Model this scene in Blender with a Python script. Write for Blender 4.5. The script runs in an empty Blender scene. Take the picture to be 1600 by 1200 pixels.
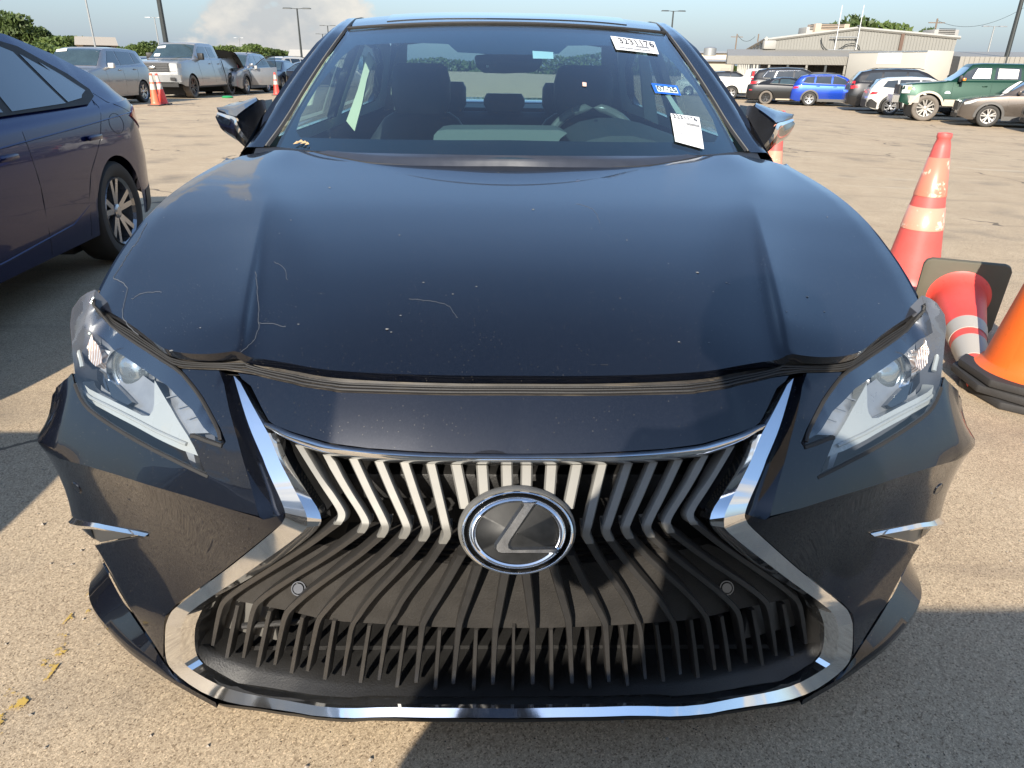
import bpy, bmesh, math, random
import numpy as np
from mathutils import Vector, Matrix
from mathutils.geometry import delaunay_2d_cdt
random.seed(7); rng = np.random.default_rng(7)
S = bpy.context.scene
C = S.collection
# ------------------------------------------------------------------ camera, sky, sun, exposure
CAM = np.array([-0.029, -0.888, 1.233]); YAW, PITCH, ROLL = math.radians(1.25), math.radians(24.16), math.radians(0.75)
FPX = 1099.0
def _basis():
    cy, sy = math.cos(YAW), math.sin(YAW)
    f = np.array([sy*math.cos(PITCH), cy*math.cos(PITCH), -math.sin(PITCH)])
    r0 = np.array([cy, -sy, 0.0]); u0 = np.cross(r0, f)
    r = r0*math.cos(ROLL)+u0*math.sin(ROLL); u = -r0*math.sin(ROLL)+u0*math.cos(ROLL)
    return r, u, f
CR, CU, CF = _basis()
cam = bpy.data.objects.new('camera', bpy.data.cameras.new('camera')); C.objects.link(cam)
cam.data.sensor_width = 36; cam.data.lens = 36*FPX/1600; cam.data.clip_end = 6000; cam.data.clip_start = 0.02
M = Matrix.Identity(4)
for i in range(3):
    M[i][0] = CR[i]; M[i][1] = CU[i]; M[i][2] = -CF[i]; M[i][3] = CAM[i]
cam.matrix_world = M
S.camera = cam
SUN_AZ, SUN_EL = math.radians(18.0), math.radians(28.0)      # light travels toward +Y, a little to +X
W = bpy.data.worlds.new('World'); S.world = W; W.use_nodes = True
wn = W.node_tree; wn.nodes.clear()
wo = wn.nodes.new('ShaderNodeOutputWorld'); wb = wn.nodes.new('ShaderNodeBackground'); ws = wn.nodes.new('ShaderNodeTexSky')
ws.sky_type = 'NISHITA'; ws.sun_disc = False; ws.sun_elevation = SUN_EL; ws.sun_rotation = math.pi+SUN_AZ
ws.altitude = 10; ws.air_density = 1.1; ws.dust_density = .7; ws.ozone_density = 3.0
wb.inputs[1].default_value = 0.085
def _wm(op, a, b=0.0, clamp=False):
    nd = wn.nodes.new('ShaderNodeMath'); nd.operation = op; nd.use_clamp = clamp
    for i, v in enumerate((a, b)):
        if isinstance(v, (int, float)): nd.inputs[i].default_value = v
        else: wn.links.new(v, nd.inputs[i])
    return nd.outputs[0]
def _wmix(f, a, b):
    nd = wn.nodes.new('ShaderNodeMix'); nd.data_type = 'RGBA'
    for sock, v in ((nd.inputs['Factor'], f), (nd.inputs[6], a), (nd.inputs[7], b)):
        if isinstance(v, (int, float)): sock.default_value = v
        elif isinstance(v, tuple): sock.default_value = v+(1,)
        else: wn.links.new(v, sock)
    return nd.outputs[2]
tc = wn.nodes.new('ShaderNodeTexCoord'); nv = wn.nodes.new('ShaderNodeVectorMath'); nv.operation = 'NORMALIZE'; wn.links.new(tc.outputs['Generated'], nv.inputs[0])
sp = wn.nodes.new('ShaderNodeSeparateXYZ'); wn.links.new(nv.outputs[0], sp.inputs[0])
el_ = sp.outputs[2]; az_ = _wm('ARCTAN2', sp.outputs[0], sp.outputs[1])
hazef = _wm('POWER', _wm('SUBTRACT', 1.0, _wm('MAXIMUM', el_, 0.0), True), 4.0)           # air thickens towards the horizon
vs_ = wn.nodes.new('ShaderNodeVectorMath'); vs_.operation = 'SCALE'; vs_.inputs['Scale'].default_value = 1.75; wn.links.new(ws.outputs[0], vs_.inputs[0])
skyc = _wmix(_wm('MULTIPLY', hazef, .96), vs_.outputs[0], (2.10, 2.70, 3.55))
cn = wn.nodes.new('ShaderNodeTexNoise'); cn.inputs['Scale'].default_value = 9.0; cn.inputs['Detail'].default_value = 8; cn.inputs['Roughness'].default_value = .58
mp_ = wn.nodes.new('ShaderNodeMapping'); mp_.inputs['Scale'].default_value = (1, 1, 1.6); wn.links.new(nv.outputs[0], mp_.inputs[0]); wn.links.new(mp_.outputs[0], cn.inputs['Vector'])
def _blob(az, el, wa, we):
    da = _wm('DIVIDE', _wm('SUBTRACT', az_, az), wa); de = _wm('DIVIDE', _wm('SUBTRACT', el_, el), we)
    return _wm('SUBTRACT', 1.0, _wm('ADD', _wm('MULTIPLY', da, da), _wm('MULTIPLY', de, de)))
cl = None
for bl in [(-.27, .05, .13, .09), (-.33, .17, .16, .09), (-.55, .30, .20, .12), (-.9, .20, .35, .10), (1.1, .25, .3, .1), (2.6, .35, .6, .2), (-2.2, .3, .5, .2)]:
    v = _blob(*bl); cl = v if cl is None else _wm('MAXIMUM', cl, v)
cm_ = _wm('ADD', cl, _wm('MULTIPLY', _wm('SUBTRACT', cn.outputs[0], .5), 3.0))
cr_ = wn.nodes.new('ShaderNodeMapRange'); cr_.interpolation_type = 'SMOOTHSTEP'; wn.links.new(cm_, cr_.inputs[0]); cr_.inputs[1].default_value = .30; cr_.inputs[2].default_value = .62
ccol = _wmix(_wm('MULTIPLY', _wm('SUBTRACT', cn.outputs[0], .40), 5.0, True), (3.9, 3.95, 4.0), (6.0, 5.6, 5.0))
wn.links.new(_wmix(_wm('MULTIPLY', cr_.outputs[0], .85), skyc, ccol), wb.inputs[0]); wn.links.new(wb.outputs[0], wo.inputs[0])
sl = bpy.data.lights.new('sun', 'SUN'); sl.energy = 5.0; sl.angle = math.radians(0.5); sl.color = (1, 0.92, 0.80)
sun = bpy.data.objects.new('sun', sl); C.objects.link(sun)
_d = Vector((math.sin(SUN_AZ)*math.cos(SUN_EL), math.cos(SUN_AZ)*math.cos(SUN_EL), -math.sin(SUN_EL)))
sun.rotation_euler = _d.to_track_quat('-Z', 'Y').to_euler()
S.view_settings.view_transform = 'Standard'; S.view_settings.look = 'None'; S.view_settings.exposure = 0.85
S.view_settings.gamma = 1.0; S.view_settings.use_curve_mapping = False
S.render.engine = 'CYCLES'
S.cycles.max_bounces = 10; S.cycles.transparent_max_bounces = 16; S.cycles.caustics_reflective = False; S.cycles.caustics_refractive = False

# ------------------------------------------------------------------ helpers
def sstep(a, b, x):
    t = min(1.0, max(0.0, (x-a)/(b-a))); return t*t*(3-2*t)
def gz(x, y=0.0):                                   # the lot falls gently away to the right
    return -0.46*sstep(2.2, 17.0, x) + 0.08*sstep(-4, -14, x)
def ray(px, py):
    d = CF + CR*((px-800)/FPX) - CU*((py-600)/FPX)
    return d/np.linalg.norm(d)
def at_depth(px, py, dist):                         # point on a sight line at a horizontal distance
    d = ray(px, py); t = dist/math.hypot(d[0], d[1]); return CAM+d*t
def at_ground(px, py):
    d = ray(px, py); z = 0.0
    for _ in range(30):
        t = (z-CAM[2])/d[2]; p = CAM+d*t; z = gz(p[0], p[1])
    return np.array([p[0], p[1], z])
def at_z(px, py, z):
    d = ray(px, py); return CAM+d*((z-CAM[2])/d[2])
def at_y(px, py, y):
    d = ray(px, py); return CAM+d*((y-CAM[1])/d[1])
def at_x(px, py, x):
    d = ray(px, py); return CAM+d*((x-CAM[0])/d[0])

def mesh_obj(name, verts, faces, mat=None, parent=None, smooth=True, mats=None, fmat=None, sharp=None):
    me = bpy.data.meshes.new(name)
    me.from_pydata([tuple(map(float, v)) for v in verts], [], faces)
    if mats:
        for m in mats: me.materials.append(m)
        if fmat: me.polygons.foreach_set('material_index', fmat)
    elif mat: me.materials.append(mat)
    if smooth: me.polygons.foreach_set('use_smooth', [True]*len(me.polygons))
    me.update()
    if smooth and sharp is not None: me.set_sharp_from_angle(angle=math.radians(sharp))
    o = bpy.data.objects.new(name, me); C.objects.link(o)
    if parent: o.parent = parent
    return o
def thing(name, label, cat, loc=(0, 0, 0), rz=0.0, group=None):
    o = bpy.data.objects.new(name, None); C.objects.link(o); o.empty_display_size = .2
    o.location = tuple(map(float, loc)); o.rotation_euler = (0, 0, rz); o['label'] = label; o['category'] = cat
    if group: o['group'] = group
    return o
def tag(o, label, cat, group=None):
    o['label'] = label; o['category'] = cat
    if group: o['group'] = group
    return o
def struct(o, kind='structure'):
    o['kind'] = kind; return o
class MB:
    """collects simple solids into one mesh"""
    def __init__(s): s.v = []; s.f = []
    def add(s, vs, fs):
        k = len(s.v); s.v += [tuple(map(float, v)) for v in vs]; s.f += [[i+k for i in f] for f in fs]; return s
    def box(s, c, d, rz=0.0, taper=1.0, rx=0.0):
        vs = []
        for z in (-1, 1):
            k = 1 if z < 0 else taper
            for x, y in ((-1, -1), (1, -1), (1, 1), (-1, 1)):
                vs.append(Vector((x*d[0]/2*k, y*d[1]/2*k, z*d[2]/2)))
        R = Matrix.Rotation(rz, 3, 'Z') @ Matrix.Rotation(rx, 3, 'X')
        vs = [R @ v + Vector(c) for v in vs]
        return s.add(vs, [[3, 2, 1, 0], [4, 5, 6, 7], [0, 1, 5, 4], [1, 2, 6, 5], [2, 3, 7, 6], [3, 0, 4, 7]])
    def tube(s, pts, r, n=8, cap=True):
        pts = [Vector(tuple(map(float, p))) for p in pts]
        if not isinstance(r, (list, tuple)): r = [r]*len(pts)
        t0 = (pts[1]-pts[0]).normalized(); a = Vector((0, 0, 1)) if abs(t0.z) < .9 else Vector((1, 0, 0))
        rings = []; vs = []
        for i, p in enumerate(pts):
            t = (pts[min(i+1, len(pts)-1)]-pts[max(i-1, 0)]).normalized()
            u = t.cross(a).normalized(); w = u.cross(t).normalized()
            for k in range(n):
                g = 2*math.pi*k/n; vs.append(p+u*math.cos(g)*r[i]+w*math.sin(g)*r[i])
        fs = []
        for i in range(len(pts)-1):
            for k in range(n):
                fs.append([i*n+k, (i+1)*n+k, (i+1)*n+(k+1) % n, i*n+(k+1) % n])
        if cap: fs += [list(range(n)), list(range((len(pts)-1)*n, len(pts)*n))[::-1]]
        return s.add(vs, fs)
    def lathe(s, prof, n=32, axis='Z', c=(0, 0, 0), close=False):
        vs = []
        for (r, h) in prof:
            for k in range(n):
                g = 2*math.pi*k/n; a, b = r*math.cos(g), r*math.sin(g)
                vs.append({'Z': (a, b, h), 'X': (h, a, b), 'Y': (a, h, b)}[axis])
        vs = [tuple(v[i]+c[i] for i in range(3)) for v in vs]
        fs = []; m = len(prof)
        for i in range(m if close else m-1):
            j = (i+1) % m
            for k in range(n):
                fs.append([i*n+k, i*n+(k+1) % n, j*n+(k+1) % n, j*n+k])
        return s.add(vs, fs)
    def prism(s, poly, z0, z1, fn):
        """poly: 2D outline; fn(a,b,h) -> 3D point"""
        n = len(poly)
        vs = [fn(a, b, z0) for a, b in poly]+[fn(a, b, z1) for a, b in poly]
        return s.add(vs, [list(range(n))[::-1], list(range(n, 2*n))]+[[i, (i+1) % n, n+(i+1) % n, n+i] for i in range(n)])
    def obj(s, name, mat, parent=None, smooth=False, sharp=35, bevel=0.0):
        o = mesh_obj(name, s.v, s.f, mat, parent, smooth=False)
        bm = bmesh.new(); bm.from_mesh(o.data); bmesh.ops.recalc_face_normals(bm, faces=bm.faces)
        if bevel:
            ed = [e for e in bm.edges if len(e.link_faces) == 2 and e.calc_face_angle(0) > .6]
            bmesh.ops.bevel(bm, geom=ed, offset=bevel, segments=2, profile=.5, affect='EDGES', clamp_overlap=True)
        bm.to_mesh(o.data); bm.free()
        if smooth or bevel:
            o.data.polygons.foreach_set('use_smooth', [True]*len(o.data.polygons)); o.data.set_sharp_from_angle(angle=math.radians(sharp))
        return o

# ------------------------------------------------------------------ materials
class NT:
    def __init__(s, name):
        s.m = bpy.data.materials.new(name); s.m.use_nodes = True; s.t = s.m.node_tree; s.t.nodes.clear()
        s.out = s.t.nodes.new('ShaderNodeOutputMaterial')
    def n(s, typ, **kw):
        nd = s.t.nodes.new('ShaderNode'+typ)
        for k, v in kw.items():
            if k in nd.inputs.keys() if isinstance(k, str) else False: pass
            setattr(nd, k, v)
        return nd
    def l(s, a, b): s.t.links.new(a, b)
    def coord(s, scale=1.0, which='Object'):
        tc = s.n('TexCoord')
        if scale == 1.0: return tc.outputs[which]
        mp = s.n('Mapping'); mp.inputs['Scale'].default_value = (scale,)*3 if not isinstance(scale, tuple) else scale
        s.l(tc.outputs[which], mp.inputs[0]); return mp.outputs[0]
    def noise(s, vec, scale, detail=4, rough=.55):
        nd = s.n('TexNoise'); nd.inputs['Scale'].default_value = scale; nd.inputs['Detail'].default_value = detail; nd.inputs['Roughness'].default_value = rough
        s.l(vec, nd.inputs['Vector']); return nd.outputs[0]
    def vor(s, vec, scale, feature='F1', out=0):
        nd = s.n('TexVoronoi', feature=feature); nd.inputs['Scale'].default_value = scale; s.l(vec, nd.inputs['Vector']); return nd.outputs[out]
    def ramp(s, fac, stops, interp='LINEAR'):
        nd = s.n('ValToRGB'); cr = nd.color_ramp; cr.interpolation = interp
        while len(cr.elements) < len(stops): cr.elements.new(.5)
        for e, (p, c) in zip(cr.elements, stops):
            e.position = p; e.color = tuple(c)+(1,) if len(c) == 3 else c
        s.l(fac, nd.inputs[0]); return nd.outputs[0]
    def mix(s, fac, a, b, blend='MIX'):
        nd = s.n('Mix', data_type='RGBA', blend_type=blend)
        for sock, v in ((nd.inputs['Factor'], fac), (nd.inputs[6], a), (nd.inputs[7], b)):
            if isinstance(v, (int, float)): sock.default_value = v
            elif isinstance(v, (tuple, list)): sock.default_value = tuple(v)+(1,) if len(v) == 3 else v
            else: s.l(v, sock)
        return nd.outputs[2]
    def math(s, op, a, b=0.0, clamp=False):
        nd = s.n('Math', operation=op, use_clamp=clamp)
        for i, v in enumerate((a, b)):
            if isinstance(v, (int, float)): nd.inputs[i].default_value = v
            else: s.l(v, nd.inputs[i])
        return nd.outputs[0]
    def bump(s, h, strength=.3, dist=.01, normal=None):
        nd = s.n('Bump'); nd.inputs['Strength'].default_value = strength; nd.inputs['Distance'].default_value = dist
        s.l(h, nd.inputs['Height'])
        if normal: s.l(normal, nd.inputs['Normal'])
        return nd.outputs[0]
    def bsdf(s, **kw):
        nd = s.n('BsdfPrincipled')
        nm = {'base': 'Base Color', 'rough': 'Roughness', 'metal': 'Metallic', 'coat': 'Coat Weight', 'coatr': 'Coat Roughness',
              'spec': 'Specular IOR Level', 'normal': 'Normal', 'trans': 'Transmission Weight', 'ior': 'IOR', 'alpha': 'Alpha',
              'emc': 'Emission Color', 'em': 'Emission Strength', 'sheen': 'Sheen Weight', 'sss': 'Subsurface Weight'}
        for k, v in kw.items():
            sock = nd.inputs[nm[k]]
            if isinstance(v, (int, float)): sock.default_value = v
            elif isinstance(v, (tuple, list)): sock.default_value = tuple(v)+(1,) if len(v) == 3 else v
            else: s.l(v, sock)
        s.l(nd.outputs[0], s.out.inputs[0]); return nd
def simple(name, col, rough=.5, metal=0.0, var=.12, scale=9.0, bump=0.0, coat=0.0, spec=.5):
    t = NT(name); v = t.coord()
    n1 = t.noise(v, scale, 5)
    c = t.mix(t.math('MULTIPLY', n1, 1.0), tuple(x*(1-var) for x in col), tuple(min(1, x*(1+var)) for x in col))
    kw = dict(base=c, rough=t.math('ADD', t.math('MULTIPLY', n1, .16), max(.02, rough-.08)), metal=metal, coat=coat, spec=spec)
    if bump: kw['normal'] = t.bump(t.noise(v, scale*12, 3), bump, .004)
    t.bsdf(**kw); return t.m
def car_paint(name, col, flake=.6, dust=.10, metal=.55, dustcol=(.30, .27, .22), rough=.33, speck=320.0, speckth=.055, coatw=1.0, speckamt=None):
    t = NT(name); v = t.coord()
    fl = t.vor(v, 1600.0, out=1)
    flb = t.n('RGBToBW'); t.l(fl, flb.inputs[0])
    flv = t.math('POWER', flb.outputs[0], 6.0)
    c = t.mix(t.math('MULTIPLY', flv, flake), col, tuple(min(1, x*3.2+.05) for x in col))
    # film of dust, lighter on faces that look up, with scattered specks
    geo = t.n('NewGeometry'); sep = t.n('SeparateXYZ'); t.l(geo.outputs['Normal'], sep.inputs[0])
    big = t.noise(v, 3.0, 6, .65)
    up = t.math('MAXIMUM', sep.outputs[2], 0.15)
    film = t.math('MULTIPLY', t.math('MULTIPLY', big, up), dust)
    sp = t.vor(v, speck); spm = t.math('LESS_THAN', sp, speckth)
    gate = t.math('GREATER_THAN', t.noise(v, 14.0, 3), .47)
    spm = t.math('MULTIPLY', spm, gate)
    tot = t.math('ADD', film, t.math('MULTIPLY', spm, speckamt if speckamt is not None else min(1.0, dust*4.0)), clamp=True)
    c = t.mix(tot, c, dustcol)
    b = t.bsdf(base=c, rough=rough, spec=.16, metal=t.math('MULTIPLY', t.math('SUBTRACT', 1.0, tot), metal),
               coat=t.math('SUBTRACT', coatw, t.math('MULTIPLY', spm, .6)), coatr=t.math('ADD', t.math('MULTIPLY', film, .25), .018),
               normal=t.bump(t.noise(v, 60.0, 2), .02, .002))
    return t.m
def chrome(name, col=(.80, .81, .82), rough=.06, dust=.05):
    t = NT(name); v = t.coord(); n1 = t.noise(v, 35.0, 6, .7)
    c = t.mix(t.math('MULTIPLY', n1, dust*2), col, (.42, .38, .31))
    t.bsdf(base=c, rough=t.math('ADD', t.math('MULTIPLY', n1, .10), rough-.04), metal=t.math('SUBTRACT', 1.0, t.math('MULTIPLY', n1, dust*2.4)))
    return t.m
def glass(name, tint=(.80, .90, .88), refl=1.0, rough=0.0, dirt=.03, ior=1.5, mult=1.7):
    """thin clear sheet: tinted see-through plus mirror by Fresnel"""
    t = NT(name); v = t.coord()
    tr = t.n('BsdfTransparent'); tr.inputs[0].default_value = tuple(tint)+(1,)
    gl = t.n('BsdfGlossy'); gl.inputs['Roughness'].default_value = rough; gl.inputs[0].default_value = (refl, refl, refl, 1)
    geo = t.n('NewGeometry'); dt = t.n('VectorMath', operation='DOT_PRODUCT'); t.l(geo.outputs['Normal'], dt.inputs[0]); t.l(geo.outputs['Incoming'], dt.inputs[1])
    r0 = ((ior-1)/(ior+1))**2
    fc = t.math('POWER', t.math('SUBTRACT', 1.0, t.math('ABSOLUTE', dt.outputs['Value'])), 5.0)          # Schlick, alike from both sides of the sheet
    fac = t.math('MULTIPLY', t.math('ADD', t.math('MULTIPLY', fc, 1-r0), r0), mult, clamp=True)
    mx = t.n('MixShader'); t.l(fac, mx.inputs[0]); t.l(tr.outputs[0], mx.inputs[1]); t.l(gl.outputs[0], mx.inputs[2])
    df = t.n('BsdfDiffuse'); df.inputs[0].default_value = (.45, .42, .36, 1)
    dn = t.math('ADD', t.math('MULTIPLY', t.noise(v, 7.0, 6, .7), dirt), t.math('MULTIPLY', t.math('LESS_THAN', t.vor(v, 90.0), .055), .35 if dirt > 0 else 0.0))
    m2 = t.n('MixShader'); t.l(dn, m2.inputs[0]); t.l(mx.outputs[0], m2.inputs[1]); t.l(df.outputs[0], m2.inputs[2])
    t.l(m2.outputs[0], t.out.inputs[0]); return t.m

BLACK_PAINT = car_paint('black_metallic_paint', (.0020, .0034, .0080), flake=.45, dust=.022, metal=.35, rough=.27, speck=135.0, speckth=.075, speckamt=.45)
GLOSS_BLACK = simple('gloss_black_plastic', (.006, .006, .007), .08, coat=1.0)
CHROME = chrome('bright_chrome', (.88, .89, .90), .055, dust=.02)
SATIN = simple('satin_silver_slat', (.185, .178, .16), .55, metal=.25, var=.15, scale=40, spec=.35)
SHADED_SLAT = simple('shaded_grey_slat', (.046, .043, .040), .38, metal=.35, var=.3, scale=30, spec=.6)  # slats below the elbow: their downward-facing shade is put into the colour
BLACK_PL = simple('matte_black_plastic', (.013, .0125, .012), .55, var=.35, scale=25, bump=.25)
DIRTY_PL = simple('dusty_black_plastic', (.026, .0235, .021), .62, var=.45, scale=22, bump=.3)
RUBBER = simple('black_rubber', (.016, .015, .014), .65, var=.3, scale=20, bump=.2)
def seal_mat():
    t = NT('weathered_rubber_seal'); v = t.coord((1.2, 70.0, 110.0))
    n = t.noise(v, 3.0, 6, .7); n2 = t.noise(t.coord(), 18.0, 4)
    c = t.ramp(t.math('MULTIPLY', n, t.math('ADD', n2, .45)), [(.30, (.008, .0075, .007)), (.50, (.028, .023, .018)), (.70, (.085, .070, .050))])
    t.bsdf(base=c, rough=.55, normal=t.bump(n, .15, .003)); return t.m
SEAL = seal_mat()
# ------------------------------------------------------------------ the black sedan: front surface S(u, z)
def smooth_curve(pts, n=400, it=60):
    pts = np.array(pts, float); d = np.r_[0, np.cumsum(np.hypot(*np.diff(pts, axis=0).T))]
    s = np.linspace(0, d[-1], n); x = np.interp(s, d, pts[:, 0]); y = np.interp(s, d, pts[:, 1])
    for _ in range(it):
        x[1:-1] = (x[:-2]+2*x[1:-1]+x[2:])/4; y[1:-1] = (y[:-2]+2*y[1:-1]+y[2:])/4
    d = np.r_[0, np.cumsum(np.hypot(np.diff(x), np.diff(y)))]
    return d, x, y
_plan = [(-.30, -.008), (-.15, -.018), (0, -.021), (.15, -.018), (.30, -.008), (.38, .015), (.45, .045), (.55, .092), (.63, .132), (.70, .172), (.78, .215), (.86, .262), (.905, .300), (.930, .350), (.938, .42), (.938, .50), (.935, .60), (.935, .95), (.935, 1.45)]
_s, _x, _y = smooth_curve(_plan, 700, 35)
_i0 = np.argmin(np.abs(_x)); _s = _s-_s[_i0]
_tx = np.gradient(_x, _s); _ty = np.gradient(_y, _s)
UMAX = _s[-1]
def plan(u):
    a = abs(u); sg = 1 if u >= 0 else -1
    x = np.interp(a, _s, _x); y = np.interp(a, _s, _y); tx = np.interp(a, _s, _tx); ty = np.interp(a, _s, _ty)
    l = math.hypot(tx, ty)
    return sg*x, y, sg*ty/l, -tx/l        # point and outward plan normal
def u_of_x(x):
    return math.copysign(np.interp(abs(x), _x[_i0:_i0+1+np.argmax(_x[_i0:])], _s[_i0:_i0+1+np.argmax(_x[_i0:])]), x)
_zc_u = np.array([0, .29, .44, .60, 1.6]); _zc_z = np.array([.605, .612, .57, .55, .53])
def zcrease(u): return float(np.interp(abs(u), _zc_u, _zc_z))
def G(u, z, nx=0.0):
    zc = zcrease(u); a = abs(u); side = sstep(.45, .95, abs(nx))
    d = z-zc
    if d > 0: return (1-side)*(.50*d+1.0*d*d) + .36*d*max(0, 1-d/.24)*sstep(.5, .8, abs(nx))*(1-.7*sstep(.95, 1, abs(nx))) + side*(.45*d*math.exp(-d/.12)+.10*d)
    e = -d; s = sstep(.40, .72, a)
    g2 = .30*e*(1-e/.27) if e < .30 else -.010-.02*(e-.3)
    return (1-s)*(.08*e)+s*g2
def SF(u, z, off=0.0):
    x, y, nx, ny = plan(u); g = G(u, z, nx)
    p = np.array([x-nx*g, y-ny*g, z])
    if off:
        e = 1e-3
        a = SF(u+e, z)-SF(u-e, z); b = SF(u, z+e)-SF(u, z-e)
        n = np.cross(a, b); n /= np.linalg.norm(n)
        if n[0]*nx+n[1]*ny < 0: n = -n
        p = p+n*off
    return p
def cast(surf, px, py, guess, off=0.0, it=40):
    """sight line meets parametric surface (nearest approach when it misses)"""
    d = ray(px, py); u, v = guess; lam = 1e-3
    def err(u, v):
        w = surf(u, v, off)-CAM; return w-d*(w@d)
    r = err(u, v)
    for _ in range(it):
        e = 1e-4
        J = np.stack([(err(u+e, v)-r)/e, (err(u, v+e)-r)/e], 1)
        st = np.linalg.solve(J.T@J+lam*np.eye(2)*1e-3, -J.T@r)
        m = np.abs(st).max()
        if m > .08: st *= .08/m
        r2 = err(u+st[0], v+st[1])
        if r2@r2 < r@r: u += st[0]; v += st[1]; r = r2; lam = max(lam*.4, 1e-9)
        else: lam *= 6
        if np.abs(st).max() < 1e-6: break
    return u, v
def fcast(px, py, off=0.0):
    return cast(SF, px, py, ((px-800)/1050.0, .95-(py/1200.0)*.72), off)
ERR = []
def chk(px, py, p):
    d = np.array(p)-CAM; z = d@CF; q = (800+FPX*(d@CR)/z, 600-FPX*(d@CU)/z); e = math.hypot(q[0]-px, q[1]-py)
    if e > 1.5: ERR.append((px, py, round(q[0]), round(q[1]), [round(float(k), 3) for k in p]))
# crease heights follow the photograph
_cr = [(66, 707), (125, 725), (208, 750), (292, 775), (354, 794), (402, 808)]
_t = []
for (a, b) in _cr[1:]:
    u_, v_ = cast(lambda u, v, off=0: np.array([plan(u)[0], plan(u)[1], v]), a, b, ((a-800)/900.0, .55)); _t.append((abs(u_), v_))
_t.sort()
_zc_u = np.array([0, .29]+[t[0] for t in _t]+[_t[-1][0]+.12, 1.7]); _zc_z = np.array([.603, .612]+[t[1] for t in _t]+[_t[-1][1]-.004, .55])

def resample(poly, step, closed=True):
    out = []; n = len(poly)
    for i in range(n if closed else n-1):
        a = np.array(poly[i], float); b = np.array(poly[(i+1) % n], float); L = np.linalg.norm(b-a); k = max(1, int(math.ceil(L/step)))
        for j in range(k): out.append(a+(b-a)*j/k)
    if not closed: out.append(np.array(poly[-1], float))
    return out
def chaikin(p, it=1, closed=False):
    p = [np.array(q, float) for q in p]
    for _ in range(it):
        q = [] if closed else [p[0]]
        m = len(p) if closed else len(p)-1
        for i in range(m):
            a, b = p[i], p[(i+1) % len(p)]
            q += [a*.75+b*.25, a*.25+b*.75]
        if not closed: q.append(p[-1])
        p = q
    return p
def inside(poly, pts):
    x, y = pts[:, 0], pts[:, 1]; c = np.zeros(len(pts), bool); n = len(poly)
    for i in range(n):
        x1, y1 = poly[i]; x2, y2 = poly[(i+1) % n]
        if y1 == y2: continue
        k = ((y1 > y) != (y2 > y)) & (x < (x2-x1)*(y-y1)/(y2-y1)+x1); c ^= k
    return c
def bdist(poly, pts):
    d = np.full(len(pts), 9e9)
    for i in range(len(poly)):
        a = np.array(poly[i]); b = np.array(poly[(i+1) % len(poly)]); ab = b-a; L = ab@ab
        if L < 1e-16: continue
        t = np.clip(((pts-a)@ab)/L, 0, 1); q = a+t[:, None]*ab; d = np.minimum(d, np.hypot(*(pts-q).T))
    return d
def panel(name, poly, surf, mat, parent, grid=.014, rim=.012, off=0.0, holes=(), smooth_sharp=50, rimin=0.0, flip=False, cols=None):
    """sheet cut to an outline on a surface, with turned-back edges"""
    poly = [tuple(map(float, p)) for p in poly]
    b = [tuple(p) for p in resample(poly, grid)]
    hb = [[tuple(p) for p in resample(h, grid)] for h in holes]
    P = np.array(b); lo, hi = P.min(0), P.max(0)
    gx = np.arange(lo[0], hi[0], grid); gy = np.arange(lo[1], hi[1], grid)
    if cols is not None: q = np.array([(x, y) for y in gy for x in cols])
    else: q = np.array([(x+(grid/2 if j % 2 else 0), y) for j, y in enumerate(gy) for x in gx]) if len(gx)*len(gy) else np.zeros((0, 2))
    if len(q):
        k = inside(b, q) & (bdist(b, q) > grid*.40)
        for h in hb: k &= ~inside(h, q) & (bdist(h, q) > grid*.45)
        q = q[k]
    vs = [Vector(p) for p in b]; edges = [(i, (i+1) % len(b)) for i in range(len(b))]
    for h in hb:
        s0 = len(vs); vs += [Vector(p) for p in h]; edges += [(s0+i, s0+(i+1) % len(h)) for i in range(len(h))]
    vs += [Vector(tuple(p)) for p in q]
    ov, oe, of, _, _, _ = delaunay_2d_cdt(vs, edges, [], 0, 1e-6)
    ov = [(v.x, v.y) for v in ov]
    cen = np.array([(sum(ov[i][0] for i in f)/len(f), sum(ov[i][1] for i in f)/len(f)) for f in of])
    k = inside(b, cen)
    for h in hb: k &= ~inside(h, cen)
    of = [list(f) for f, kk in zip(of, k) if kk]
    V = [surf(x, y, off) for x, y in ov]
    ec = {}
    for f in of:
        for i in range(len(f)):
            a, c = f[i], f[(i+1) % len(f)]
            ec[(min(a, c), max(a, c))] = ec.get((min(a, c), max(a, c)), 0)+1
    bd = set()
    for (a, c), m in ec.items():
        if m == 1: bd |= {a, c}
    if rim:
        mp = {}
        for i in bd:
            mp[i] = len(V); V.append(surf(ov[i][0], ov[i][1], off-rim))
        rf = []
        for f in of:
            for i in range(len(f)):
                a, c = f[i], f[(i+1) % len(f)]
                if ec[(min(a, c), max(a, c))] == 1: rf.append([c, a, mp[a], mp[c]])
        of = of+rf
    o = mesh_obj(name, V, of, mat, parent, smooth=False)
    bm = bmesh.new(); bm.from_mesh(o.data)
    bmesh.ops.delete(bm, geom=[v for v in bm.verts if not v.link_faces], context='VERTS')
    bmesh.ops.recalc_face_normals(bm, faces=bm.faces)
    n = Vector((0, 0, 0))
    for f in bm.faces: n += f.normal*f.calc_area()
    c = Vector((0, 0, 0))
    if n.dot(Vector(tuple(-CF))) < 0:
        bmesh.ops.reverse_faces(bm, faces=bm.faces)
    bm.to_mesh(o.data); bm.free()
    o.data.polygons.foreach_set('use_smooth', [True]*len(o.data.polygons)); o.data.set_sharp_from_angle(angle=math.radians(smooth_sharp))
    return o
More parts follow.
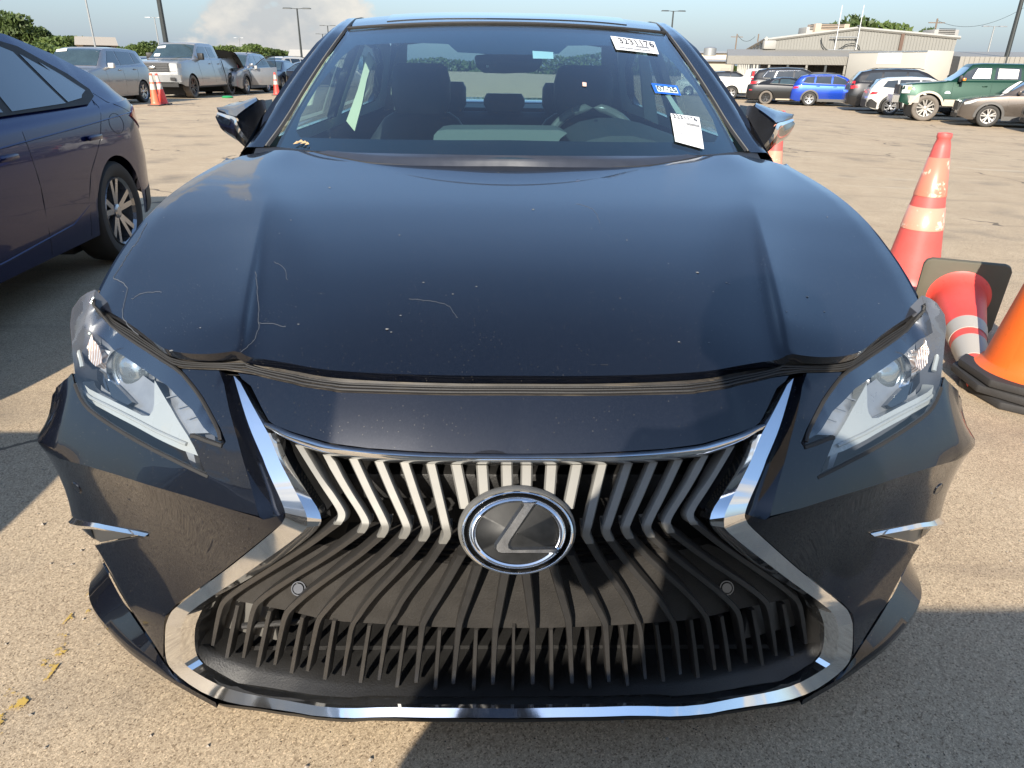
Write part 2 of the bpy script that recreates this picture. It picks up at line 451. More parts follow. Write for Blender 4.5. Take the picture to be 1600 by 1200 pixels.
def ruled(name, A, B, mat, parent, n=3, bulge=0.0, sharp=60, extra=()):
    """strip between 3D polylines A and B (and further rails)"""
    rails = [A, B]+list(extra); V = []; F = []; m = len(A)
    rows = []
    for k in range(len(rails)-1):
        for j in range(n+(1 if k == len(rails)-2 else 0)):
            t = j/n; rows.append([np.array(a)*(1-t)+np.array(b)*t for a, b in zip(rails[k], rails[k+1])])
    for r in rows: V += r
    for i in range(len(rows)-1):
        for j in range(m-1): F.append([i*m+j, i*m+j+1, (i+1)*m+j+1, (i+1)*m+j])
    o = mesh_obj(name, V, F, mat, parent, smooth=False)
    bm = bmesh.new(); bm.from_mesh(o.data); bmesh.ops.remove_doubles(bm, verts=bm.verts, dist=1e-5); bmesh.ops.recalc_face_normals(bm, faces=bm.faces)
    n_ = Vector((0, 0, 0))
    for f in bm.faces: n_ += f.normal*f.calc_area()
    if n_.dot(Vector(tuple(-CF))) < 0: bmesh.ops.reverse_faces(bm, faces=bm.faces)
    bm.to_mesh(o.data); bm.free()
    o.data.polygons.foreach_set('use_smooth', [True]*len(o.data.polygons)); o.data.set_sharp_from_angle(angle=math.radians(sharp))
    return o
def mir(P): return [np.array([-p[0], p[1], p[2]]) for p in P]
def both(fn):
    """run a builder for the near-left (-1) and near-right (+1) side"""
    for sg in (-1, 1): fn(sg)
def uv_side(uvs, sg): return [(u if sg < 0 else -u, v) for u, v in uvs]

lexus = thing('luxury_sedan', 'black sedan in the foreground with spindle grille, unlatched bonnet and lot stickers', 'car')

# outline points traced on the left half, carried to the surface
def T(pts, off=0.0):
    r = [fcast(x, y, off) for x, y in pts]
    for (x, y), (u, v) in zip(pts, r): chk(x, y, SF(u, v, off))
    return r
chr_out = [(365, 587), (387, 660), (408, 710), (430, 760), (447, 800), (445, 816), (383, 867), (350, 893), (277, 946), (262, 962), (257, 1028), (270, 1050), (342, 1097), (440, 1111), (575, 1119), (690, 1121), (797, 1122)]
chr_rdg = [(375, 597), (410, 660), (433, 710), (458, 760), (483, 808), (478, 829), (416, 874), (372, 905), (302, 951), (285, 968), (281, 1030), (300, 1048), (366, 1082), (455, 1097), (578, 1104), (690, 1106), (797, 1107)]
chr_in = [(384, 602), (424, 664), (448, 714), (476, 763), (507, 807), (497, 830), (430, 879), (385, 907), (325, 940), (309, 962), (303, 1016), (316, 1039), (372, 1071), (455, 1084), (578, 1090), (690, 1092), (797, 1092)]
OFO = [.013]*4+[.010]+[.004]*4+[.004]*8
OFR = [.010]*4+[.010]+[.012]*4+[.004, -.002, -.006, -.008, -.008, -.008, -.008, -.008]
OFI = [-.004]*4+[-.006]+[-.008]*4+[-.014, -.022, -.027, -.029, -.029, -.029, -.029, -.029]
def Tv(P, O): return [(*T([p], o)[0], o) for p, o in zip(P, O)]
chr_out_uv = Tv(chr_out, OFO); chr_rdg_uv = Tv(chr_rdg, OFR); chr_in_uv = Tv(chr_in, OFI)
hood_front = [(156, 481), (208, 510), (250, 544), (275, 553), (305, 556), (333, 556), (390, 559), (450, 570), (500, 580), (560, 585), (633, 588), (720, 590), (797, 590)]
seal_low = [(150, 489), (170, 507), (220, 540), (272, 572), (285, 575), (350, 577), (395, 584), (433, 594), (470, 603), (517, 610), (580, 614), (650, 616), (720, 617), (797, 617)]
# ------------------------------------------------------------------ bonnet surface H(x, y)
_ye = [.10, .25, .416, .56, .75, .91, 1.05, 1.217, 1.6]
_xe = [.74, .775, .800, .822, .833, .834, .822, .795, .74]
_ze = [.72, .762, .812, .858, .912, .945, .966, .990, 1.03]
_zm = [.787, .838, .880, .908, .940, .961, .980, 1.006, 1.05]
def _sm(ys, vs):
    q = np.linspace(ys[0], ys[-1], 200); w = np.interp(q, ys, vs)
    for _ in range(90): w[1:-1] = (w[:-2]+2*w[1:-1]+w[2:])/4
    return q, w
_qx, _wx = _sm(_ye, _xe); _, _we = _sm(_ye, _ze); _, _wm = _sm(_ye, _zm)
def XE(y): return float(np.interp(y, _qx, _wx))
def ZE(y): return float(np.interp(y, _qx, _we))
def ZM(y): return float(np.interp(y, _qx, _wm))
def xcrease(y): return .452+.20*max(0, y-.2)**1.0
def HZ(x, y):
    a = abs(x); xe = XE(y); r = min(1.3, a/xe)
    z = ZE(y)+(ZM(y)-ZE(y))*(1-r**2.5)
    # character line, strong at the nose and fading towards the windscreen
    amp = .0150*(1-sstep(.26, .85, y))*(.55+.45*sstep(.14, .28, y))
    t = a-xcrease(y)
    if t > 0: z += amp*math.exp(-(t/.085))
    else: z += amp*((1+1.25*math.tanh(t/.016))*math.exp(t/.10))
    # broad shoulder bulge that runs in from the windscreen corners
    xb = .66-.24*sstep(1.2, .25, y); z += .010*math.exp(-((a-xb)/.07)**2)*sstep(.25, .8, y)
    # lip near the shut line
    if r > .965: z -= .10*(r-.965)*xe
    return z
def HS(x, y, off=0.0):
    z = HZ(x, y)
    if not off: return np.array([x, y, z])
    e = 2e-3
    n = np.array([-(HZ(x+e, y)-HZ(x-e, y))/(2*e), -(HZ(x, y+e)-HZ(x, y-e))/(2*e), 1.0]); n /= np.linalg.norm(n)
    return np.array([x, y, z])+n*off
def hcast(px, py, off=0.0): return cast(HS, px, py, ((px-800)/1000.0, .2+(590-py)/330.0), off)
hf = [hcast(x, y) for x, y in hood_front]
hf = chaikin(hf, 2)
HL = .004
hx0, hy0 = hf[0]
side = [(-XE(y), y) for y in np.linspace(hy0+.04, 1.19, 26)]
rear = [hcast(x, y) for x, y in [(392, 243), (430, 237), (490, 240), (530, 249), (578, 258), (640, 261), (720, 262), (797, 262)]]
half = list(reversed(hf))+side+rear       # centre-front -> left corner -> back -> centre-rear
half = [(min(0.0, float(a)), float(b)) for a, b in half]
half[0] = (0.0, half[0][1]); half[-1] = (0.0, half[-1][1])
full = half+[(-x, y) for x, y in reversed(half[1:-1])]
XI0 = .452
def to_xi(x, y):
    a = abs(x); c = xcrease(y)
    r = a/c*XI0 if a < c else XI0+(a-c)
    return math.copysign(r, x)
def from_xi(r, y):
    a = abs(r); c = xcrease(y)
    return math.copysign(a/XI0*c if a < XI0 else c+(a-XI0), r)
def HS2(r, y, off=0.0): return HS(from_xi(r, y), y, off)
cols = [k*XI0/36 for k in range(-67, 68)]
for sg in (-1, 1): cols += [sg*(XI0+d) for d in (-.0225, -.0175, -.0085, -.0045, .004)]
cols = sorted(cols)
o = panel('hood', [(to_xi(x, y), y) for x, y in full], HS2, BLACK_PAINT, lexus, grid=.0125, rim=.016, off=HL, smooth_sharp=55, cols=cols)

# ------------------------------------------------------------------ front panels
sl_uv = T(seal_low)
# header panel between the two chrome uprights
hdr = [(797, 618), (720, 618), (650, 617), (580, 615), (517, 611), (470, 604), (433, 595), (400, 587), (372, 583), (378, 592), (392, 603), (403, 625), (420, 657), (430, 665), (467, 678), (517, 692), (575, 700), (633, 704), (720, 708), (797, 709)]
hd = T(hdr)
hd[0] = (0.0, hd[0][1]); hd[-1] = (0.0, hd[-1][1])
panel('grille_header', hd+[(-u, v) for u, v in reversed(hd[1:-1])], SF, BLACK_PAINT, lexus, grid=.014, rim=.014, off=0.0)
# crease between the channel and the wing of the bumper, from seal to crease tip
chn_out = [(342, 579), (350, 600), (358, 640), (372, 690), (388, 745), (399, 785), (404, 806)]
wing = [(284, 577), (342, 579)]+chn_out[1:]+[(354, 794), (292, 775), (208, 750), (125, 725), (66, 707)]
wing_side = [(-1.10, .545), (-1.095, .585), (-1.075, .618), (-1.045, .645), (-1.01, .665), fcast(106, 590)]
hl_low = [(112, 583), (117, 602), (125, 625), (140, 643), (185, 672), (229, 698), (281, 724), (325, 744), (300, 690), (296, 679), (347, 698), (353, 690), (344, 668), (322, 630), (303, 604)]
wuv = T(wing)+wing_side+T(hl_low)
# make the run to the tip of the headlight a slot between body and lamp
panel('bumper_wing', wuv, SF, BLACK_PAINT, lexus, grid=.014, rim=.014)
panel('bumper_wing', [(-u, v) for u, v in wuv], SF, BLACK_PAINT, lexus, grid=.014, rim=.014)
def poly3(pts, off=0.0, n=40, it=1):
    uv = T(pts) if not isinstance(pts[0][0], np.floating) and max(abs(pts[0][0]), abs(pts[0][1])) > 5 else pts
    return uv
def res2(pts, n):
    P = np.array(pts, float); d = np.r_[0, np.cumsum(np.hypot(*np.diff(P, axis=0).T))]; s = np.linspace(0, d[-1], n)
    return np.stack([np.interp(s, d, P[:, 0]), np.interp(s, d, P[:, 1])], 1)
def P3(uvs, off): return [SF(u, v, o_) for (u, v), o_ in zip(uvs, off if hasattr(off, '__len__') else [off]*len(uvs))]
# concave channel beside the chrome
chA = res2(chaikin(T(chn_out+[(412, 812)]), 1), 30); chB = res2(T([(362, 586), (384, 660), (405, 711), (427, 761), (444, 801)]), 30)
chM = chA*.55+chB*.45
for sg in (-1, 1):
    A = P3(chA, .0); Mm = P3(chM, -.020); B = P3(chB, -.012)
    if sg > 0: A, Mm, B = mir(A), mir(Mm), mir(B)
    ruled('bumper_channel', A, Mm, BLACK_PAINT, lexus, n=5, extra=(B,), sharp=80)
# lower bumper: crease down to the chrome and the bottom corner
low = [(66, 707), (125, 725), (208, 750), (292, 775), (354, 794), (402, 808), (412, 812), (444, 803), (443, 816), (381, 866), (348, 892), (275, 945), (259, 962), (255, 1027),
       (215, 962), (180, 905), (148, 852), (233, 838), (232, 831), (107, 806)]
lowuv = T(low)+[(-1.12, .44), (-1.20, .44), (-1.20, .535)]
for sg in (-1, 1):
    panel('bumper_lower', lowuv if sg < 0 else [(-u, v) for u, v in lowuv], SF, BLACK_PAINT, lexus, grid=.015, rim=.012)
# dark seam line under the crease corner, grooved lower trim and splitter blade
gr_up = res2(T([(148, 852), (180, 905), (215, 962), (257, 1028)]), 24)
blade_out = [at_z(x, y, z) for x, y, z in [(154, 878, .165), (139, 913, .165), (138, 935, .165), (150, 960, .165), (193, 1008, .16), (247, 1046, .150), (284, 1069, .140), (337, 1098, .120)]]
blade_in = [at_z(x, y, z) for x, y, z in [(156, 872, .215), (165, 890, .215), (176, 910, .215), (186, 930, .21), (215, 975, .20), (243, 1015, .18), (262, 1046, .155), (318, 1086, .122)]]
def res3(P, n, it=2):
    P = chaikin(P, it) if it else P
    P = np.array(P, float); d = np.r_[0, np.cumsum(np.linalg.norm(np.diff(P, axis=0), axis=1))]; s = np.linspace(0, d[-1], n)
    return [np.array([np.interp(t, d, P[:, k]) for k in range(3)]) for t in s]
bo, bi = res3(blade_out, 30), res3(blade_in, 30)
gu = P3(gr_up, -.004)
for sg in (-1, 1):
    f = (lambda P: P) if sg < 0 else mir
    ruled('splitter_blade', f(bi), f(bo), BLACK_PAINT, lexus, n=3, extra=(f([p-np.array([0, 0, .014]) for p in bo]), f([p+np.array([0, .08, -.02]) for p in bo])), sharp=40)
    g1 = res3([p+np.array([0, .012, 0]) for p in gu], 30, 0); g2 = g1
    mid = [a*.5+b*.5+np.array([0, .012, 0]) for a, b in zip(g1, bi)]
    ruled('lower_corner_trim', f(g1), f(mid), GLOSS_BLACK, lexus, n=4, extra=(f([b+np.array([0, .004, .004]) for b in bi]),), sharp=60)
# black lip under the chrome
lip_a = res2(T([(255, 1030), (267, 1052), (340, 1099), (440, 1113), (575, 1121), (690, 1123), (797, 1124)], -.002), 40)
LA = P3(lip_a, -.002); LA = LA+mir(LA)[::-1]
LB = [p+np.array([0, .012, -.022]) for p in LA]
ruled('chin_lip', LA, LB, BLACK_PL, lexus, n=2, extra=([p+np.array([0, .35, -.01]) for p in LB],))
# ------------------------------------------------------------------ chrome spindle frame
def rail(uvs, off, it=1, n=None):
    q = np.array(chaikin(uvs, it)); return P3(q, off)
gf = thing('x', 'x', 'x'); bpy.data.objects.remove(gf)
grille = bpy.data.objects.new('spindle_grille', None); C.objects.link(grille); grille.parent = lexus
co, cr, ci = [chaikin(q, 2) for q in (chr_out_uv, chr_rdg_uv, chr_in_uv)]
P3o = lambda q, d=0.0: [SF(a, b, o_+d) for a, b, o_ in q]
o0, o1, r1, i1, i2 = P3o(co, -.030), P3o(co), P3o(cr), P3o(ci), P3o(ci, -.035)
fullr = lambda P: P+mir(P)[::-1]
fr = ruled('chrome_frame', fullr(o0), fullr(o1), CHROME, grille, n=1, extra=(fullr(r1), fullr(i1), fullr(i2)), sharp=11)
# top chrome bar, rounded
tb_u = [(417, 659), (440, 669), (467, 680), (517, 694), (575, 702), (633, 706), (720, 709.5), (797, 710)]
tb_l = [(428, 675), (455, 690), (483, 702), (533, 714), (583, 720), (633, 723), (720, 725), (797, 725.5)]
au, al = chaikin(T(tb_u), 2), chaikin(T(tb_l), 2)
rails = []
for t, ofs in ((0, -.02), (0, .004), (.18, .012), (.42, .016), (.7, .014), (1, .002), (1, -.03)):
    q = [np.array(a)*(1-t)+np.array(b)*t for a, b in zip(au, al)]; P = P3(q, ofs); rails.append(fullr(P))
ruled('top_chrome_bar', rails[0], rails[1], CHROME, grille, n=1, extra=tuple(rails[2:]), sharp=50)

# ------------------------------------------------------------------ grille slats
def slat(path, name, mat_pair, side_depth=.04):
    """path: (px, py, width px, offset); box section following the front surface"""
    uv = []
    P = chaikin([np.array(p, float) for p in path], 2)
    VL, VR, BL, BR, uvc = [], [], [], [], []
    for x, y, w, of in P:
        u, v = fcast(x, y, of); u2, v2 = fcast(x-w/2, y, of); hw = abs(u-u2)
        uvc.append((u, v, hw, of))
    return uvc
def slat_mesh(uvc, sg, name, mat, depth, parent):
    V, F = [], []
    for (u, v, hw, of) in uvc:
        uu = u if sg < 0 else -u
        for du, o_ in ((-hw, of-.004), (-hw*.72, of), (hw*.72, of), (hw, of-.004), (hw*.8, of-depth), (-hw*.8, of-depth)):
            V.append(SF(uu+du, v, o_))
    n = len(uvc)
    for i in range(n-1):
        for k in range(6): F.append([i*6+k, i*6+(k+1) % 6, (i+1)*6+(k+1) % 6, (i+1)*6+k])
    F += [list(range(6)), list(range((n-1)*6, n*6))[::-1]]
    o = mesh_obj(name, V, F, mat, parent, smooth=False)
    bm = bmesh.new(); bm.from_mesh(o.data); bmesh.ops.recalc_face_normals(bm, faces=bm.faces); bm.to_mesh(o.data); bm.free()
    o.data.polygons.foreach_set('use_smooth', [True]*len(o.data.polygons)); o.data.set_sharp_from_angle(angle=math.radians(35))
    return o
tops = [(467, 696, 17), (510, 711, 18), (552, 717, 19), (592, 721, 19), (632, 723, 19), (673, 725, 19)]
elb = [(535, 807), (572, 820), (603, 827), (637, 829), (668, 833), (700, 837)]
bnd = [(344, 944), (395, 947), (444, 959), (496, 966), (549, 974), (605, 974)]
foot = [(332, 1009), (380, 1028), (429, 1039), (480, 1049), (536, 1056), (592, 1063)]
for i in range(6):
    tp, e, b, f = tops[i], elb[i], bnd[i], foot[i]
    dn = (e[0]-14-i*-1.2, e[1]+14)
    up_path = [(tp[0], tp[1], 17, -.006), ((tp[0]+e[0])/2, (tp[1]+e[1])/2, 16.5, -.004), (e[0]-3, e[1]-12, 16, -.002), (e[0], e[1]+1, 15, .0), (e[0]-8, e[1]+13, 15, .0)]
    e2 = (e[0]-8, e[1]+13)
    lo_path = [(e2[0], e2[1], 15, .0), (e2[0]*.72+b[0]*.28, e2[1]*.70+b[1]*.30, 14, -.008), (e2[0]*.25+b[0]*.75, e2[1]*.28+b[1]*.72, 12, -.02), (b[0]+10, b[1]-9, 11, -.024), (b[0], b[1]+4, 9.5, -.028), (b[0]*.5+f[0]*.5, b[1]*.5+f[1]*.5, 8, -.034), (f[0], f[1], 6, -.040)]
    cu = slat(up_path, 's', None); cl = slat(lo_path, 's', None)
    for sg in (-1, 1):
        slat_mesh(cu, sg, 'upper_slat', SATIN, .030, grille); slat_mesh(cl, sg, 'lower_slat', SHADED_SLAT, .024, grille)
for (tx, ty, ex, ey) in [(713, 726, 727, 795), (753, 727, 757, 783), (792, 727, 793, 777)]:
    cu = slat([(tx, ty, 19, -.006), ((tx+ex)/2, (ty+ey)/2, 19, -.004), (ex, ey, 18.5, -.003)], 's', None)
    for sg in (-1, 1): slat_mesh(cu, sg, 'upper_slat', SATIN, .030, grille)
for (ax, ay, bx, by, fx, fy) in [(722, 868, 659, 981, 650, 1067), (748, 884, 717, 977, 708, 1069), (790, 895, 774, 981, 770, 1070)]:
    cl = slat([(ax, ay, 16, -.006), ((ax+bx)/2, (ay+by)/2, 14.5, -.016), (bx+2, by-8, 13, -.024), (bx, by+4, 11, -.028), ((bx+fx)/2, (by+fy)/2, 9, -.034), (fx, fy, 7, -.04)], 's', None)
    for sg in (-1, 1): slat_mesh(cl, sg, 'lower_slat', SHADED_SLAT, .024, grille)
for (ax, ay, fx, fy) in [(371, 940, 354, 1028), (421, 949, 402, 1043), (472, 959, 455, 1052), (522, 964, 507, 1062), (577, 972, 563, 1067), (633, 976, 620, 1074), (687, 979, 680, 1078), (744, 979, 740, 1079)]:
    cl = slat([(ax, ay+6, 7, -.050), ((ax+fx)/2, (ay+fy)/2, 7.5, -.042), (fx, fy, 7, -.038)], 's', None)
    for sg in (-1, 1): slat_mesh(cl, sg, 'short_slat', SHADED_SLAT, .022, grille)
slat_mesh([(0.0, fcast(802, 980, -.046)[1], .0036, -.046), (0.0, fcast(802, 1079, -.038)[1], .0036, -.038)], -1, 'short_slat', SHADED_SLAT, .03, grille)
# black shelf behind the slats
pn = [(797, 884), (740, 884), (690, 880), (633, 873), (560, 862), (500, 850), (455, 868), (400, 900), (350, 926), (347, 931), (365, 938), (417, 948), (477, 961), (552, 972), (650, 978), (740, 981), (797, 981)]
q = T(pn, -.055); q[0] = (0.0, q[0][1]); q[-1] = (0.0, q[-1][1])
panel('grille_shelf', q+[(-u, v) for u, v in reversed(q[1:-1])], SF, DIRTY_PL, grille, grid=.03, rim=.02, off=-.055)
# stepped louvres above the shelf
for k, (yy, of) in enumerate([(852, -.075), (862, -.068), (873, -.061)]):
    a = T([(797, yy+10), (720, yy+9), (650, yy+4), (590, yy-4), (540, yy-12)], of); a = np.array(a)
    A = P3(a, of); A = A+mir(A)[::-1]
    ruled('grille_louvre', A, [p+np.array([0, -.004, .008]) for p in A], DIRTY_PL, grille, n=1, extra=([p+np.array([0, .035, .006]) for p in A],))
# parking sensors in the shelf
for sg in (-1, 1):
    u, v = fcast(468, 918, -.05); p = SF(u, v, -.048)
    if sg > 0: p = mir([p])[0]
    nrm = Vector((0, -.85, .5)).normalized()
    m = MB(); m.lathe([(.0, .004), (.0085, .004), (.0095, .001), (.0105, .003), (.0125, .003), (.0135, -.004)], 24)
    so = m.obj('parking_sensor', GLOSS_BLACK, grille, smooth=True); so.location = tuple(p); so.rotation_euler = nrm.to_track_quat('Z', 'Y').to_euler()
# lip that carries the feet
fa = res2(T([(306, 955), (304, 1015), (316, 1037), (372, 1069), (455, 1082), (578, 1088), (690, 1090), (797, 1090)], -.024), 44)
fb = res2(T([(322, 965), (318, 1003), (340, 1020), (395, 1043), (470, 1056), (585, 1066), (690, 1071), (797, 1073)], -.05), 44)
A, B = fullr(P3(fa, -.026)), fullr(P3(fb, -.052))
ruled('grille_lip', A, B, BLACK_PL, grille, n=3, extra=([p+np.array([0, .10, .004]) for p in B],), sharp=50)
# inner side walls, ducts, radiator, crash beam behind the slats
ia = [(a, b) for a, b, _ in chaikin(chr_in_uv, 1)]
ruled('grille_wall', fullr(P3(ia, -.03)), fullr([p*np.array([.93, 1, 1])+np.array([0, .07, .0]) for p in P3(ia, -.03)]), BLACK_PL, grille, n=2)
def mesh_core_mat():
    t = NT('radiator_core'); v = t.coord()
    b = t.n('TexBrick'); b.inputs['Scale'].default_value = 1.0
    mp = t.n('Mapping'); mp.inputs['Scale'].default_value = (1, 1, 1); mp.inputs['Rotation'].default_value = (math.pi/2, 0, 0); t.l(v, mp.inputs[0]); t.l(mp.outputs[0], b.inputs['Vector'])
    b.inputs['Brick Width'].default_value = .010; b.inputs['Row Height'].default_value = .005; b.inputs['Mortar Size'].default_value = .0014
    b.inputs['Color1'].default_value = (.20, .16, .10, 1); b.inputs['Color2'].default_value = (.13, .10, .06, 1); b.inputs['Mortar'].default_value = (.01, .01, .01, 1)
    t.bsdf(base=b.outputs[0], rough=.7); return t.m
m = MB(); m.box((0, .20, .66), (.56, .02, .26)); m.obj('radiator', mesh_core_mat(), grille)
m = MB(); m.box((0, .155, .585), (1.0, .05, .05)); m.obj('crash_beam', BLACK_PL, grille, bevel=.006)
m = MB(); m.box((0, .30, .46), (1.25, .02, .60)); m.obj('air_shutter', BLACK_PL, grille)
m = MB(); m.box((0, .27, .206), (1.02, .24, .010)); m.obj('lower_duct_floor', BLACK_PL, grille)
for sx in (-1, 1):
    m = MB(); m.box((sx*.50, .165, .285), (.12, .02, .10), rz=sx*.3); m.obj('fog_duct_plate', simple('grey_duct', (.11, .105, .095), .6), grille, bevel=.004)
m = MB(); m.tube([(-.50, .125, .285), (-.40, .125, .295), (-.32, .13, .325), (-.27, .15, .335)], .006); m.obj('hose', RUBBER, grille, smooth=True)
# ------------------------------------------------------------------ oval emblem
ec = SF(0.0, fcast(811, 832, .03)[1], .034); ec[0] = 0.0
emb = bpy.data.objects.new('oval_emblem', None); C.objects.link(emb); emb.parent = lexus
en = Vector((0, -math.cos(math.radians(26)), math.sin(math.radians(26)))); ex = Vector((1, 0, 0)); ey = en.cross(ex)*1.0
if ey.z < 0: ey = -ey
EA, EB = .0815, .0600
def epl(a, b, h): v = Vector(tuple(ec))+ex*(a*EA)+ey*(b*EB)+en*h; return (v.x, v.y, v.z)
def oval(rads, name, mat, par, n=72):
    m = MB(); V = []; F = []
    for (r, h) in rads:
        for k in range(n): g = 2*math.pi*k/n; V.append(epl(r*math.cos(g), r*math.sin(g), h))
    for i in range(len(rads)-1):
        for k in range(n): F.append([i*n+k, i*n+(k+1) % n, (i+1)*n+(k+1) % n, (i+1)*n+k])
    m.add(V, F); return m.obj(name, mat, par, smooth=True, sharp=40)
oval([(1.08, -.035), (1.06, -.016), (1.02, -.010), (.99, -.012)], 'shroud', SATIN, emb)
oval([(1.0, -.014), (1.0, -.003), (.990, .002), (.970, .003), (.950, .001), (.940, -.004)], 'outer_ring', CHROME, emb)
oval([(.93, -.005), (.90, -.0085), (.885, -.006), (.80, .0), (0.01, .004)], 'black_plate', simple('black_badge_plate', (.006, .0065, .007), .42, spec=.18, var=.5, scale=90), emb)
oval([(.875, -.004), (.860, .0005), (.82, .0045), (.785, .0055), (.745, .0045), (.735, .002)], 'inner_ring', CHROME, emb)
def zp(zx, zy): return ((zx-806)/712.0, -(zy-630)/474.0)
Lp = [zp(*p) for p in [(856, 262), (1062, 268), (1050, 292), (745, 700), (722, 745), (722, 775), (745, 785), (1320, 778), (1352, 800), (1330, 850), (1290, 864), (600, 862), (540, 845), (506, 800), (512, 745), (545, 700), (850, 300)]]
def ins(poly, d):
    n = len(poly); out = []
    A = sum(poly[i][0]*poly[(i+1) % n][1]-poly[(i+1) % n][0]*poly[i][1] for i in range(n)); s = 1 if A > 0 else -1
    for i in range(n):
        p0, p1, p2 = [np.array(poly[(i+k) % n]) for k in (-1, 0, 1)]
        e1 = (p1-p0)/np.linalg.norm(p1-p0); e2 = (p2-p1)/np.linalg.norm(p2-p1)
        nn = np.array([-e1[1], e1[0]])+np.array([-e2[1], e2[0]]); nn = nn/max(.6, np.linalg.norm(nn))*s
        out.append(tuple(p1+nn*d))
    return out
Li = ins(Lp, .052); n = len(Lp)
V = [epl(a, b, .002) for a, b in Lp]+[epl(a, b, .0105) for a, b in Li]
m = MB(); m.add(V, [[i, (i+1) % n, n+(i+1) % n, n+i] for i in range(n)]); m.obj('letter_bevel', CHROME, emb)
m = MB(); m.add([epl(a, b, .0105) for a, b in Li], [list(range(n))]); m.obj('letter_face', chrome('dark_chrome', (.36, .36, .36), .16, .1), emb)

# ------------------------------------------------------------------ bonnet seal and gap
sa = res2(sl_uv, 90)
SA = P3(sa, -.004)
hfo = res2([hcast(x, y) for x, y in hood_front], 90)
HB = [HS(x, y, -.016)+np.array([0, .006, 0]) for x, y in hfo]
mid1 = [a*.72+b*.28+np.array([0, .004, .004]) for a, b in zip(SA, HB)]; mid2 = [a*.52+b*.48+np.array([0, .016, -.004]) for a, b in zip(SA, HB)]
mid3 = [a*.36+b*.64+np.array([0, .016, .004]) for a, b in zip(SA, HB)]; mid4 = [a*.2+b*.8+np.array([0, .05, -.012]) for a, b in zip(SA, HB)]
wob = [np.array([0, .0005*math.sin(i*.9)+.0006*math.sin(i*.37), .0006*math.sin(i*.53+1)]) for i in range(90)]
R_ = [SA, [a+w for a, w in zip(mid1, wob)], [a-w for a, w in zip(mid2, wob)], [a+w*.7 for a, w in zip(mid3, wob)], mid4]
ruled('bonnet_seal', fullr(R_[0]), fullr(R_[1]), SEAL, lexus, n=2, extra=tuple(fullr(r) for r in R_[2:]), sharp=45)
for k_, (t_, r_) in enumerate(((.06, .0022), (.30, .0018), (.50, .0016))):
    bl = fullr([a*(1-t_)+b*t_+np.array([0, -.001, .0045]) for a, b in zip(SA, HB)])
    mm = MB(); mm.tube(bl, r_, 6); mm.obj('seal_bead', RUBBER, lexus, smooth=True)
m = MB()
for x_ in (-.33, -.31, -.28, -.255, -.23, -.20, -.17, -.12, -.10, -.08): m.box((x_+.22, .150, .800), (.012, .015, .010))
m.box((.03, .15, .797), (.09, .02, .012)); m.box((.02, .15, .790), (.03, .02, .012))
m.obj('latch', BLACK_PL, lexus)
# ------------------------------------------------------------------ headlamps
lens_up = [(345, 688), (342, 672), (320, 630), (301, 603), (281, 579), (245, 557), (203, 530), (165, 502), (147, 480), (146, 466), (148, 452)]
lens_out = [(137, 457), (126, 465), (113, 484), (110, 507), (111, 553), (114, 583), (119, 603), (127, 624)]
lens_lo = [(143, 641), (185, 669), (229, 694), (281, 720), (324, 741), (310, 715), (296, 679), (300, 676), (345, 692)]
lens_uv = T(lens_up+lens_out+lens_lo)
LENS = glass('headlamp_polycarbonate', (.93, .95, .96), 1.0, .01, 0, 1.42)
BEZ = simple('dark_lamp_bezel', (.085, .09, .105), .25, coat=.3)
CHAM = simple('grey_lamp_chamber', (.26, .27, .285), .30, metal=.4, var=.3, scale=30)
DRL = simple('pearl_white_lightguide', (.29, .305, .30), .28, coat=.6, var=.08, scale=12)
REFL = chrome('lamp_reflector', (.85, .85, .83), .12, 0)
def AMB():
    t = NT('clear_prism_reflector'); v = t.coord((1, 1, 1)); w = t.n('TexWave'); w.inputs['Scale'].default_value = 60; w.inputs['Distortion'].default_value = 2; t.l(v, w.inputs[0])
    t.bsdf(base=t.mix(w.outputs[0], (.55, .38, .28), (.75, .70, .66)), rough=.2, metal=.5, normal=t.bump(w.outputs[0], .6, .004)); return t.m
AMBER = AMB()
def sided(uvs, sg): return uvs if sg < 0 else [(-u, v) for u, v in uvs]
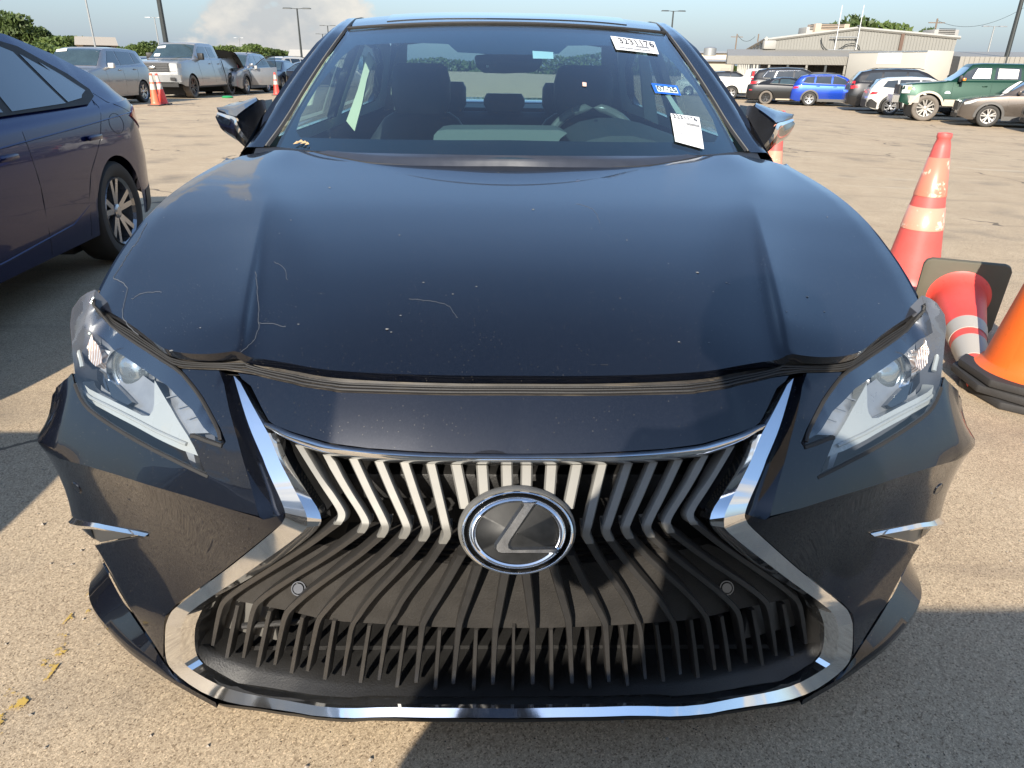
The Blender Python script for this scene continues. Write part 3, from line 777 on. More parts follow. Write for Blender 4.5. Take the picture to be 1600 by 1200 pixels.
for sg in (-1, 1):
    hl = bpy.data.objects.new('headlight', None); C.objects.link(hl); hl.parent = lexus
    f = (lambda P: P) if sg < 0 else mir
    panel('lens', sided(lens_uv, sg), SF, LENS, hl, grid=.016, rim=0, off=-.001)
    # tub behind everything
    tub = T([(345, 690), (301, 605), (245, 560), (165, 505), (146, 468), (135, 462), (113, 486), (112, 553), (119, 603), (143, 641), (229, 694), (324, 740), (300, 680)])
    SB = (lambda u, v, off=0.0: SF(u, v)+np.array([.42*(1 if u < 0 else -1), .25, -.86])*abs(off)*.85)
    panel('lamp_tub', sided(tub, sg), SB, BEZ, hl, grid=.04, rim=0, off=-.085)
    rim_uv = [tuple(p) for p in lens_uv]+[tuple(lens_uv[0])]
    ruled('lamp_wall', f(P3(rim_uv, -.004)), f([SB(a, b, .085) for a, b in rim_uv]), BEZ, hl, n=1)
    # glossy eyebrow along the bonnet edge
    brow = T([(301, 604), (281, 580), (245, 558), (203, 531), (165, 503), (147, 481), (146, 468), (124, 503), (131, 512), (177, 546), (234, 584), (262, 603), (300, 640), (318, 668), (326, 676), (342, 685), (340, 672), (320, 632)], -.010)
    panel('lamp_eyebrow', sided(brow, sg), SF, GLOSS_BLACK if False else simple('sky_tinted_bezel', (.010, .014, .024), .10, coat=1.0), hl, grid=.02, rim=.012, off=-.010)  # black bezel; the blue of the reflected sky is put into its colour
    # grey inner triangle with faint ribs
    tri = T([(240, 590), (262, 604), (300, 641), (318, 668), (326, 676), (295, 677)], -.022)
    panel('marker_tray', sided(tri, sg), SF, CHAM, hl, grid=.02, rim=.01, off=-.024)
    for k in range(3):
        a = P3(T([(262+k*16, 622+k*17), (284+k*13, 616+k*17)], -.02), -.018); a = f(a)
        mm = MB(); mm.tube(a, .0012, 6); mm.obj('tray_rib', CHAM, hl)
    # pearl L shaped light guide
    d1 = T([(118, 600), (133, 624), (178, 649), (229, 676), (281, 702), (312, 713), (293, 680), (267, 637), (241.5, 594), (241, 630), (239, 641), (233, 650), (222, 649), (178, 627), (140, 608), (126, 592)], -.018)
    panel('light_guide', sided(d1, sg), SF, DRL, hl, grid=.012, rim=.025, off=-.018)
    A = T([(114, 588), (130, 616), (177, 639), (229, 666), (290, 694)], -.014); ar = chaikin(A, 1)
    mm = MB(); mm.tube(f(P3(ar, -.016)), .0032, 8); mm.obj('light_guide_edge', DRL, hl, smooth=True)
    sl_ = T([(121, 500), (119, 525), (120, 553), (126, 573)], -.01); mm = MB(); mm.tube(f(P3(chaikin(sl_, 1), -.014)), [.003]+[.0055]*5+[.003] if len(chaikin(sl_, 1)) == 7 else .0045, 8); mm.obj('side_marker_bar', DRL, hl, smooth=True)
    # side reflector with prisms
    am = T([(129, 513), (142, 516), (153, 540), (158, 566), (148, 572), (138, 560), (131, 535)], -.02)
    panel('side_reflector', sided(am, sg), SF, AMBER, hl, grid=.02, rim=.02, off=-.022)
    # projector
    u, v = fcast(198, 577, -.03); p = SF(u, v, -.040)
    if sg > 0: p = mir([p])[0]
    axis = Vector((sg*.28*-1*-1, -.93, .22)).normalized() if False else Vector((.22*sg, -.95, .20)).normalized()
    def put(o): o.location = tuple(p); o.rotation_euler = axis.to_track_quat('Z', 'Y').to_euler()
    RPJ = .0345
    mm = MB(); mm.lathe([(RPJ*1.30, -.03), (RPJ*1.38, .004), (RPJ*1.30, .010), (RPJ*1.22, .006), (RPJ*1.12, .000), (RPJ*1.04, -.004), (RPJ*1.0, -.008)], 48); put(mm.obj('projector_ring', REFL, hl, smooth=True))
    mm = MB(); mm.lathe([(RPJ*1.75, -.05), (RPJ*1.62, -.004), (RPJ*1.42, -.006), (RPJ*1.36, -.02)], 48); put(mm.obj('projector_shroud', CHAM, hl, smooth=True, sharp=30))
    mm = MB(); mm.lathe([(RPJ*1.02*math.cos(a_), -.010+RPJ*.62*math.sin(a_)) for a_ in np.linspace(0, math.pi/2-.01, 12)], 48)
    t_ = bpy.data.materials.get('projector_glass') or simple('projector_glass', (.34, .38, .40), .03, metal=.75, coat=1.0, var=.5, scale=20); put(mm.obj('projector_lens', t_, hl, smooth=True, sharp=80))
    # dark scoops under the projector
    for poly in ([(163, 590), (178, 600), (190, 612), (205, 628), (197, 633), (184, 628), (172, 618)], [(150, 575), (160, 583), (168, 612), (160, 606), (150, 592)]):
        panel('lamp_scoop', sided(T(poly, -.03), sg), SF, GLOSS_BLACK, hl, grid=.03, rim=.02, off=-.032)
    panel('lamp_chamber', sided(T([(131, 515), (176, 545), (236, 588), (240, 640), (226, 652), (178, 630), (140, 610), (124, 588), (122, 530)]), sg), SB, CHAM, hl, grid=.03, rim=0, off=-.062)
    # rubber shut line between lamp and body
    ln = f(P3(chaikin([tuple(q) for q in T(lens_up[:-1]+[(147, 470)])], 1), .0005)); mm = MB(); mm.tube(ln, .0035, 6); mm.obj('lamp_gasket', RUBBER, hl, smooth=True)
    ln = f(P3(chaikin([tuple(q) for q in T([(116, 600), (127, 627), (143, 645), (185, 673), (229, 698), (281, 724), (325, 745)])], 1), -.003)); mm = MB(); mm.tube(ln, .0045, 6); mm.obj('lamp_gasket', RUBBER, hl, smooth=True)
    ln = f(P3(chaikin([tuple(q) for q in T([(298, 681), (306, 682), (325, 690), (347, 697)])], 1), -.002)); mm = MB(); mm.tube(ln, .0045, 6); mm.obj('lamp_gasket', RUBBER, hl, smooth=True)
    # chrome blade of the corner vent with its recess
    vt = bpy.data.objects.new('corner_vent', None); C.objects.link(vt); vt.parent = lexus
    vu = res2(T([(107, 808), (150, 815), (190, 824), (233, 833)]), 14); vl = res2(T([(111, 822), (150, 826), (190, 832), (229, 837.5)]), 14)
    ruled('chrome_blade', f(P3(vu, -.004)), f(P3(vu*.5+vl*.5, .007)), CHROME, vt, n=2, extra=(f(P3(vl, .002)), f(P3(vl, -.012))), sharp=50)
    rc = T([(111, 821), (150, 826), (190, 832), (228, 837), (190, 844), (148, 851)]); panel('vent_recess', sided(rc, sg), SF, CHAM if False else simple('grey_gloss_vent', (.05, .048, .045), .3, coat=.4), vt, grid=.02, rim=0, off=-.012)
    rc = T([(117, 822), (133, 825), (140, 846), (128, 834)]); panel('vent_opening', sided(rc, sg), SF, GLOSS_BLACK, vt, grid=.02, rim=0, off=-.009)
    # fender shut line / parking sensor of the bumper corner
    u, v = fcast(120, 762); p2 = SF(u, v, .0006); n2 = SF(u, v, .02)-p2
    if sg > 0: p2 = mir([p2])[0]; n2 = mir([n2])[0]
    mm = MB(); mm.lathe([(.0, .001), (.0105, .001), (.0115, .0), (.0125, .0008), (.0135, -.001)], 20); o = mm.obj('bumper_sensor', BLACK_PAINT, lexus, smooth=True); o.location = tuple(p2); o.rotation_euler = Vector(tuple(n2)).to_track_quat('Z', 'Y').to_euler()
    mm = MB()

print("MISSES", len(ERR)); [print(e) for e in ERR[:60]]
for q_ in [(332,1009),(592,1063),(802,1079),(262,962),(258,1030),(797,1121),(797,981),(107,808),(148,851)]: print("PT", q_, SF(*fcast(*q_)).round(3))
# ------------------------------------------------------------------ text helper (flat print)
def text_mesh(name, txt, size, mat, parent, M4, align='LEFT', squash=1.0):
    cu = bpy.data.curves.new(name, 'FONT'); cu.body = txt; cu.size = size; cu.align_x = align; cu.extrude = 0.0002
    o = bpy.data.objects.new(name, cu); C.objects.link(o)
    dg = bpy.context.evaluated_depsgraph_get(); me = bpy.data.meshes.new_from_object(o.evaluated_get(dg))
    bpy.data.objects.remove(o); me.materials.clear(); me.materials.append(mat)
    r = bpy.data.objects.new(name, me); C.objects.link(r); r.parent = parent
    r.matrix_local = M4 @ Matrix.Diagonal((squash, 1, 1, 1)); return r
def frame4(org, xdir, ydir):
    x = Vector(tuple(xdir)).normalized(); z = x.cross(Vector(tuple(ydir))).normalized(); y = z.cross(x)
    M_ = Matrix.Identity(4)
    for i in range(3): M_[i][0] = x[i]; M_[i][1] = y[i]; M_[i][2] = z[i]; M_[i][3] = org[i]
    return M_
# ------------------------------------------------------------------ windscreen
def WS(s, t, off=0.0):
    b = np.array([.705*s, 1.125+.225*s*s, 1.022-.016*s*s]); tp = np.array([.578*s, 1.872+.115*s*s, 1.372-.018*s*s])
    p = b*(1-t)+tp*t; p[2] += .022*4*t*(1-t)*.5; p[1] -= .012*4*t*(1-t)
    if off:
        n = np.array([.22*s, -.47, .88]); n /= np.linalg.norm(n); p = p+n*off
    return p
def wcast(px, py, off=0.0): return cast(WS, px, py, ((px-795)/320.0, .5), off)
WSG = glass('green_tinted_windscreen', (.60, .80, .82), 1.0, 0.0, .014, 1.52, 2.3)
frame_l = [(-1, 0), (-.6, -.03), (0, -.035), (.6, -.03), (1, 0), (1, .5), (1, 1), (.5, 1), (0, 1), (-.5, 1), (-1, 1), (-1, .5)]
ws_ = panel('windscreen', frame_l, WS, WSG, lexus, grid=.045, rim=0, off=.002)
FRIT = simple('black_glass_frit', (.010, .011, .014), .12, coat=1.0)
gin = [wcast(*p) for p in [(797, 217), (700, 217), (600, 216), (500, 214), (468, 213), (462, 203), (470, 178), (497, 132), (533, 88), (556, 69), (640, 65), (700, 67), (715, 80), (770, 83), (797, 83)]]
gin[0] = (0.0, gin[0][1]); gin[-1] = (0.0, gin[-1][1])
hole = gin+[(-s, t) for s, t in reversed(gin[1:-1])]
panel('frit_band', frame_l, WS, FRIT, lexus, grid=.045, rim=0, off=-.004, holes=[hole])
panel('shade_band', [(-.93, .905), (.93, .905), (.96, .995), (-.96, .995)], WS, glass('shade_band_tint', (.42, .55, .66), .0, 0, 0, 1.01), lexus, grid=.06, rim=0, off=-.006)
# cowl at the foot of the glass
cw = [HS(*hcast(x, y), .006) for x, y in [(490, 240), (530, 249), (578, 258), (640, 261), (720, 262), (797, 262)]]
cw[-1][0] = 0; cw = res3(cw, 24, 1)
wb_ = [WS(-.66+.66*i/23, -.02, .004) for i in range(24)]
A, B = cw+mir(cw)[::-1], wb_+mir(wb_)[::-1]
COWL = simple('satin_grey_cowl', (.030, .033, .042), .32, var=.2, scale=40, coat=.25)
ruled('cowl_panel', [p-np.array([0, 0, .004]) for p in A], [a*.5+b*.5+np.array([0, 0, .004]) for a, b in zip(A, B)], COWL, lexus, n=3, extra=(B,), sharp=60)
mm = MB(); mm.tube([p+np.array([0, .006, -.004]) for p in A], .0045, 6); mm.obj('cowl_seal', RUBBER, lexus, smooth=True)
for sg in (-1, 1):
    c1 = [HS(*hcast(x, y), .002) for x, y in [(490, 239), (455, 236), (425, 237), (396, 243)]]
    c2 = [WS(-.68, -.02, .004), WS(-.84, -.015, .004), WS(-.97, 0, .004), np.array([-.775, 1.40, 1.005])]
    f = (lambda P: P) if sg < 0 else mir
    ruled('cowl_corner', f(res3(c1, 12, 1)), f(res3(c2, 12, 1)), BLACK_PL, lexus, n=2)
    w = [np.array([-.42+0.02, 1.175, 1.033]), np.array([-.46, 1.16, 1.040]), np.array([-.52, 1.165, 1.036])]
    if sg < 0:
        mm = MB(); mm.tube([HS(*hcast(518,231),.012), HS(*hcast(528,229),.016), HS(*hcast(545,231),.012), HS(*hcast(556,233.5),.006)], [.003, .006, .005, .002], 6); mm.obj('wiper', BLACK_PL, lexus, smooth=True)
# ------------------------------------------------------------------ roof, pillars, side shell
def RF(s, y, off=0.0):
    w = np.interp(y, [1.85, 2.0, 2.3, 2.7, 3.1, 3.45], [.578, .598, .615, .615, .60, .56])
    z = np.interp(y, [1.85, 1.95, 2.1, 2.3, 2.55, 2.8, 3.1, 3.45], [1.366, 1.387, 1.411, 1.434, 1.446, 1.446, 1.43, 1.385])
    return np.array([w*s, y+.10*s*s*sstep(2.4, 1.9, y), z-.028*abs(s)**3+off])
q = [(-1, 1.885), (0, 1.885), (1, 1.885), (1, 3.42), (-1, 3.42)]
panel('roof', q, RF, BLACK_PAINT, lexus, grid=.05, rim=.02, off=.0)
panel('moonroof', [(-.75, 2.02), (.75, 2.02), (.75, 2.75), (-.75, 2.75)], RF, simple('dark_roof_glass', (.01, .012, .014), .03, coat=1.0), lexus, grid=.05, rim=.004, off=.003)
mm = MB(); mm.tube([WS(s, 1.0, .006) for s in np.linspace(-1, 1, 25)], .006, 6); mm.obj('roof_gasket', RUBBER, lexus, smooth=True)
PILL_O = [(-.828, 1.40, .985), (-.80, 1.50, 1.035), (-.765, 1.64, 1.128), (-.72, 1.80, 1.228), (-.678, 1.97, 1.315), (-.65, 2.15, 1.373), (-.642, 2.4, 1.405), (-.642, 2.75, 1.412), (-.63, 3.1, 1.39), (-.60, 3.45, 1.335)]
PILL_I = [WS(-1, 0, .003)+np.array([-.012, -.01, 0])]+[WS(-1, t, .003) for t in (.17, .42, .66, .86, 1.0)]+[RF(-1, y, .002) for y in (2.4, 2.75, 3.1, 3.42)]
po, pi_ = res3([np.array(p) for p in PILL_O], 60, 1), res3(PILL_I, 60, 1)
for sg in (-1, 1):
    f = (lambda P: P) if sg < 0 else mir
    r1 = [a*.80+b*.20+np.array([0, 0, .004]) for a, b in zip(pi_, po)]; r2 = [a*.35+b*.65+np.array([-.008, -.004, .012]) for a, b in zip(pi_, po)]
    ruled('pillar', f(r1), f(r2), BLACK_PAINT, lexus, n=3, extra=(f(po), f([p+np.array([.03, .02, -.03]) for p in po])), sharp=70)
    ruled('pillar_moulding', f([p+np.array([0, 0, .002]) for p in pi_]), f([a*.5+b*.5+np.array([0, 0, .008]) for a, b in zip(pi_, r1)]), RUBBER, lexus, n=2, extra=(f(r1), f([p-np.array([0, 0, .01]) for p in r1])), sharp=40)
    mm = MB(); mm.tube(f([a*.9+b*.1+np.array([0, -.002, .007]) for a, b in zip(pi_[:34], po[:34])]), .0022, 6); mm.obj('moulding_line', SATIN, lexus, smooth=True)
def SG(y, z, off=0.0):       # side glass / door frame surface (left side, x < 0)
    x = .845-.50*max(0, z-.96)**1.15-.02*sstep(2.8, 3.9, y)
    return np.array([-(x+off), y, z])
LINER = simple('pale_headliner', (.34, .37, .33), .8, bump=.1, scale=30)
frm = [(1.42, .955), (4.05, 1.0), (3.9, 1.10), (3.45, 1.33), (3.1, 1.385), (2.75, 1.405), (2.4, 1.40), (2.15, 1.368), (1.97, 1.31), (1.80, 1.222), (1.64, 1.12)]
h1 = [(1.66, 1.005), (2.60, 1.02), (2.585, 1.34), (2.40, 1.34), (2.18, 1.315), (2.0, 1.25), (1.82, 1.14)]
h2 = [(2.70, 1.02), (3.55, 1.05), (3.62, 1.10), (3.42, 1.24), (3.15, 1.315), (2.70, 1.342)]
SIDEG = glass('side_glass', (.70, .80, .76), 1.0, 0, .01)
for sg in (-1, 1):
    fn = SG if sg < 0 else (lambda y, z, off=0.0: SG(y, z, off)*np.array([-1, 1, 1]))
    panel('door_frame', frm, fn, GLOSS_BLACK, lexus, grid=.05, rim=.03, holes=[h1, h2])
    panel('pillar_trim', [(y, z) for y, z in frm], fn, LINER, lexus, grid=.05, rim=0, off=-.045, holes=[[(y, z) for y, z in h1], [(y, z) for y, z in h2]])
    panel('side_window', h1, fn, SIDEG, lexus, grid=.09, rim=0, off=-.008)
    panel('side_window', h2, fn, SIDEG, lexus, grid=.09, rim=0, off=-.008)
# fender, doors, quarter: sections swept from the bonnet corner to the tail
ys = list(np.arange(.47, 4.95, .06))
def zarch(y, z0, yc, R=.365, zc=.33):
    d = abs(y-yc)
    return max(z0, zc+math.sqrt(R*R-d*d)) if d < R else z0
rows = []
for y in ys:
    xw = np.interp(y, [.50, .8, 1.2, 3.2, 4.2, 4.75, 4.95], [.936, .936, .932, .932, .915, .84, .72])
    ztop = ZE(y) if y < 1.25 else np.interp(y, [1.25, 1.45, 4.0, 4.6, 4.95], [ZE(1.25), .965, 1.01, 1.03, .95])
    xt = XE(y) if y < 1.2 else np.interp(y, [1.2, 1.45, 4.0, 4.95], [XE(1.2), .835, .80, .68])
    zb = max(zarch(y, .20, 1.0), zarch(y, .20, 3.87))
    ks = .45+.55*sstep(.48, .80, y)
    sec = [(xt-.003, ztop-.010), (xt+.012, ztop-.006), (xt+(xw-xt)*.40*ks, ztop-.035), (xt+(xw-.045-xt)*ks, ztop-.10), (xt+(xw-.016-xt)*ks, ztop-.17), (xt+(xw-xt)*(.4+.6*ks), ztop-.26), (xw, .56), (xw-.004, .44), (xw-.012, .30), (xw-.03, .20)]
    rows.append([np.array([-x, y, max(z, zb)]) for x, z in sec])
for sg in (-1, 1):
    V = []; F = []; n = len(rows[0])
    for r in rows: V += (r if sg < 0 else mir(r))
    for i in range(len(rows)-1):
        for j in range(n-1): F.append([i*n+j, i*n+j+1, (i+1)*n+j+1, (i+1)*n+j])
    o = mesh_obj('side_body', V, F, BLACK_PAINT, lexus, sharp=60)
# boot lid, rear window, tail
def RW(s, t, off=0.0):
    b = np.array([.66*s, 4.18-.10*s*s, 1.04]); tp = np.array([.56*s, 3.42-.05*s*s, 1.39-.03*abs(s)**3]); return b*(1-t)+tp*t+np.array([0, 0, off+.02*4*t*(1-t)])
panel('rear_window', [(-1, 0), (1, 0), (1, 1), (-1, 1)], RW, glass('rear_glass', (.72, .84, .82), .6, 0, .02), lexus, grid=.08, rim=0)
mm = MB(); mm.box((0, 4.55, 1.005), (1.5, .80, .05)); mm.box((0, 4.93, .72), (1.5, .06, .55)); mm.obj('boot_lid', BLACK_PAINT, lexus, bevel=.02)
mm = MB()
for sx in (-1, 1): mm.add([(sx*.66, 4.10, 1.03), (sx*.83, 4.05, .99), (sx*.62, 3.42, 1.36), (sx*.555, 3.40, 1.385)], [[0, 1, 2, 3]])
mm.obj('rear_pillar', BLACK_PAINT, lexus)
mm = MB()
for sx in (-1, 1): mm.add([(sx*.64, 4.06, 1.00), (sx*.78, 4.0, .97), (sx*.59, 3.40, 1.33), (sx*.53, 3.38, 1.36)], [[0, 1, 2, 3]])
mm.obj('rear_pillar_trim', LINER, lexus)
mm = MB(); mm.box((0, 2.72, 1.372), (1.06, 1.2, .012)); mm.obj('headliner', LINER, lexus)
mm = MB(); mm.box((0, 2.7, .19), (1.7, 4.2, .04)); mm.box((0, .62, .45), (1.5, .04, .5)); mm.obj('floor_pan', BLACK_PL, lexus)
def wheel(par, x, y, z, r, wid, spokes, rimmat, side=1, two=True, tyremat=None, loc='wheel', n=36, gap=.5):
    w = bpy.data.objects.new(loc, None); C.objects.link(w); w.parent = par; w.location = (x, y, z)
    m = MB(); a = r*.70; h = wid/2
    m.lathe([(a, -h*.80), (r*.80, -h), (r*.93, -h*.97), (r*.985, -h*.80), (r, -h*.45), (r, h*.45), (r*.985, h*.80), (r*.93, h*.97), (r*.80, h), (a, h*.80), (a*.96, h*.5), (a*.96, -h*.5)], n, 'X', close=True)
    m.obj('tyre', tyremat or RUBBER, w, smooth=True, sharp=40)
    m = MB(); s = side
    m.lathe([(a*.99, h*.80*s), (a*.97, h*.90*s), (a*.90, h*.74*s), (a*.88, -h*.1*s), (a*.5, -h*.2*s), (.001, -h*.2*s)], n, 'X')
    for k in range(spokes):
        g = 2*math.pi*k/spokes+.3
        for dg, wd in (((-.16, .15), (.16, .15)) if two else ((0, .2),)):
            c0, c1 = g+dg*.5, g+dg*1.3
            r0, r1 = a*.13, a*.93
            def pt(rr, ang, off, hh): return (hh, rr*math.cos(ang)-off*math.sin(ang), rr*math.sin(ang)+off*math.cos(ang))
            w0, w1 = a*wd*.55, a*wd*.50
            xo, xi = h*.62*s, h*.30*s; xo2 = h*.80*s
            m.add([pt(r0, c0, -w0, xo), pt(r0, c0, w0, xo), pt(r1, c1, w1, xo2), pt(r1, c1, -w1, xo2), pt(r0, c0, -w0, xi), pt(r0, c0, w0, xi), pt(r1, c1, w1, xi), pt(r1, c1, -w1, xi)],
                  [[0, 1, 2, 3], [7, 6, 5, 4], [0, 4, 5, 1], [1, 5, 6, 2], [2, 6, 7, 3], [3, 7, 4, 0]])
    m.lathe([(a*.20, h*.4*s), (a*.20, h*.68*s), (a*.13, h*.74*s), (.001, h*.74*s)], 16, 'X')
    m.obj('rim', rimmat, w, smooth=False)
    m = MB(); m.lathe([(a*.86, -h*.12*s), (.001, -h*.12*s)], n, 'X'); m.obj('brake_disc', GLOSS_BLACK, w)
    return w
ALLOY = simple('silver_alloy', (.50, .50, .50), .28, metal=.8, var=.1)
DALLOY = simple('dark_alloy', (.05, .05, .052), .3, metal=.6)
for sx in (-1, 1):
    for y in (1.0, 3.87): wheel(lexus, sx*.80, y, .335, .335, .225, 10, ALLOY, side=sx, two=False)
# ------------------------------------------------------------------ cabin
LEATH = simple('black_leather', (.020, .022, .026), .5, var=.25, scale=14, bump=.15)
DASH = simple('dark_dash', (.030, .036, .040), .6, bump=.2)
DASHG = simple('grey_green_dash_pad', (.095, .11, .10), .6, bump=.1)
def cushion(name, secs, mat, par, sub=2):
    """sections: (centre y, z, half width, half depth, tilt)"""
    V = []; F = []; n = 16
    for (x, y, z, hw, hd) in secs:
        for k in range(n):
            g = 2*math.pi*k/n; c_, s_ = math.cos(g), math.sin(g)
            V.append((x+hw*math.copysign(abs(c_)**.45, c_), y+hd*math.copysign(abs(s_)**.6, s_), z))
    for i in range(len(secs)-1):
        for k in range(n): F.append([i*n+k, i*n+(k+1) % n, (i+1)*n+(k+1) % n, (i+1)*n+k])
    F += [list(range(n))[::-1], list(range((len(secs)-1)*n, len(secs)*n))]
    m = MB(); m.add(V, F); return m.obj(name, mat, par, smooth=True, sharp=50)
for sx in (-.385, .355):
    seat = bpy.data.objects.new('front_seat', None); C.objects.link(seat); seat.parent = lexus
    cushion('backrest', [(sx, 2.40, .55, .24, .07), (sx, 2.46, .75, .25, .07), (sx, 2.53, .93, .235, .06), (sx, 2.57, 1.02, .17, .05), (sx, 2.585, 1.045, .13, .045)], LEATH, seat)
    cushion('headrest', [(sx, 2.575, 1.04, .115, .045), (sx, 2.58, 1.10, .135, .052), (sx, 2.59, 1.18, .135, .052), (sx, 2.60, 1.235, .12, .045), (sx, 2.60, 1.250, .095, .03)], LEATH, seat)
    cushion('seat_base', [(sx, 2.15, .42, .25, .27), (sx, 2.15, .56, .25, .27), (sx, 2.15, .60, .22, .24)], LEATH, seat)
rs = bpy.data.objects.new('rear_bench', None); C.objects.link(rs); rs.parent = lexus
cushion('backrest', [(0, 3.35, .55, .66, .08), (0, 3.43, .80, .66, .08), (0, 3.50, .96, .62, .06), (0, 3.52, 1.0, .58, .04)], LEATH, rs)
for x_, hw, zt in ((-.33, .11, 1.16), (0, .12, 1.10), (.33, .11, 1.16)):
    cushion('headrest', [(x_, 3.50, 1.0, hw*.8, .04), (x_, 3.51, 1.04, hw, .05), (x_, 3.52, zt-.03, hw, .05), (x_, 3.52, zt, hw*.85, .035)], LEATH, rs)
mm = MB(); mm.box((0, 3.85, 1.01), (1.3, .55, .02)); mm.obj('parcel_shelf', DASH, lexus)
# dash
mm = MB(); mm.add([(-.70, 1.28, .985), (.70, 1.28, .985), (.74, 1.62, 1.0), (-.74, 1.62, 1.0), (-.72, 1.85, .955), (.72, 1.85, .955), (-.72, 1.88, .70), (.72, 1.88, .70), (-.3, 1.16, .90), (.3, 1.16, .90)],
    [[0, 1, 2, 3], [3, 2, 5, 4], [4, 5, 7, 6], [8, 9, 1, 0]]); mm.obj('dashboard', DASH, lexus)
dp = [at_y(x, y, 1.70) for x, y in [(686, 219), (688, 203), (693, 197), (706, 195), (800, 195), (865, 196), (876, 200), (866, 208), (860, 219)]]
dq = [p+np.array([0, -.26, .004]) for p in dp]; n = len(dp)
mm = MB(); mm.add(dp+dq, [list(range(n)), list(range(n, 2*n))[::-1]]+[[i, (i+1) % n, n+(i+1) % n, n+i] for i in range(n)]); mm.obj('dash_pad', DASHG, lexus)
# instrument hood
dp = [at_y(x, y, 1.72) for x, y in [(862, 218), (874, 206), (905, 190), (935, 184), (965, 184), (1000, 192), (1050, 210), (1060, 222)]]
dq = [p+np.array([0, -.30, -.035]) for p in dp]; n = len(dp)
mm = MB(); mm.add(dp+dq, [list(range(n)), list(range(n, 2*n))[::-1]]+[[i, (i+1) % n, n+(i+1) % n, n+i] for i in range(n)]); mm.obj('instrument_hood', DASH, lexus)
# steering wheel
sw = bpy.data.objects.new('steering_wheel', None); C.objects.link(sw); sw.parent = lexus
cx, cyy, czz, RW_ = .335, 1.98, .922, .185
pts = [(cx+RW_*math.cos(g), cyy+.30*RW_*math.sin(g), czz+.95*RW_*math.sin(g)) for g in np.linspace(0, 2*math.pi, 41)]
mm = MB(); mm.tube(pts, .0165, 10, cap=False); mm.obj('rim', simple('grey_leather_rim', (.085, .09, .085), .32, coat=.2), sw, smooth=True)
mm = MB(); mm.box((cx, cyy-.01, czz-.01), (.15, .05, .12), rx=-.3); mm.box((cx, cyy, czz), (.34, .02, .03), rx=-.3); mm.obj('hub', DASH, sw, bevel=.012)
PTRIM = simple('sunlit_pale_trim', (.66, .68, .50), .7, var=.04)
def trimy(pts, y, name, mat):
    a = [at_y(px, py, y) for px, py in pts]; b = [p+np.array([0, .03, 0]) for p in a]; n = len(a)
    m = MB(); m.add(a+b, [list(range(n)), list(range(n, 2*n))[::-1]]+[[i, (i+1) % n, n+(i+1) % n, n+i] for i in range(n)]); return m.obj(name, mat, lexus)
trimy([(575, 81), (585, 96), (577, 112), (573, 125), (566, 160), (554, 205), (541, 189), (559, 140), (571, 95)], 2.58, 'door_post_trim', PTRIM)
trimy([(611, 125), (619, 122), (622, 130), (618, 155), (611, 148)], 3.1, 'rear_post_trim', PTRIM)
trimy([(999, 86), (1013, 88), (1021, 135), (1029, 195), (1007, 185), (1003, 130)], 2.35, 'door_post_trim', LINER)
trimy([(1041, 150), (1047, 148), (1071, 183), (1062, 186)], 1.75, 'front_post_trim', LINER)
# interior mirror with sensor housing
im = bpy.data.objects.new('rear_view_mirror', None); C.objects.link(im); im.parent = lexus
def pris(pts, y, dy, name, mat, par, bev=.004):
    a = [at_y(px, py, y) for px, py in pts]; b = [p+np.array([0, dy, 0]) for p in a]; n = len(a)
    m = MB(); m.add(a+b, [list(range(n)), list(range(n, 2*n))[::-1]]+[[i, (i+1) % n, n+(i+1) % n, n+i] for i in range(n)]); return m.obj(name, mat, par, bevel=bev)
pris([(741, 90), (744, 86), (772, 84), (820, 84), (846, 87), (848, 96), (843, 107), (834, 113), (790, 115), (756, 114), (745, 106)], 1.86, .03, 'mirror_head', simple('black_mirror_back', (.012, .012, .014), .3), im, .004)
pris([(716, 66), (884, 67), (866, 80), (850, 86), (768, 86), (724, 79)], 1.80, .06, 'sensor_housing', simple('black_housing', (.008, .009, .011), .3), im)
WHT = simple('white_paper', (.80, .80, .78), .6, var=.03); BLK = simple('black_print', (.02, .02, .025), .6); BLU = simple('blue_sticker', (.02, .12, .55), .4)
GRYP = simple('grey_print', (.22, .22, .24), .6)
pris([(759.5, 102), (764, 102), (764, 105.5), (759.5, 105.5)], 1.853, .001, 'compass_display', WHT, im, 0)
pris([(780, 83), (787, 73.5), (795, 73.5), (803, 83)], 1.79, .001, 'camera_window', simple('grey_window', (.35, .38, .40), .3), im, 0)
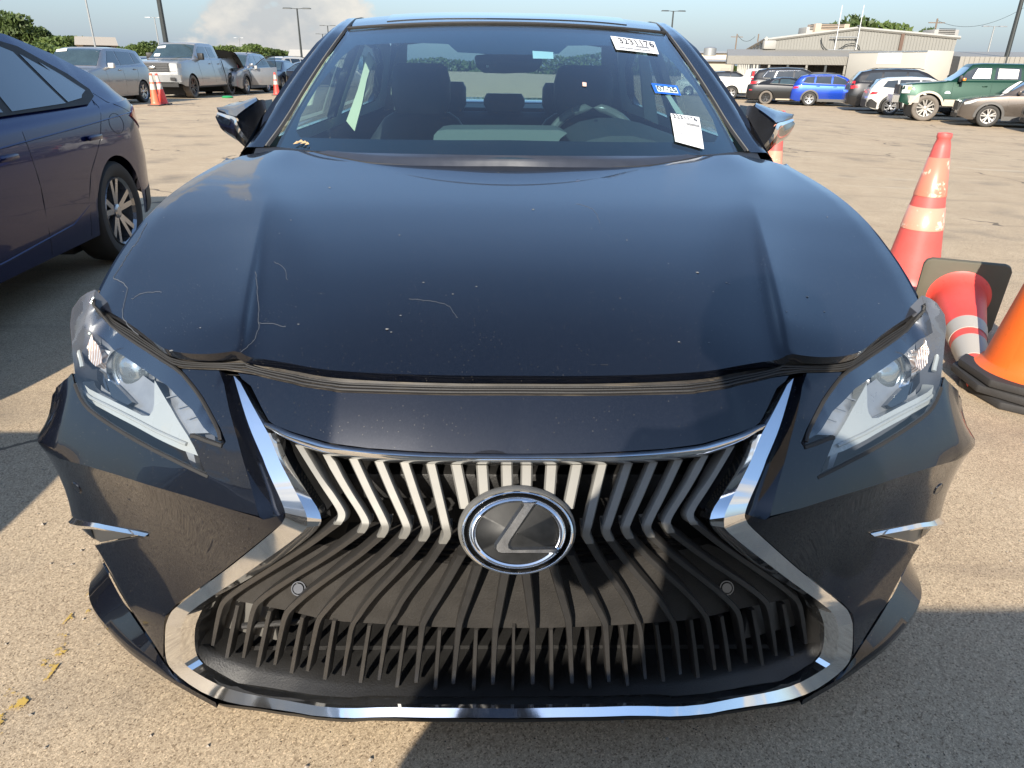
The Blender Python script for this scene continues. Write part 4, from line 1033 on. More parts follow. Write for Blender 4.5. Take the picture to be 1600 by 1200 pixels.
# ------------------------------------------------------------------ stickers on the glass (flat print)
def decal(quad, name, mat, par, off=.0065):
    uv = [wcast(x, y) for x, y in quad]
    V = []; n = 6
    for i in range(n+1):
        for j in range(n+1):
            a, b = i/n, j/n
            q_ = (np.array(uv[0])*(1-a)*(1-b)+np.array(uv[1])*a*(1-b)+np.array(uv[2])*a*b+np.array(uv[3])*(1-a)*b)
            V.append(WS(q_[0], q_[1], off))
    F = [[i*(n+1)+j, (i+1)*(n+1)+j, (i+1)*(n+1)+j+1, i*(n+1)+j+1] for i in range(n) for j in range(n)]
    return mesh_obj(name, V, F, mat, par)
def print_on(quad, items, par):
    """quad px: TL, TR, BR, BL ; items (text, x, y, height, colour) in 0..1 of the quad"""
    uv = [np.array(wcast(x, y)) for x, y in quad]
    P = lambda a, b: WS(*((uv[0]*(1-a)+uv[1]*a)*(1-b)+(uv[3]*(1-a)+uv[2]*a)*b), .0085)
    Wd = np.linalg.norm(P(1, 0)-P(0, 0)); Hd = np.linalg.norm(P(0, 1)-P(0, 0))
    for (tx, x, y, h, wd, mt) in items:
        o_ = P(x, y); M4 = frame4(o_, P(min(1, x+.3), y)-o_, P(x, max(0, y-.3))-o_)
        size = h*Hd*1.38
        t = text_mesh('print', tx, size, mt, par, M4)
        w = max(1e-6, max(v.co.x for v in t.data.vertices)); t.matrix_local = M4 @ Matrix.Diagonal((wd*Wd/w, 1, 1, 1))
stA = bpy.data.objects.new('upper_lot_sticker', None); C.objects.link(stA); stA.parent = lexus
qa = [(953, 59), (1021, 68), (1028.5, 87.5), (962, 80)]; decal(qa, 'paper', WHT, stA)
print_on(qa, [('3231176', .14, .52, .42, .80, BLK), ('IIIIIIIIIIIIII', .50, .70, .14, .30, BLK), ('xxxxx xx', .15, .74, .09, .25, GRYP), ('xxxxxxxxxxxxxxxxxxxxx', .10, .90, .13, .72, BLK)], stA)
stB = bpy.data.objects.new('lower_lot_sticker', None); C.objects.link(stB); stB.parent = lexus
qb = [(1046.5, 180), (1091, 186), (1098.5, 236), (1054, 224)]; decal(qb, 'paper', WHT, stB)
print_on(qb, [('3231176', .06, .17, .14, .82, BLK), ('xxxxxx', .08, .26, .05, .3, GRYP), ('IIIIIIIIIIIII', .50, .36, .10, .44, BLK), ('xxxxxxxx', .38, .44, .05, .35, GRYP)] +
         [('xxxx xxxxxx xxxxxxxxxx'[:8+int(14*((k*37) % 10)/10)], .06+.03*(k % 2), .50+k*.065, .042, .82-.12*(k % 3), GRYP) for k in range(5)], stB)
stC = bpy.data.objects.new('registration_sticker', None); C.objects.link(stC); stC.parent = lexus
qc = [(1016.5, 132), (1057, 136), (1063.5, 151.5), (1023, 147.5)]; decal(qc, 'blue_border', BLU, stC, .0050)
qd = [(1023, 136.5), (1055, 139.8), (1059, 148.8), (1027, 145.8)]; decal(qd, 'pale_panel', simple('pale_sticker', (.62, .74, .70), .5, var=.03), stC, .0065)
print_on(qd, [('07-25', .03, .88, .78, .92, BLK)], stC)
decal([(832, 78), (864.5, 80), (865, 90.5), (833, 90)], 'toll_tag', simple('pale_tag', (.60, .72, .74), .5, var=.03), lexus, -.003)
decal([(909.6, 130), (916, 131), (916, 137), (910, 136.5)], 'bird_mark', simple('pinkish_spot', (.62, .42, .34), .7), lexus, .004)
# ------------------------------------------------------------------ door mirrors
def yp(pts): return [at_y(x, y, Y) for x, y, Y in pts]
MS = simple('dull_black_mirror_shell', (.018, .019, .022), .25, coat=.4)
for sg in (-1, 1):
    f = (lambda P: P) if sg < 0 else mir
    mr = bpy.data.objects.new('door_mirror', None); C.objects.link(mr); mr.parent = lexus
    N = 22
    back = res3(yp([(341, 171.5, 1.70), (352, 164.5, 1.72), (368, 159.5, 1.72), (386, 156.5, 1.72), (403, 155.2, 1.71)]), N, 1)
    f0 = res3(yp([(340.5, 174, 1.68), (354, 178.5, 1.60), (369, 181.7, 1.50)]), N//2, 1)+res3(yp([(372, 178.5, 1.505), (384, 169, 1.545), (402, 157, 1.62)]), N-N//2, 1)
    mid = [a*.5+b*.5+np.array([-.004, 0, .010]) for a, b in zip(back, f0)]
    ruled('cap', f([p+np.array([.01, .06, -.02]) for p in back]), f(back), BLACK_PAINT, mr, n=2, extra=(f(mid), f(f0), f([p+np.array([.002, .004, -.006]) for p in f0])), sharp=70)
    # chrome flash: under the cap then down the front edge
    cu_ = res3(yp([(340.5, 175, 1.68), (354, 179.5, 1.60), (368.5, 182.5, 1.495), (370, 192, 1.49), (378, 207, 1.50), (398.5, 230, 1.53)]), 40, 2)
    cl_ = res3(yp([(339.8, 178, 1.68), (352, 184.5, 1.61), (364, 192, 1.53), (366.5, 201, 1.51), (375, 213, 1.515), (396, 231.5, 1.535)]), 40, 2)
    cm = [a*.5+b*.5+np.array([-.003, -.006, -.002]) for a, b in zip(cu_, cl_)]
    ruled('chrome_flash', f(cu_), f(cm), CHROME, mr, n=2, extra=(f(cl_),), sharp=60)
    lo = res3(yp([(339.5, 181, 1.70), (341, 195, 1.70), (347, 203.5, 1.66), (362, 214, 1.62), (378, 224, 1.58), (393, 236.5, 1.55)]), 40, 2)
    lm = [a*.55+b*.45+np.array([-.006, -.006, -.006]) for a, b in zip(cl_, lo)]
    ruled('lower_shell', f(cl_), f(lm), GLOSS_BLACK, mr, n=2, extra=(f(lo), f([p+np.array([.02, .08, .03]) for p in lo])), sharp=70)
    e1 = res3(yp([(369.5, 182.5, 1.495), (372, 178.5, 1.505), (384, 169, 1.545), (402, 157, 1.62), (409, 155.3, 1.64), (414, 156.5, 1.645)]), 30, 1)
    e2 = res3(yp([(371, 193, 1.49), (378, 207, 1.50), (399, 231, 1.53), (404, 226, 1.545), (410, 218, 1.56), (417, 210, 1.58)]), 30, 1)
    inn = [a*.5+b*.5+np.array([0, .015, 0]) for a, b in zip(e1, e2)]
    ruled('inner_shell', f(e1), f(inn), MS, mr, n=4, extra=(f(e2),), sharp=70)
    i1 = res3(yp([(414, 156.5, 1.645), (416, 170, 1.64), (416.5, 190, 1.62), (417, 210, 1.58)]), 12, 1)
    ruled('edge', f(i1), f([p+np.array([0, .08, 0]) for p in i1]), MS, mr, n=1)
    g_ = res3([back[0]+np.array([.01, .06, -.02]), back[10]+np.array([.01, .06, -.02]), back[-1]+np.array([.01, .06, -.02])], 10, 0)
    g2 = res3([lo[2]+np.array([.02, .08, .03]), lo[20]+np.array([.02, .08, .03]), lo[-1]+np.array([.02, .08, .03])], 10, 0)
    ruled('mirror_glass', f(g_), f(g2), CHROME, mr, n=1)
    mm = MB(); q1 = at_y(405, 228, 1.56); q2 = np.array([-.845, 1.60, .985]); pts_ = f([q1, q2]); mm.tube(pts_, [.03, .035], 8); mm.obj('mirror_foot', BLACK_PL, mr, smooth=True)
    sail = f([np.array([-.822, 1.36, .975]), np.array([-.845, 1.62, .985]), np.array([-.800, 1.62, 1.10])])
    mm = MB(); mm.add(sail, [[0, 1, 2]]); mm.obj('sail_panel', GLOSS_BLACK, lexus)
# small dead leaf at the wiper, a few crumbs on the bonnet
for k, (px, py) in enumerate([(365, 227), (370, 225.5), (376, 228), (381, 229)]):
    pass
lf = MB()
for k, (px, py, s_) in enumerate([(464, 228, .010), (470, 226, .012), (476, 227.5, .011), (481, 229.5, .007)]):
    p = WS(*wcast(px, py), .006)
    lf.add([p+np.array([-s_, 0, 0]), p+np.array([0, -s_*.6, .002]), p+np.array([s_, 0, .003]), p+np.array([s_*.2, s_*.7, .009])], [[0, 1, 2], [0, 2, 3], [1, 2, 3], [0, 1, 3]])
tag(lf.obj('dead_leaf', simple('dry_leaf', (.50, .34, .17), .8)), 'crumpled tan dead leaf lying at the lower left corner of the windscreen', 'leaf')

# clear-coat scratches and specks on the bonnet
SCR = simple('dusty_scratch', (.085, .09, .095), .7)
mk = MB()
for P_, r_ in [([(231, 352), (222, 372), (205, 395), (190, 420), (178, 436), (186, 441), (198, 446), (202, 458), (196, 480), (192, 496), (202, 512), (218, 526)], .0009), ([(207, 470), (222, 462), (240, 459), (254, 459)], .0005), ([(398, 428), (402, 460), (406, 505), (402, 530), (385, 545), (375, 552)], .0006), ([(405, 508), (425, 508), (448, 514)], .0004), ([(430, 412), (446, 420), (450, 440)], .0004), ([(640, 470), (700, 476), (715, 500)], .0003), ([(900, 320), (930, 330), (938, 352)], .0003)]:
    q_ = resample([tuple(p) for p in chaikin(P_, 2)], 6, closed=False); pts_ = []
    for x, y in q_: a_, b_ = hcast(x+random.uniform(-1.2, 1.2), y+random.uniform(-.8, .8)); pts_.append(HS(a_, b_, HL+.0002))
    mk.tube(pts_, r_, 4)
so = mk.obj('scratches', SCR, lexus); so['kind'] = 'stuff'
mk = MB()
for k in range(90):
    x, y = random.uniform(180, 1420), random.uniform(255, 570)
    a_, b_ = hcast(x, y)
    if abs(a_) > XE(b_)-.04 or b_ > 1.08 or b_ < .2: continue
    s_ = random.choice([.0008, .0010, .0014, .0022]) if k > 6 else .004
    p = HS(a_, b_, HL+.0003); mk.add([p+np.array([s_*math.cos(g)*random.uniform(.6, 1.2), s_*math.sin(g)*random.uniform(.6, 1.2), 0]) for g in np.linspace(0, 6.28, 7)[:-1]]+[p+np.array([0, 0, s_*.3])], [[i, (i+1) % 6, 6] for i in range(6)])
so = mk.obj('dirt_specks', simple('pale_dirt', (.20, .19, .17), .8), lexus); so['kind'] = 'stuff'
# ------------------------------------------------------------------ general vehicle builder (local: nose +Y, origin on the ground)
DGLASS = simple('dark_tinted_glass', (.016, .022, .026), .04, coat=1.0, var=.5, scale=1.5)
WGLASS = simple('sky_lit_car_glass', (.035, .055, .060), .04, coat=1.0, var=.6, scale=2.0)
CLEARG = simple('clear_lamp_lens', (.50, .50, .48), .12, coat=.8, var=.35, scale=30)
REDL = simple('red_tail_lens', (.42, .012, .016), .12, coat=.8, var=.2, scale=20)
ORL = simple('amber_lens', (.75, .22, .02), .15, coat=.8)
TYRE = simple('worn_tyre', (.035, .033, .030), .75, var=.3, scale=12, bump=.2)
MUDTYRE = simple('muddy_tyre', (.14, .12, .10), .85, var=.35, scale=8)
SEAM = simple('shut_line', (.006, .006, .007), .6)
CHR2 = chrome('trim_chrome', (.70, .70, .69), .14, .1)
class Car:
    def __init__(s, name, label, cat, L, W, H, paint, top, roof, wheels, R=.34, zb=.24, tumble=.42, group=None, nose=.24, tail=.16, arch=1.12, cladding=None, rim=ALLOY, spokes=5, two=True, tyre=TYRE, step=.08, fine=False, wwid=.22):
        s.L, s.W, s.H, s.tum = L, W, H, tumble
        s.top, s.roof, s.wh, s.R, s.zb0 = top, roof, wheels, R, zb
        s.nose, s.tail, s.arch = nose, tail, arch
        s.root = thing(name, label, cat, group=group)
        s.paint = paint
        ts = sorted(set([round(x, 3) for x in list(np.arange(.0, L, step))+[L]+[w+k*R*arch for w in wheels for k in (-1, -.96, -.8, -.55, -.25, 0, .25, .55, .8, .96, 1)]+[.03, .07, L-.03, L-.07]]))
        ts = [t for t in ts if 0 <= t <= L]
        lev = [zb, zb+.07, .38, .50, .62, .72, .80]
        rows = []
        for t in ts:
            z0 = s.zbot(t); zt = s.ZT(t); sec = []
            for z in lev: z_ = min(max(z, z0), zt-.06); sec.append((s.X(t, z_), z_))
            for k in (.10, .5, 1.0): z_ = zt-.06+.06*k; z_ = max(z_, z0); sec.append((s.X(t, z_), z_))
            sec += s.upper(t); rows.append([(x, L/2-t, z) for x, z in sec])
        n = len(rows[0]); V = []; F = []
        for sg in (-1, 1):
            b = len(V)
            for r in rows: V += [(sg*x, y, z) for x, y, z in r]
            for i in range(len(rows)-1):
                for j in range(n-1):
                    f = [b+i*n+j, b+i*n+j+1, b+(i+1)*n+j+1, b+(i+1)*n+j]; F.append(f if sg > 0 else f[::-1])
        k0 = len(rows)*n
        for e in (0, (len(rows)-1)*n):
            for j in range(n-1): F.append([e+j, e+j+1, k0+e+j+1, k0+e+j])
        o = mesh_obj('body', V, F, paint, s.root, smooth=False)
        bm = bmesh.new(); bm.from_mesh(o.data); bmesh.ops.remove_doubles(bm, verts=bm.verts, dist=.0008); bmesh.ops.recalc_face_normals(bm, faces=bm.faces); bm.to_mesh(o.data); bm.free()
        o.data.polygons.foreach_set('use_smooth', [True]*len(o.data.polygons)); o.data.set_sharp_from_angle(angle=math.radians(38))
        s.body = o
        m = MB(); m.box((0, 0, zb+.10), (W*.80, L*.90, .14)); m.obj('underbody', BLACK_PL, s.root)
        for w in wheels:
            for sx in (-1, 1):
                wheel(s.root, sx*(W/2-wwid/2-.015), L/2-w, R, R, wwid, spokes, rim, side=sx, two=two, tyremat=tyre, n=28)
            m = MB(); m.box((0, L/2-w, R+.02), (W-.50, .9*R*2, R*1.5)); m.obj('wheel_well', BLACK_PL, s.root)
        if cladding:
            for w in wheels:
                for sx in (-1, 1):
                    V = []; F = []; N = 18
                    for i in range(N+1):
                        g = math.pi*(i/N)*1.06-.03*math.pi
                        for rr, o_ in ((arch*R-.01, .006), (arch*R-.01, .018), (arch*R+.07, .014), (arch*R+.075, .0)):
                            yy = rr*math.cos(g); zz = max(R+rr*math.sin(g), zb+.01); V.append((sx*(s.X(w-yy, zz)+o_), L/2-w+yy, zz))
                    for i in range(N):
                        for j in range(3): F.append([i*4+j, i*4+j+1, (i+1)*4+j+1, (i+1)*4+j])
                    m = MB(); m.add(V, F); m.obj('arch_trim', cladding, s.root, smooth=True)
            for sx in (-1, 1):
                m = MB(); a, b = wheels[0]+R*arch, wheels[1]-R*arch
                m.add([(sx*(s.X((a+b)/2, zb+.1)+.012), L/2-a, zb-.01), (sx*(s.X((a+b)/2, zb+.1)+.012), L/2-b, zb-.01), (sx*(s.X((a+b)/2, zb+.1)+.012), L/2-b, zb+.13), (sx*(s.X((a+b)/2, zb+.1)+.012), L/2-a, zb+.13)], [[0, 1, 2, 3]]); m.obj('sill_trim', cladding, s.root)
    def ZT(s, t): return float(np.interp(t, [p[0] for p in s.top], [p[1] for p in s.top]))
    def ZR(s, t):
        z = float(np.interp(t, [p[0] for p in s.roof], [p[1] for p in s.roof])); return max(z, s.ZT(t)+.015)
    def zbot(s, t):
        z = s.zb0
        for w in s.wh:
            d = abs(t-w); R = s.R*s.arch
            if d < R: z = max(z, s.R+math.sqrt(R*R-d*d))
        z = max(z, s.zb0+.10*sstep(.35, 0, t)+.10*sstep(s.L-.35, s.L, t))
        return z
    def plan(s, t):
        a = 1-s.nose*(1-math.sqrt(max(0, 1-max(0, 1-t/.75)**2.2))) if t < .75 else 1
        b = 1-s.tail*(1-math.sqrt(max(0, 1-max(0, 1-(s.L-t)/.6)**2.2))) if s.L-t < .6 else 1
        return a*b
    def X(s, t, z):
        zt = s.ZT(t); w = s.W/2*s.plan(t)
        f = 1-.05*max(0, (.55-z)/.35)**2-.035*max(0, (z-.62)/.35)**1.6-.012*math.exp(-((z-.45)/.10)**2)
        w = w*f
        if z > zt-.06: w -= .02*((z-zt+.06)/.06)**2 if z <= zt else .02
        return w
    def upper(s, t):
        zt, zr = s.ZT(t), s.ZR(t); h = zr-zt; wb = s.X(t, zt); k = min(1, h/.30)
        wr = wb-s.tum*max(0, h-.03)-.05*k-.06*(1-k)
        ez = zr-.075*k-.010*(1-k)
        p = [(wb-.012, zt+.006*k)]
        for q in (.33, .66, 1.0): p.append((wb-.012+(wr-wb+.012)*q, zt+(ez-zt)*q))
        p += [(wr-.03*k, ez+.04*k), (wr-.11, zr-.018*k-.002), (wr*.55, zr-.004), (0, zr)]
        return p
    def side(s, t, z, off=.006):
        if z <= s.ZT(t): return s.X(t, z)+off
        u = s.upper(t)[:4]; zs = [p[1] for p in u]; xs = [p[0] for p in u]
        return float(np.interp(z, zs, xs))+off
    def part(s, name, poly, mat, off=.006, side=(-1, 1), thick=.02, sub=.12, parent=None):
        for sx in side:
            b = resample(poly, sub); P = np.array(b); lo, hi = P.min(0), P.max(0)
            q = np.array([(x, y) for x in np.arange(lo[0], hi[0], sub) for y in np.arange(lo[1], hi[1], sub)]).reshape(-1, 2)
            if len(q): q = q[inside(b, q) & (bdist(b, q) > sub*.4)]
            vs = [Vector(tuple(p)) for p in b]+[Vector(tuple(p)) for p in q]
            ov, oe, of, *_ = delaunay_2d_cdt(vs, [(i, (i+1) % len(b)) for i in range(len(b))], [], 0, 1e-6)
            cen = np.array([(sum(ov[i][0] for i in f)/3, sum(ov[i][1] for i in f)/3) for f in of]); k = inside(b, cen)
            F = [list(f) for f, kk in zip(of, k) if kk]
            V = [(sx*s.side(v.x, v.y, off), s.L/2-v.x, v.y) for v in ov]
            nb = len(b); base = len(V)
            V += [(sx*s.side(v.x, v.y, off-thick), s.L/2-v.x, v.y) for v in ov[:nb]]
            F += [[i, (i+1) % nb, base+(i+1) % nb, base+i] for i in range(nb)]
            m = MB(); m.add(V, F); m.obj(name, mat, parent or s.root, smooth=True, sharp=40)
    def line(s, pts, name='shut_line', r=.0020, off=-.0006, mat=None, side=(-1, 1)):
        for sx in side:
            p = resample(pts, .06, closed=False)
            m = MB(); m.tube([(sx*s.side(t, z, off), s.L/2-t, z) for t, z in p], r, 5); m.obj(name, mat or SEAM, s.root, smooth=True)
    def screen(s, name, t0, t1, mat, m0=.07, m1=.07, off=.008, nt=8, ns=8):
        V = []; F = []
        for i in range(nt+1):
            t = t0+(t1-t0)*i/nt; u = s.upper(t); mm = m0+(m1-m0)*i/nt; wr = max(.05, u[3][0]-mm)
            zs = [p[1] for p in u][::-1]; xs = [p[0] for p in u][::-1]
            for j in range(ns+1):
                x = wr*(-1+2*j/ns); z = float(np.interp(abs(x), xs, zs)); V.append((x, s.L/2-t, z+off))
        for i in range(nt):
            for j in range(ns): F.append([i*(ns+1)+j, i*(ns+1)+j+1, (i+1)*(ns+1)+j+1, (i+1)*(ns+1)+j])
        m = MB(); m.add(V, F); return m.obj(name, mat, s.root, smooth=True, sharp=60)
    def front(s, name, x0, x1, z0, z1, mat, t=0.0, off=.012, thick=.05, tail=False, both=False, bev=.006):
        for sg in ((-1, 1) if both else (1,)):
            a, b = (x0, x1) if sg > 0 else (-x1, -x0)
            n = 6; V = []; F = []
            for i in range(n+1):
                x = a+(b-a)*i/n
                # follow the plan rounding of the nose: find t where half width equals |x|
                tt = 0.0
                for q in np.linspace(0, .6, 40):
                    qq = s.L-q if tail else q
                    if s.X(qq, (z0+z1)/2) >= abs(x): tt = q; break
                y = (s.L/2-tt+off) if not tail else (-s.L/2+tt-off)
                dy = -thick if not tail else thick
                V += [(x, y, z0), (x, y, z1), (x, y+dy, z1), (x, y+dy, z0)]
            for i in range(n):
                for j in range(4): F.append([i*4+j, i*4+(j+1) % 4, (i+1)*4+(j+1) % 4, (i+1)*4+j])
            F += [[0, 1, 2, 3], [n*4+3, n*4+2, n*4+1, n*4]]
            m = MB(); m.add(V, F); m.obj(name, mat, s.root, smooth=False)
    def paper(s, t0, t1, x0, x1, mat=None):
        V = []
        for t in (t0, t1):
            u = s.upper(t); zs = [p[1] for p in u][::-1]; xs = [p[0] for p in u][::-1]
            for x in (x0, x1): V.append((x, s.L/2-t, float(np.interp(abs(x), xs, zs))+.03))
        m = MB(); m.add(V+[(x, y, z-.006) for x, y, z in V], [[0, 1, 3, 2], [4, 6, 7, 5], [0, 4, 5, 1], [1, 5, 7, 3], [3, 7, 6, 2], [2, 6, 4, 0]]); m.obj('windscreen_paper', mat or WHT, s.root)
    def mirrors(s, t, z, mat, size=(.17, .10, .13)):
        for sx in (-1, 1):
            m = MB(); m.box((sx*(s.side(t, z, 0)+size[0]*.6), s.L/2-t, z+.02), size, rz=sx*.25); m.obj('door_mirror', mat, s.root, bevel=.03)
    def handle(s, t, z, mat=None, w=.17, side=(-1, 1)):
        for sx in side:
            m = MB(); m.box((sx*(s.side(t, z, .018)), s.L/2-t, z), (.028, w, .030)); m.obj('door_handle', mat or s.paint, s.root, bevel=.010)
    def place(s, wheel_idx, px, rz, side, at=None, dz=0.0):
        """put wheel contact (outer face) on the sight line of a pixel"""
        g = at_ground(*px) if at is None else np.array(at)
        lx, ly = side*(s.W/2-.11), s.L/2-s.wh[wheel_idx]
        c_, s_ = math.cos(rz), math.sin(rz)
        s.root.location = (g[0]-(c_*lx-s_*ly), g[1]-(s_*lx+c_*ly), g[2]+dz); s.root.rotation_euler = (0, 0, rz)
    def place2(s, ia, pa, ib, pxb, side, lo, hi):
        """two wheel pixels fix position and heading"""
        g = at_ground(*pa); best = None
        for rz in np.linspace(lo, hi, 400):
            lx, ly = side*(s.W/2-.11), s.L/2-s.wh[ia]; c_, s_ = math.cos(rz), math.sin(rz)
            o = np.array([g[0]-(c_*lx-s_*ly), g[1]-(s_*lx+c_*ly), g[2]]); lyb = s.L/2-s.wh[ib]
            p = o+np.array([c_*lx-s_*lyb, s_*lx+c_*lyb, 0]); d = p-CAM; x = 800+FPX*(d@CR)/(d@CF)
            if best is None or abs(x-pxb) < best[0]: best = (abs(x-pxb), rz)
        s.place(ia, pa, best[1], side); s.rz = best[1]

PAINTS = {}
def paint(name, col, **kw):
    if name not in PAINTS: PAINTS[name] = car_paint(name, col, **kw)
    return PAINTS[name]
BLUEP = paint('deep_blue_metallic_paint', (.0007, .0065, .062), metal=.5, dust=.0, flake=.3, rough=.22, coatw=.42)
SILV = paint('silver_paint', (.25, .255, .265), metal=.55, dust=.25, rough=.3, flake=.2)
SILV2 = paint('warm_silver_paint', (.31, .31, .305), metal=.45, dust=.25, rough=.3, flake=.2)
WHITEP = paint('white_paint', (.50, .49, .455), metal=.0, dust=.2, flake=0)
BLKP = paint('dusty_black_paint', (.009, .009, .010), metal=.2, dust=.07, flake=.2)
NAVYP = paint('dark_navy_paint', (.006, .009, .020), metal=.3, dust=.05)
MIDBLUE = paint('bright_blue_paint', (.008, .045, .34), metal=.45, dust=.08)
GREENP = paint('metallic_green_paint', (.0015, .026, .014), metal=.2, dust=.0, coatw=.4)
BROWNP = paint('brown_grey_paint', (.085, .070, .058), metal=.4, dust=.08)
GREYCL = simple('grey_cladding', (.085, .080, .074), .6)
TANCL = simple('tan_fender_flare', (.42, .36, .28), .6)
# ---------- blue sedan beside the black one
SED_TOP = [(0, .50), (.03, .62), (.12, .68), (.5, .76), (1.15, .90), (1.5, .93), (2.6, .955), (3.6, .985), (4.10, 1.00), (4.40, 1.005), (4.52, .98), (4.57, .72)]
SED_ROOF = [(0, .51), (1.05, .90), (1.30, 1.0), (1.75, 1.24), (2.05, 1.375), (2.4, 1.43), (2.8, 1.44), (3.2, 1.41), (3.6, 1.315), (3.95, 1.185), (4.22, 1.075), (4.40, 1.03), (4.57, .72)]
el = Car('blue_sedan', 'deep blue sedan parked tail-out along the left edge, its rear wheel showing', 'car', 4.47, 1.80, 1.44, BLUEP, SED_TOP[:-2]+[(4.42, .97), (4.47, .72)], SED_ROOF[:-2]+[(4.36, 1.03), (4.47, .73)], (.87, 3.57), R=.325, tumble=.40, tail=.42, step=.05, spokes=5, rim=simple('machined_alloy', (.42, .42, .43), .25, metal=.9), arch=1.10)
E_ = el
E_.part('side_window', [(1.62, .99), (2.58, 1.00), (2.56, 1.335), (2.30, 1.335), (2.02, 1.27), (1.80, 1.14)], DGLASS, off=.014, sub=.05)
E_.part('rear_side_window', [(2.66, 1.00), (3.24, 1.015), (3.10, 1.285), (2.95, 1.325), (2.66, 1.34)], DGLASS, off=.014, sub=.05)
E_.part('quarter_glass', [(3.275, 1.02), (3.47, 1.035), (3.56, 1.075), (3.40, 1.165), (3.15, 1.275)], DGLASS, off=.014, sub=.05)
E_.part('window_surround', [(1.50, .965), (3.50, .998), (3.66, 1.04), (3.68, 1.08), (3.55, 1.17), (3.2, 1.315), (2.95, 1.355), (2.3, 1.365), (1.98, 1.29), (1.70, 1.10)], RUBBER, off=.010, sub=.05)
E_.part('fixed_corner_panel', [(3.50, 1.05), (3.60, 1.075), (3.44, 1.17), (3.30, 1.235)], simple('grey_gloss_panel', (.10, .11, .12), .12, coat=.6), off=.0135, sub=.05)
E_.screen('windscreen', 1.18, 1.98, WGLASS); E_.screen('rear_window', 3.25, 4.12, DGLASS)
E_.line([(2.62, .26), (2.62, .96)]); E_.line([(3.62, 1.06), (3.60, .98), (3.45, .80), (3.20, .62), (3.12, .45), (3.10, .26)]); E_.line([(1.45, .26), (1.42, .93)])
E_.line([(3.70, 1.055), (3.78, 1.0), (4.00, .93), (4.12, .90)])
E_.line([(3.74+.105*math.cos(g), .868+.062*math.sin(g)) for g in np.linspace(0, 2*math.pi, 33)], r=.002)
E_.handle(3.34, .815); E_.handle(2.38, .80)
E_.part('tail_lamp', [(4.00, .905), (4.16, .955), (4.34, .965), (4.43, .93), (4.43, .82), (4.33, .78), (4.18, .83)], REDL, off=.008, sub=.05)
E_.front('tail_lamp_inner', .42, .72, .80, .93, REDL, tail=True, both=True); E_.part('bumper_reflector', [(4.25, .44), (4.38, .45), (4.38, .48), (4.25, .47)], REDL, off=.004)
E_.line([(1.5, .80), (2.4, .845), (3.3, .885), (3.6, .90), (4.1, .925)], name='character_line', r=.006, off=-.003, mat=BLUEP)
E_.line([(1.3, .30), (2.2, .33), (2.9, .37), (3.12, .44)], name='sill_line', r=.007, off=-.004, mat=BLUEP)
E_.part('lower_tail_trim', [(4.0, .24), (4.0, .40), (4.24, .42), (4.42, .42), (4.44, .34), (4.3, .30)], BLACK_PL, off=.004)
m = MB(); m.box((0, .10, 1.475), (.05, .16, .05), taper=.6); m.obj('roof_antenna', GLOSS_BLACK, E_.root, bevel=.012)
E_.mirrors(1.62, .99, BLUEP)
E_.front('grille', -.55, .55, .30, .58, BLACK_PL); E_.front('headlight', .50, .82, .58, .68, CLEARG, both=True)
E_.place(1, (187, 404), math.pi+math.radians(4.0), -1)
# ---------- two more cars behind the camera: their shadows lie across the foreground
GEN_TOP = [(a, b*1.13) for a, b in [(0, .60), (.04, .92), (.15, 1.05), (.5, 1.10), (1.3, 1.16), (2.5, 1.16), (4.4, 1.18), (4.75, 1.12), (4.8, .75)]]
GEN_ROOF = [(a, b*1.13) for a, b in [(0, .6), (1.25, 1.16), (1.9, 1.62), (2.3, 1.76), (3.6, 1.78), (4.3, 1.72), (4.65, 1.30), (4.8, .8)]]
sv = Car('grey_suv', 'grey sport utility waiting nose-on behind the photographer in the same lane', 'suv', 4.8, 1.92, 1.78, SILV, GEN_TOP, GEN_ROOF, (.92, 3.75), R=.37, tumble=.28)
sv.screen('windscreen', 1.35, 2.15, WGLASS); sv.part('side_window', [(2.0, 1.37), (4.2, 1.38), (4.0, 1.78), (2.5, 1.82)], DGLASS)
sv.front('grille', -.5, .5, .55, .95, BLACK_PL); sv.front('headlight', .55, .85, .82, .96, CLEARG, both=True)
sv.root.location = (.08, -1.50-2.4, 0); sv.root.rotation_euler = (0, 0, 0)
nb = Car('white_sedan', 'white sedan in the lane left of the photographer, ahead of the blue one', 'car', 4.57, 1.80, 1.44, WHITEP, SED_TOP, SED_ROOF, (.87, 3.57), R=.325, tumble=.40)
nb.screen('windscreen', 1.18, 1.98, WGLASS); nb.screen('rear_window', 3.25, 4.12, DGLASS); nb.part('side_window', [(1.62, 1.0), (3.4, 1.03), (3.1, 1.28), (2.3, 1.335), (2.02, 1.27)], DGLASS)
nb.root.location = (-2.88, -.30-2.28, 0); nb.root.rotation_euler = (0, 0, math.pi)
# ------------------------------------------------------------------ left row
# boxy silver hatchback
BT = [(0, .55), (.03, .72), (.12, .86), (.5, .96), (1.0, 1.03), (1.3, 1.06), (3.9, 1.12), (4.08, 1.05), (4.14, .7)]
BR = [(0, .56), (.95, 1.03), (1.15, 1.12), (1.62, 1.52), (1.9, 1.60), (2.6, 1.62), (3.4, 1.60), (3.75, 1.56), (3.98, 1.25), (4.14, .72)]
c = Car('boxy_hatchback', 'boxy silver-grey hatchback with a paper tag in its windscreen, leftmost of the far row', 'car', 4.14, 1.82, 1.62, SILV, BT, BR, (.82, 3.39), R=.33, tumble=.26, nose=.2, tail=.12, spokes=5)
c.screen('windscreen', 1.10, 1.72, WGLASS, .03, .03); c.part('side_window', [(1.55, 1.10), (2.30, 1.12), (2.30, 1.50), (1.95, 1.50)], DGLASS); c.part('rear_side_window', [(2.36, 1.12), (3.20, 1.15), (3.20, 1.49), (2.36, 1.50)], DGLASS)
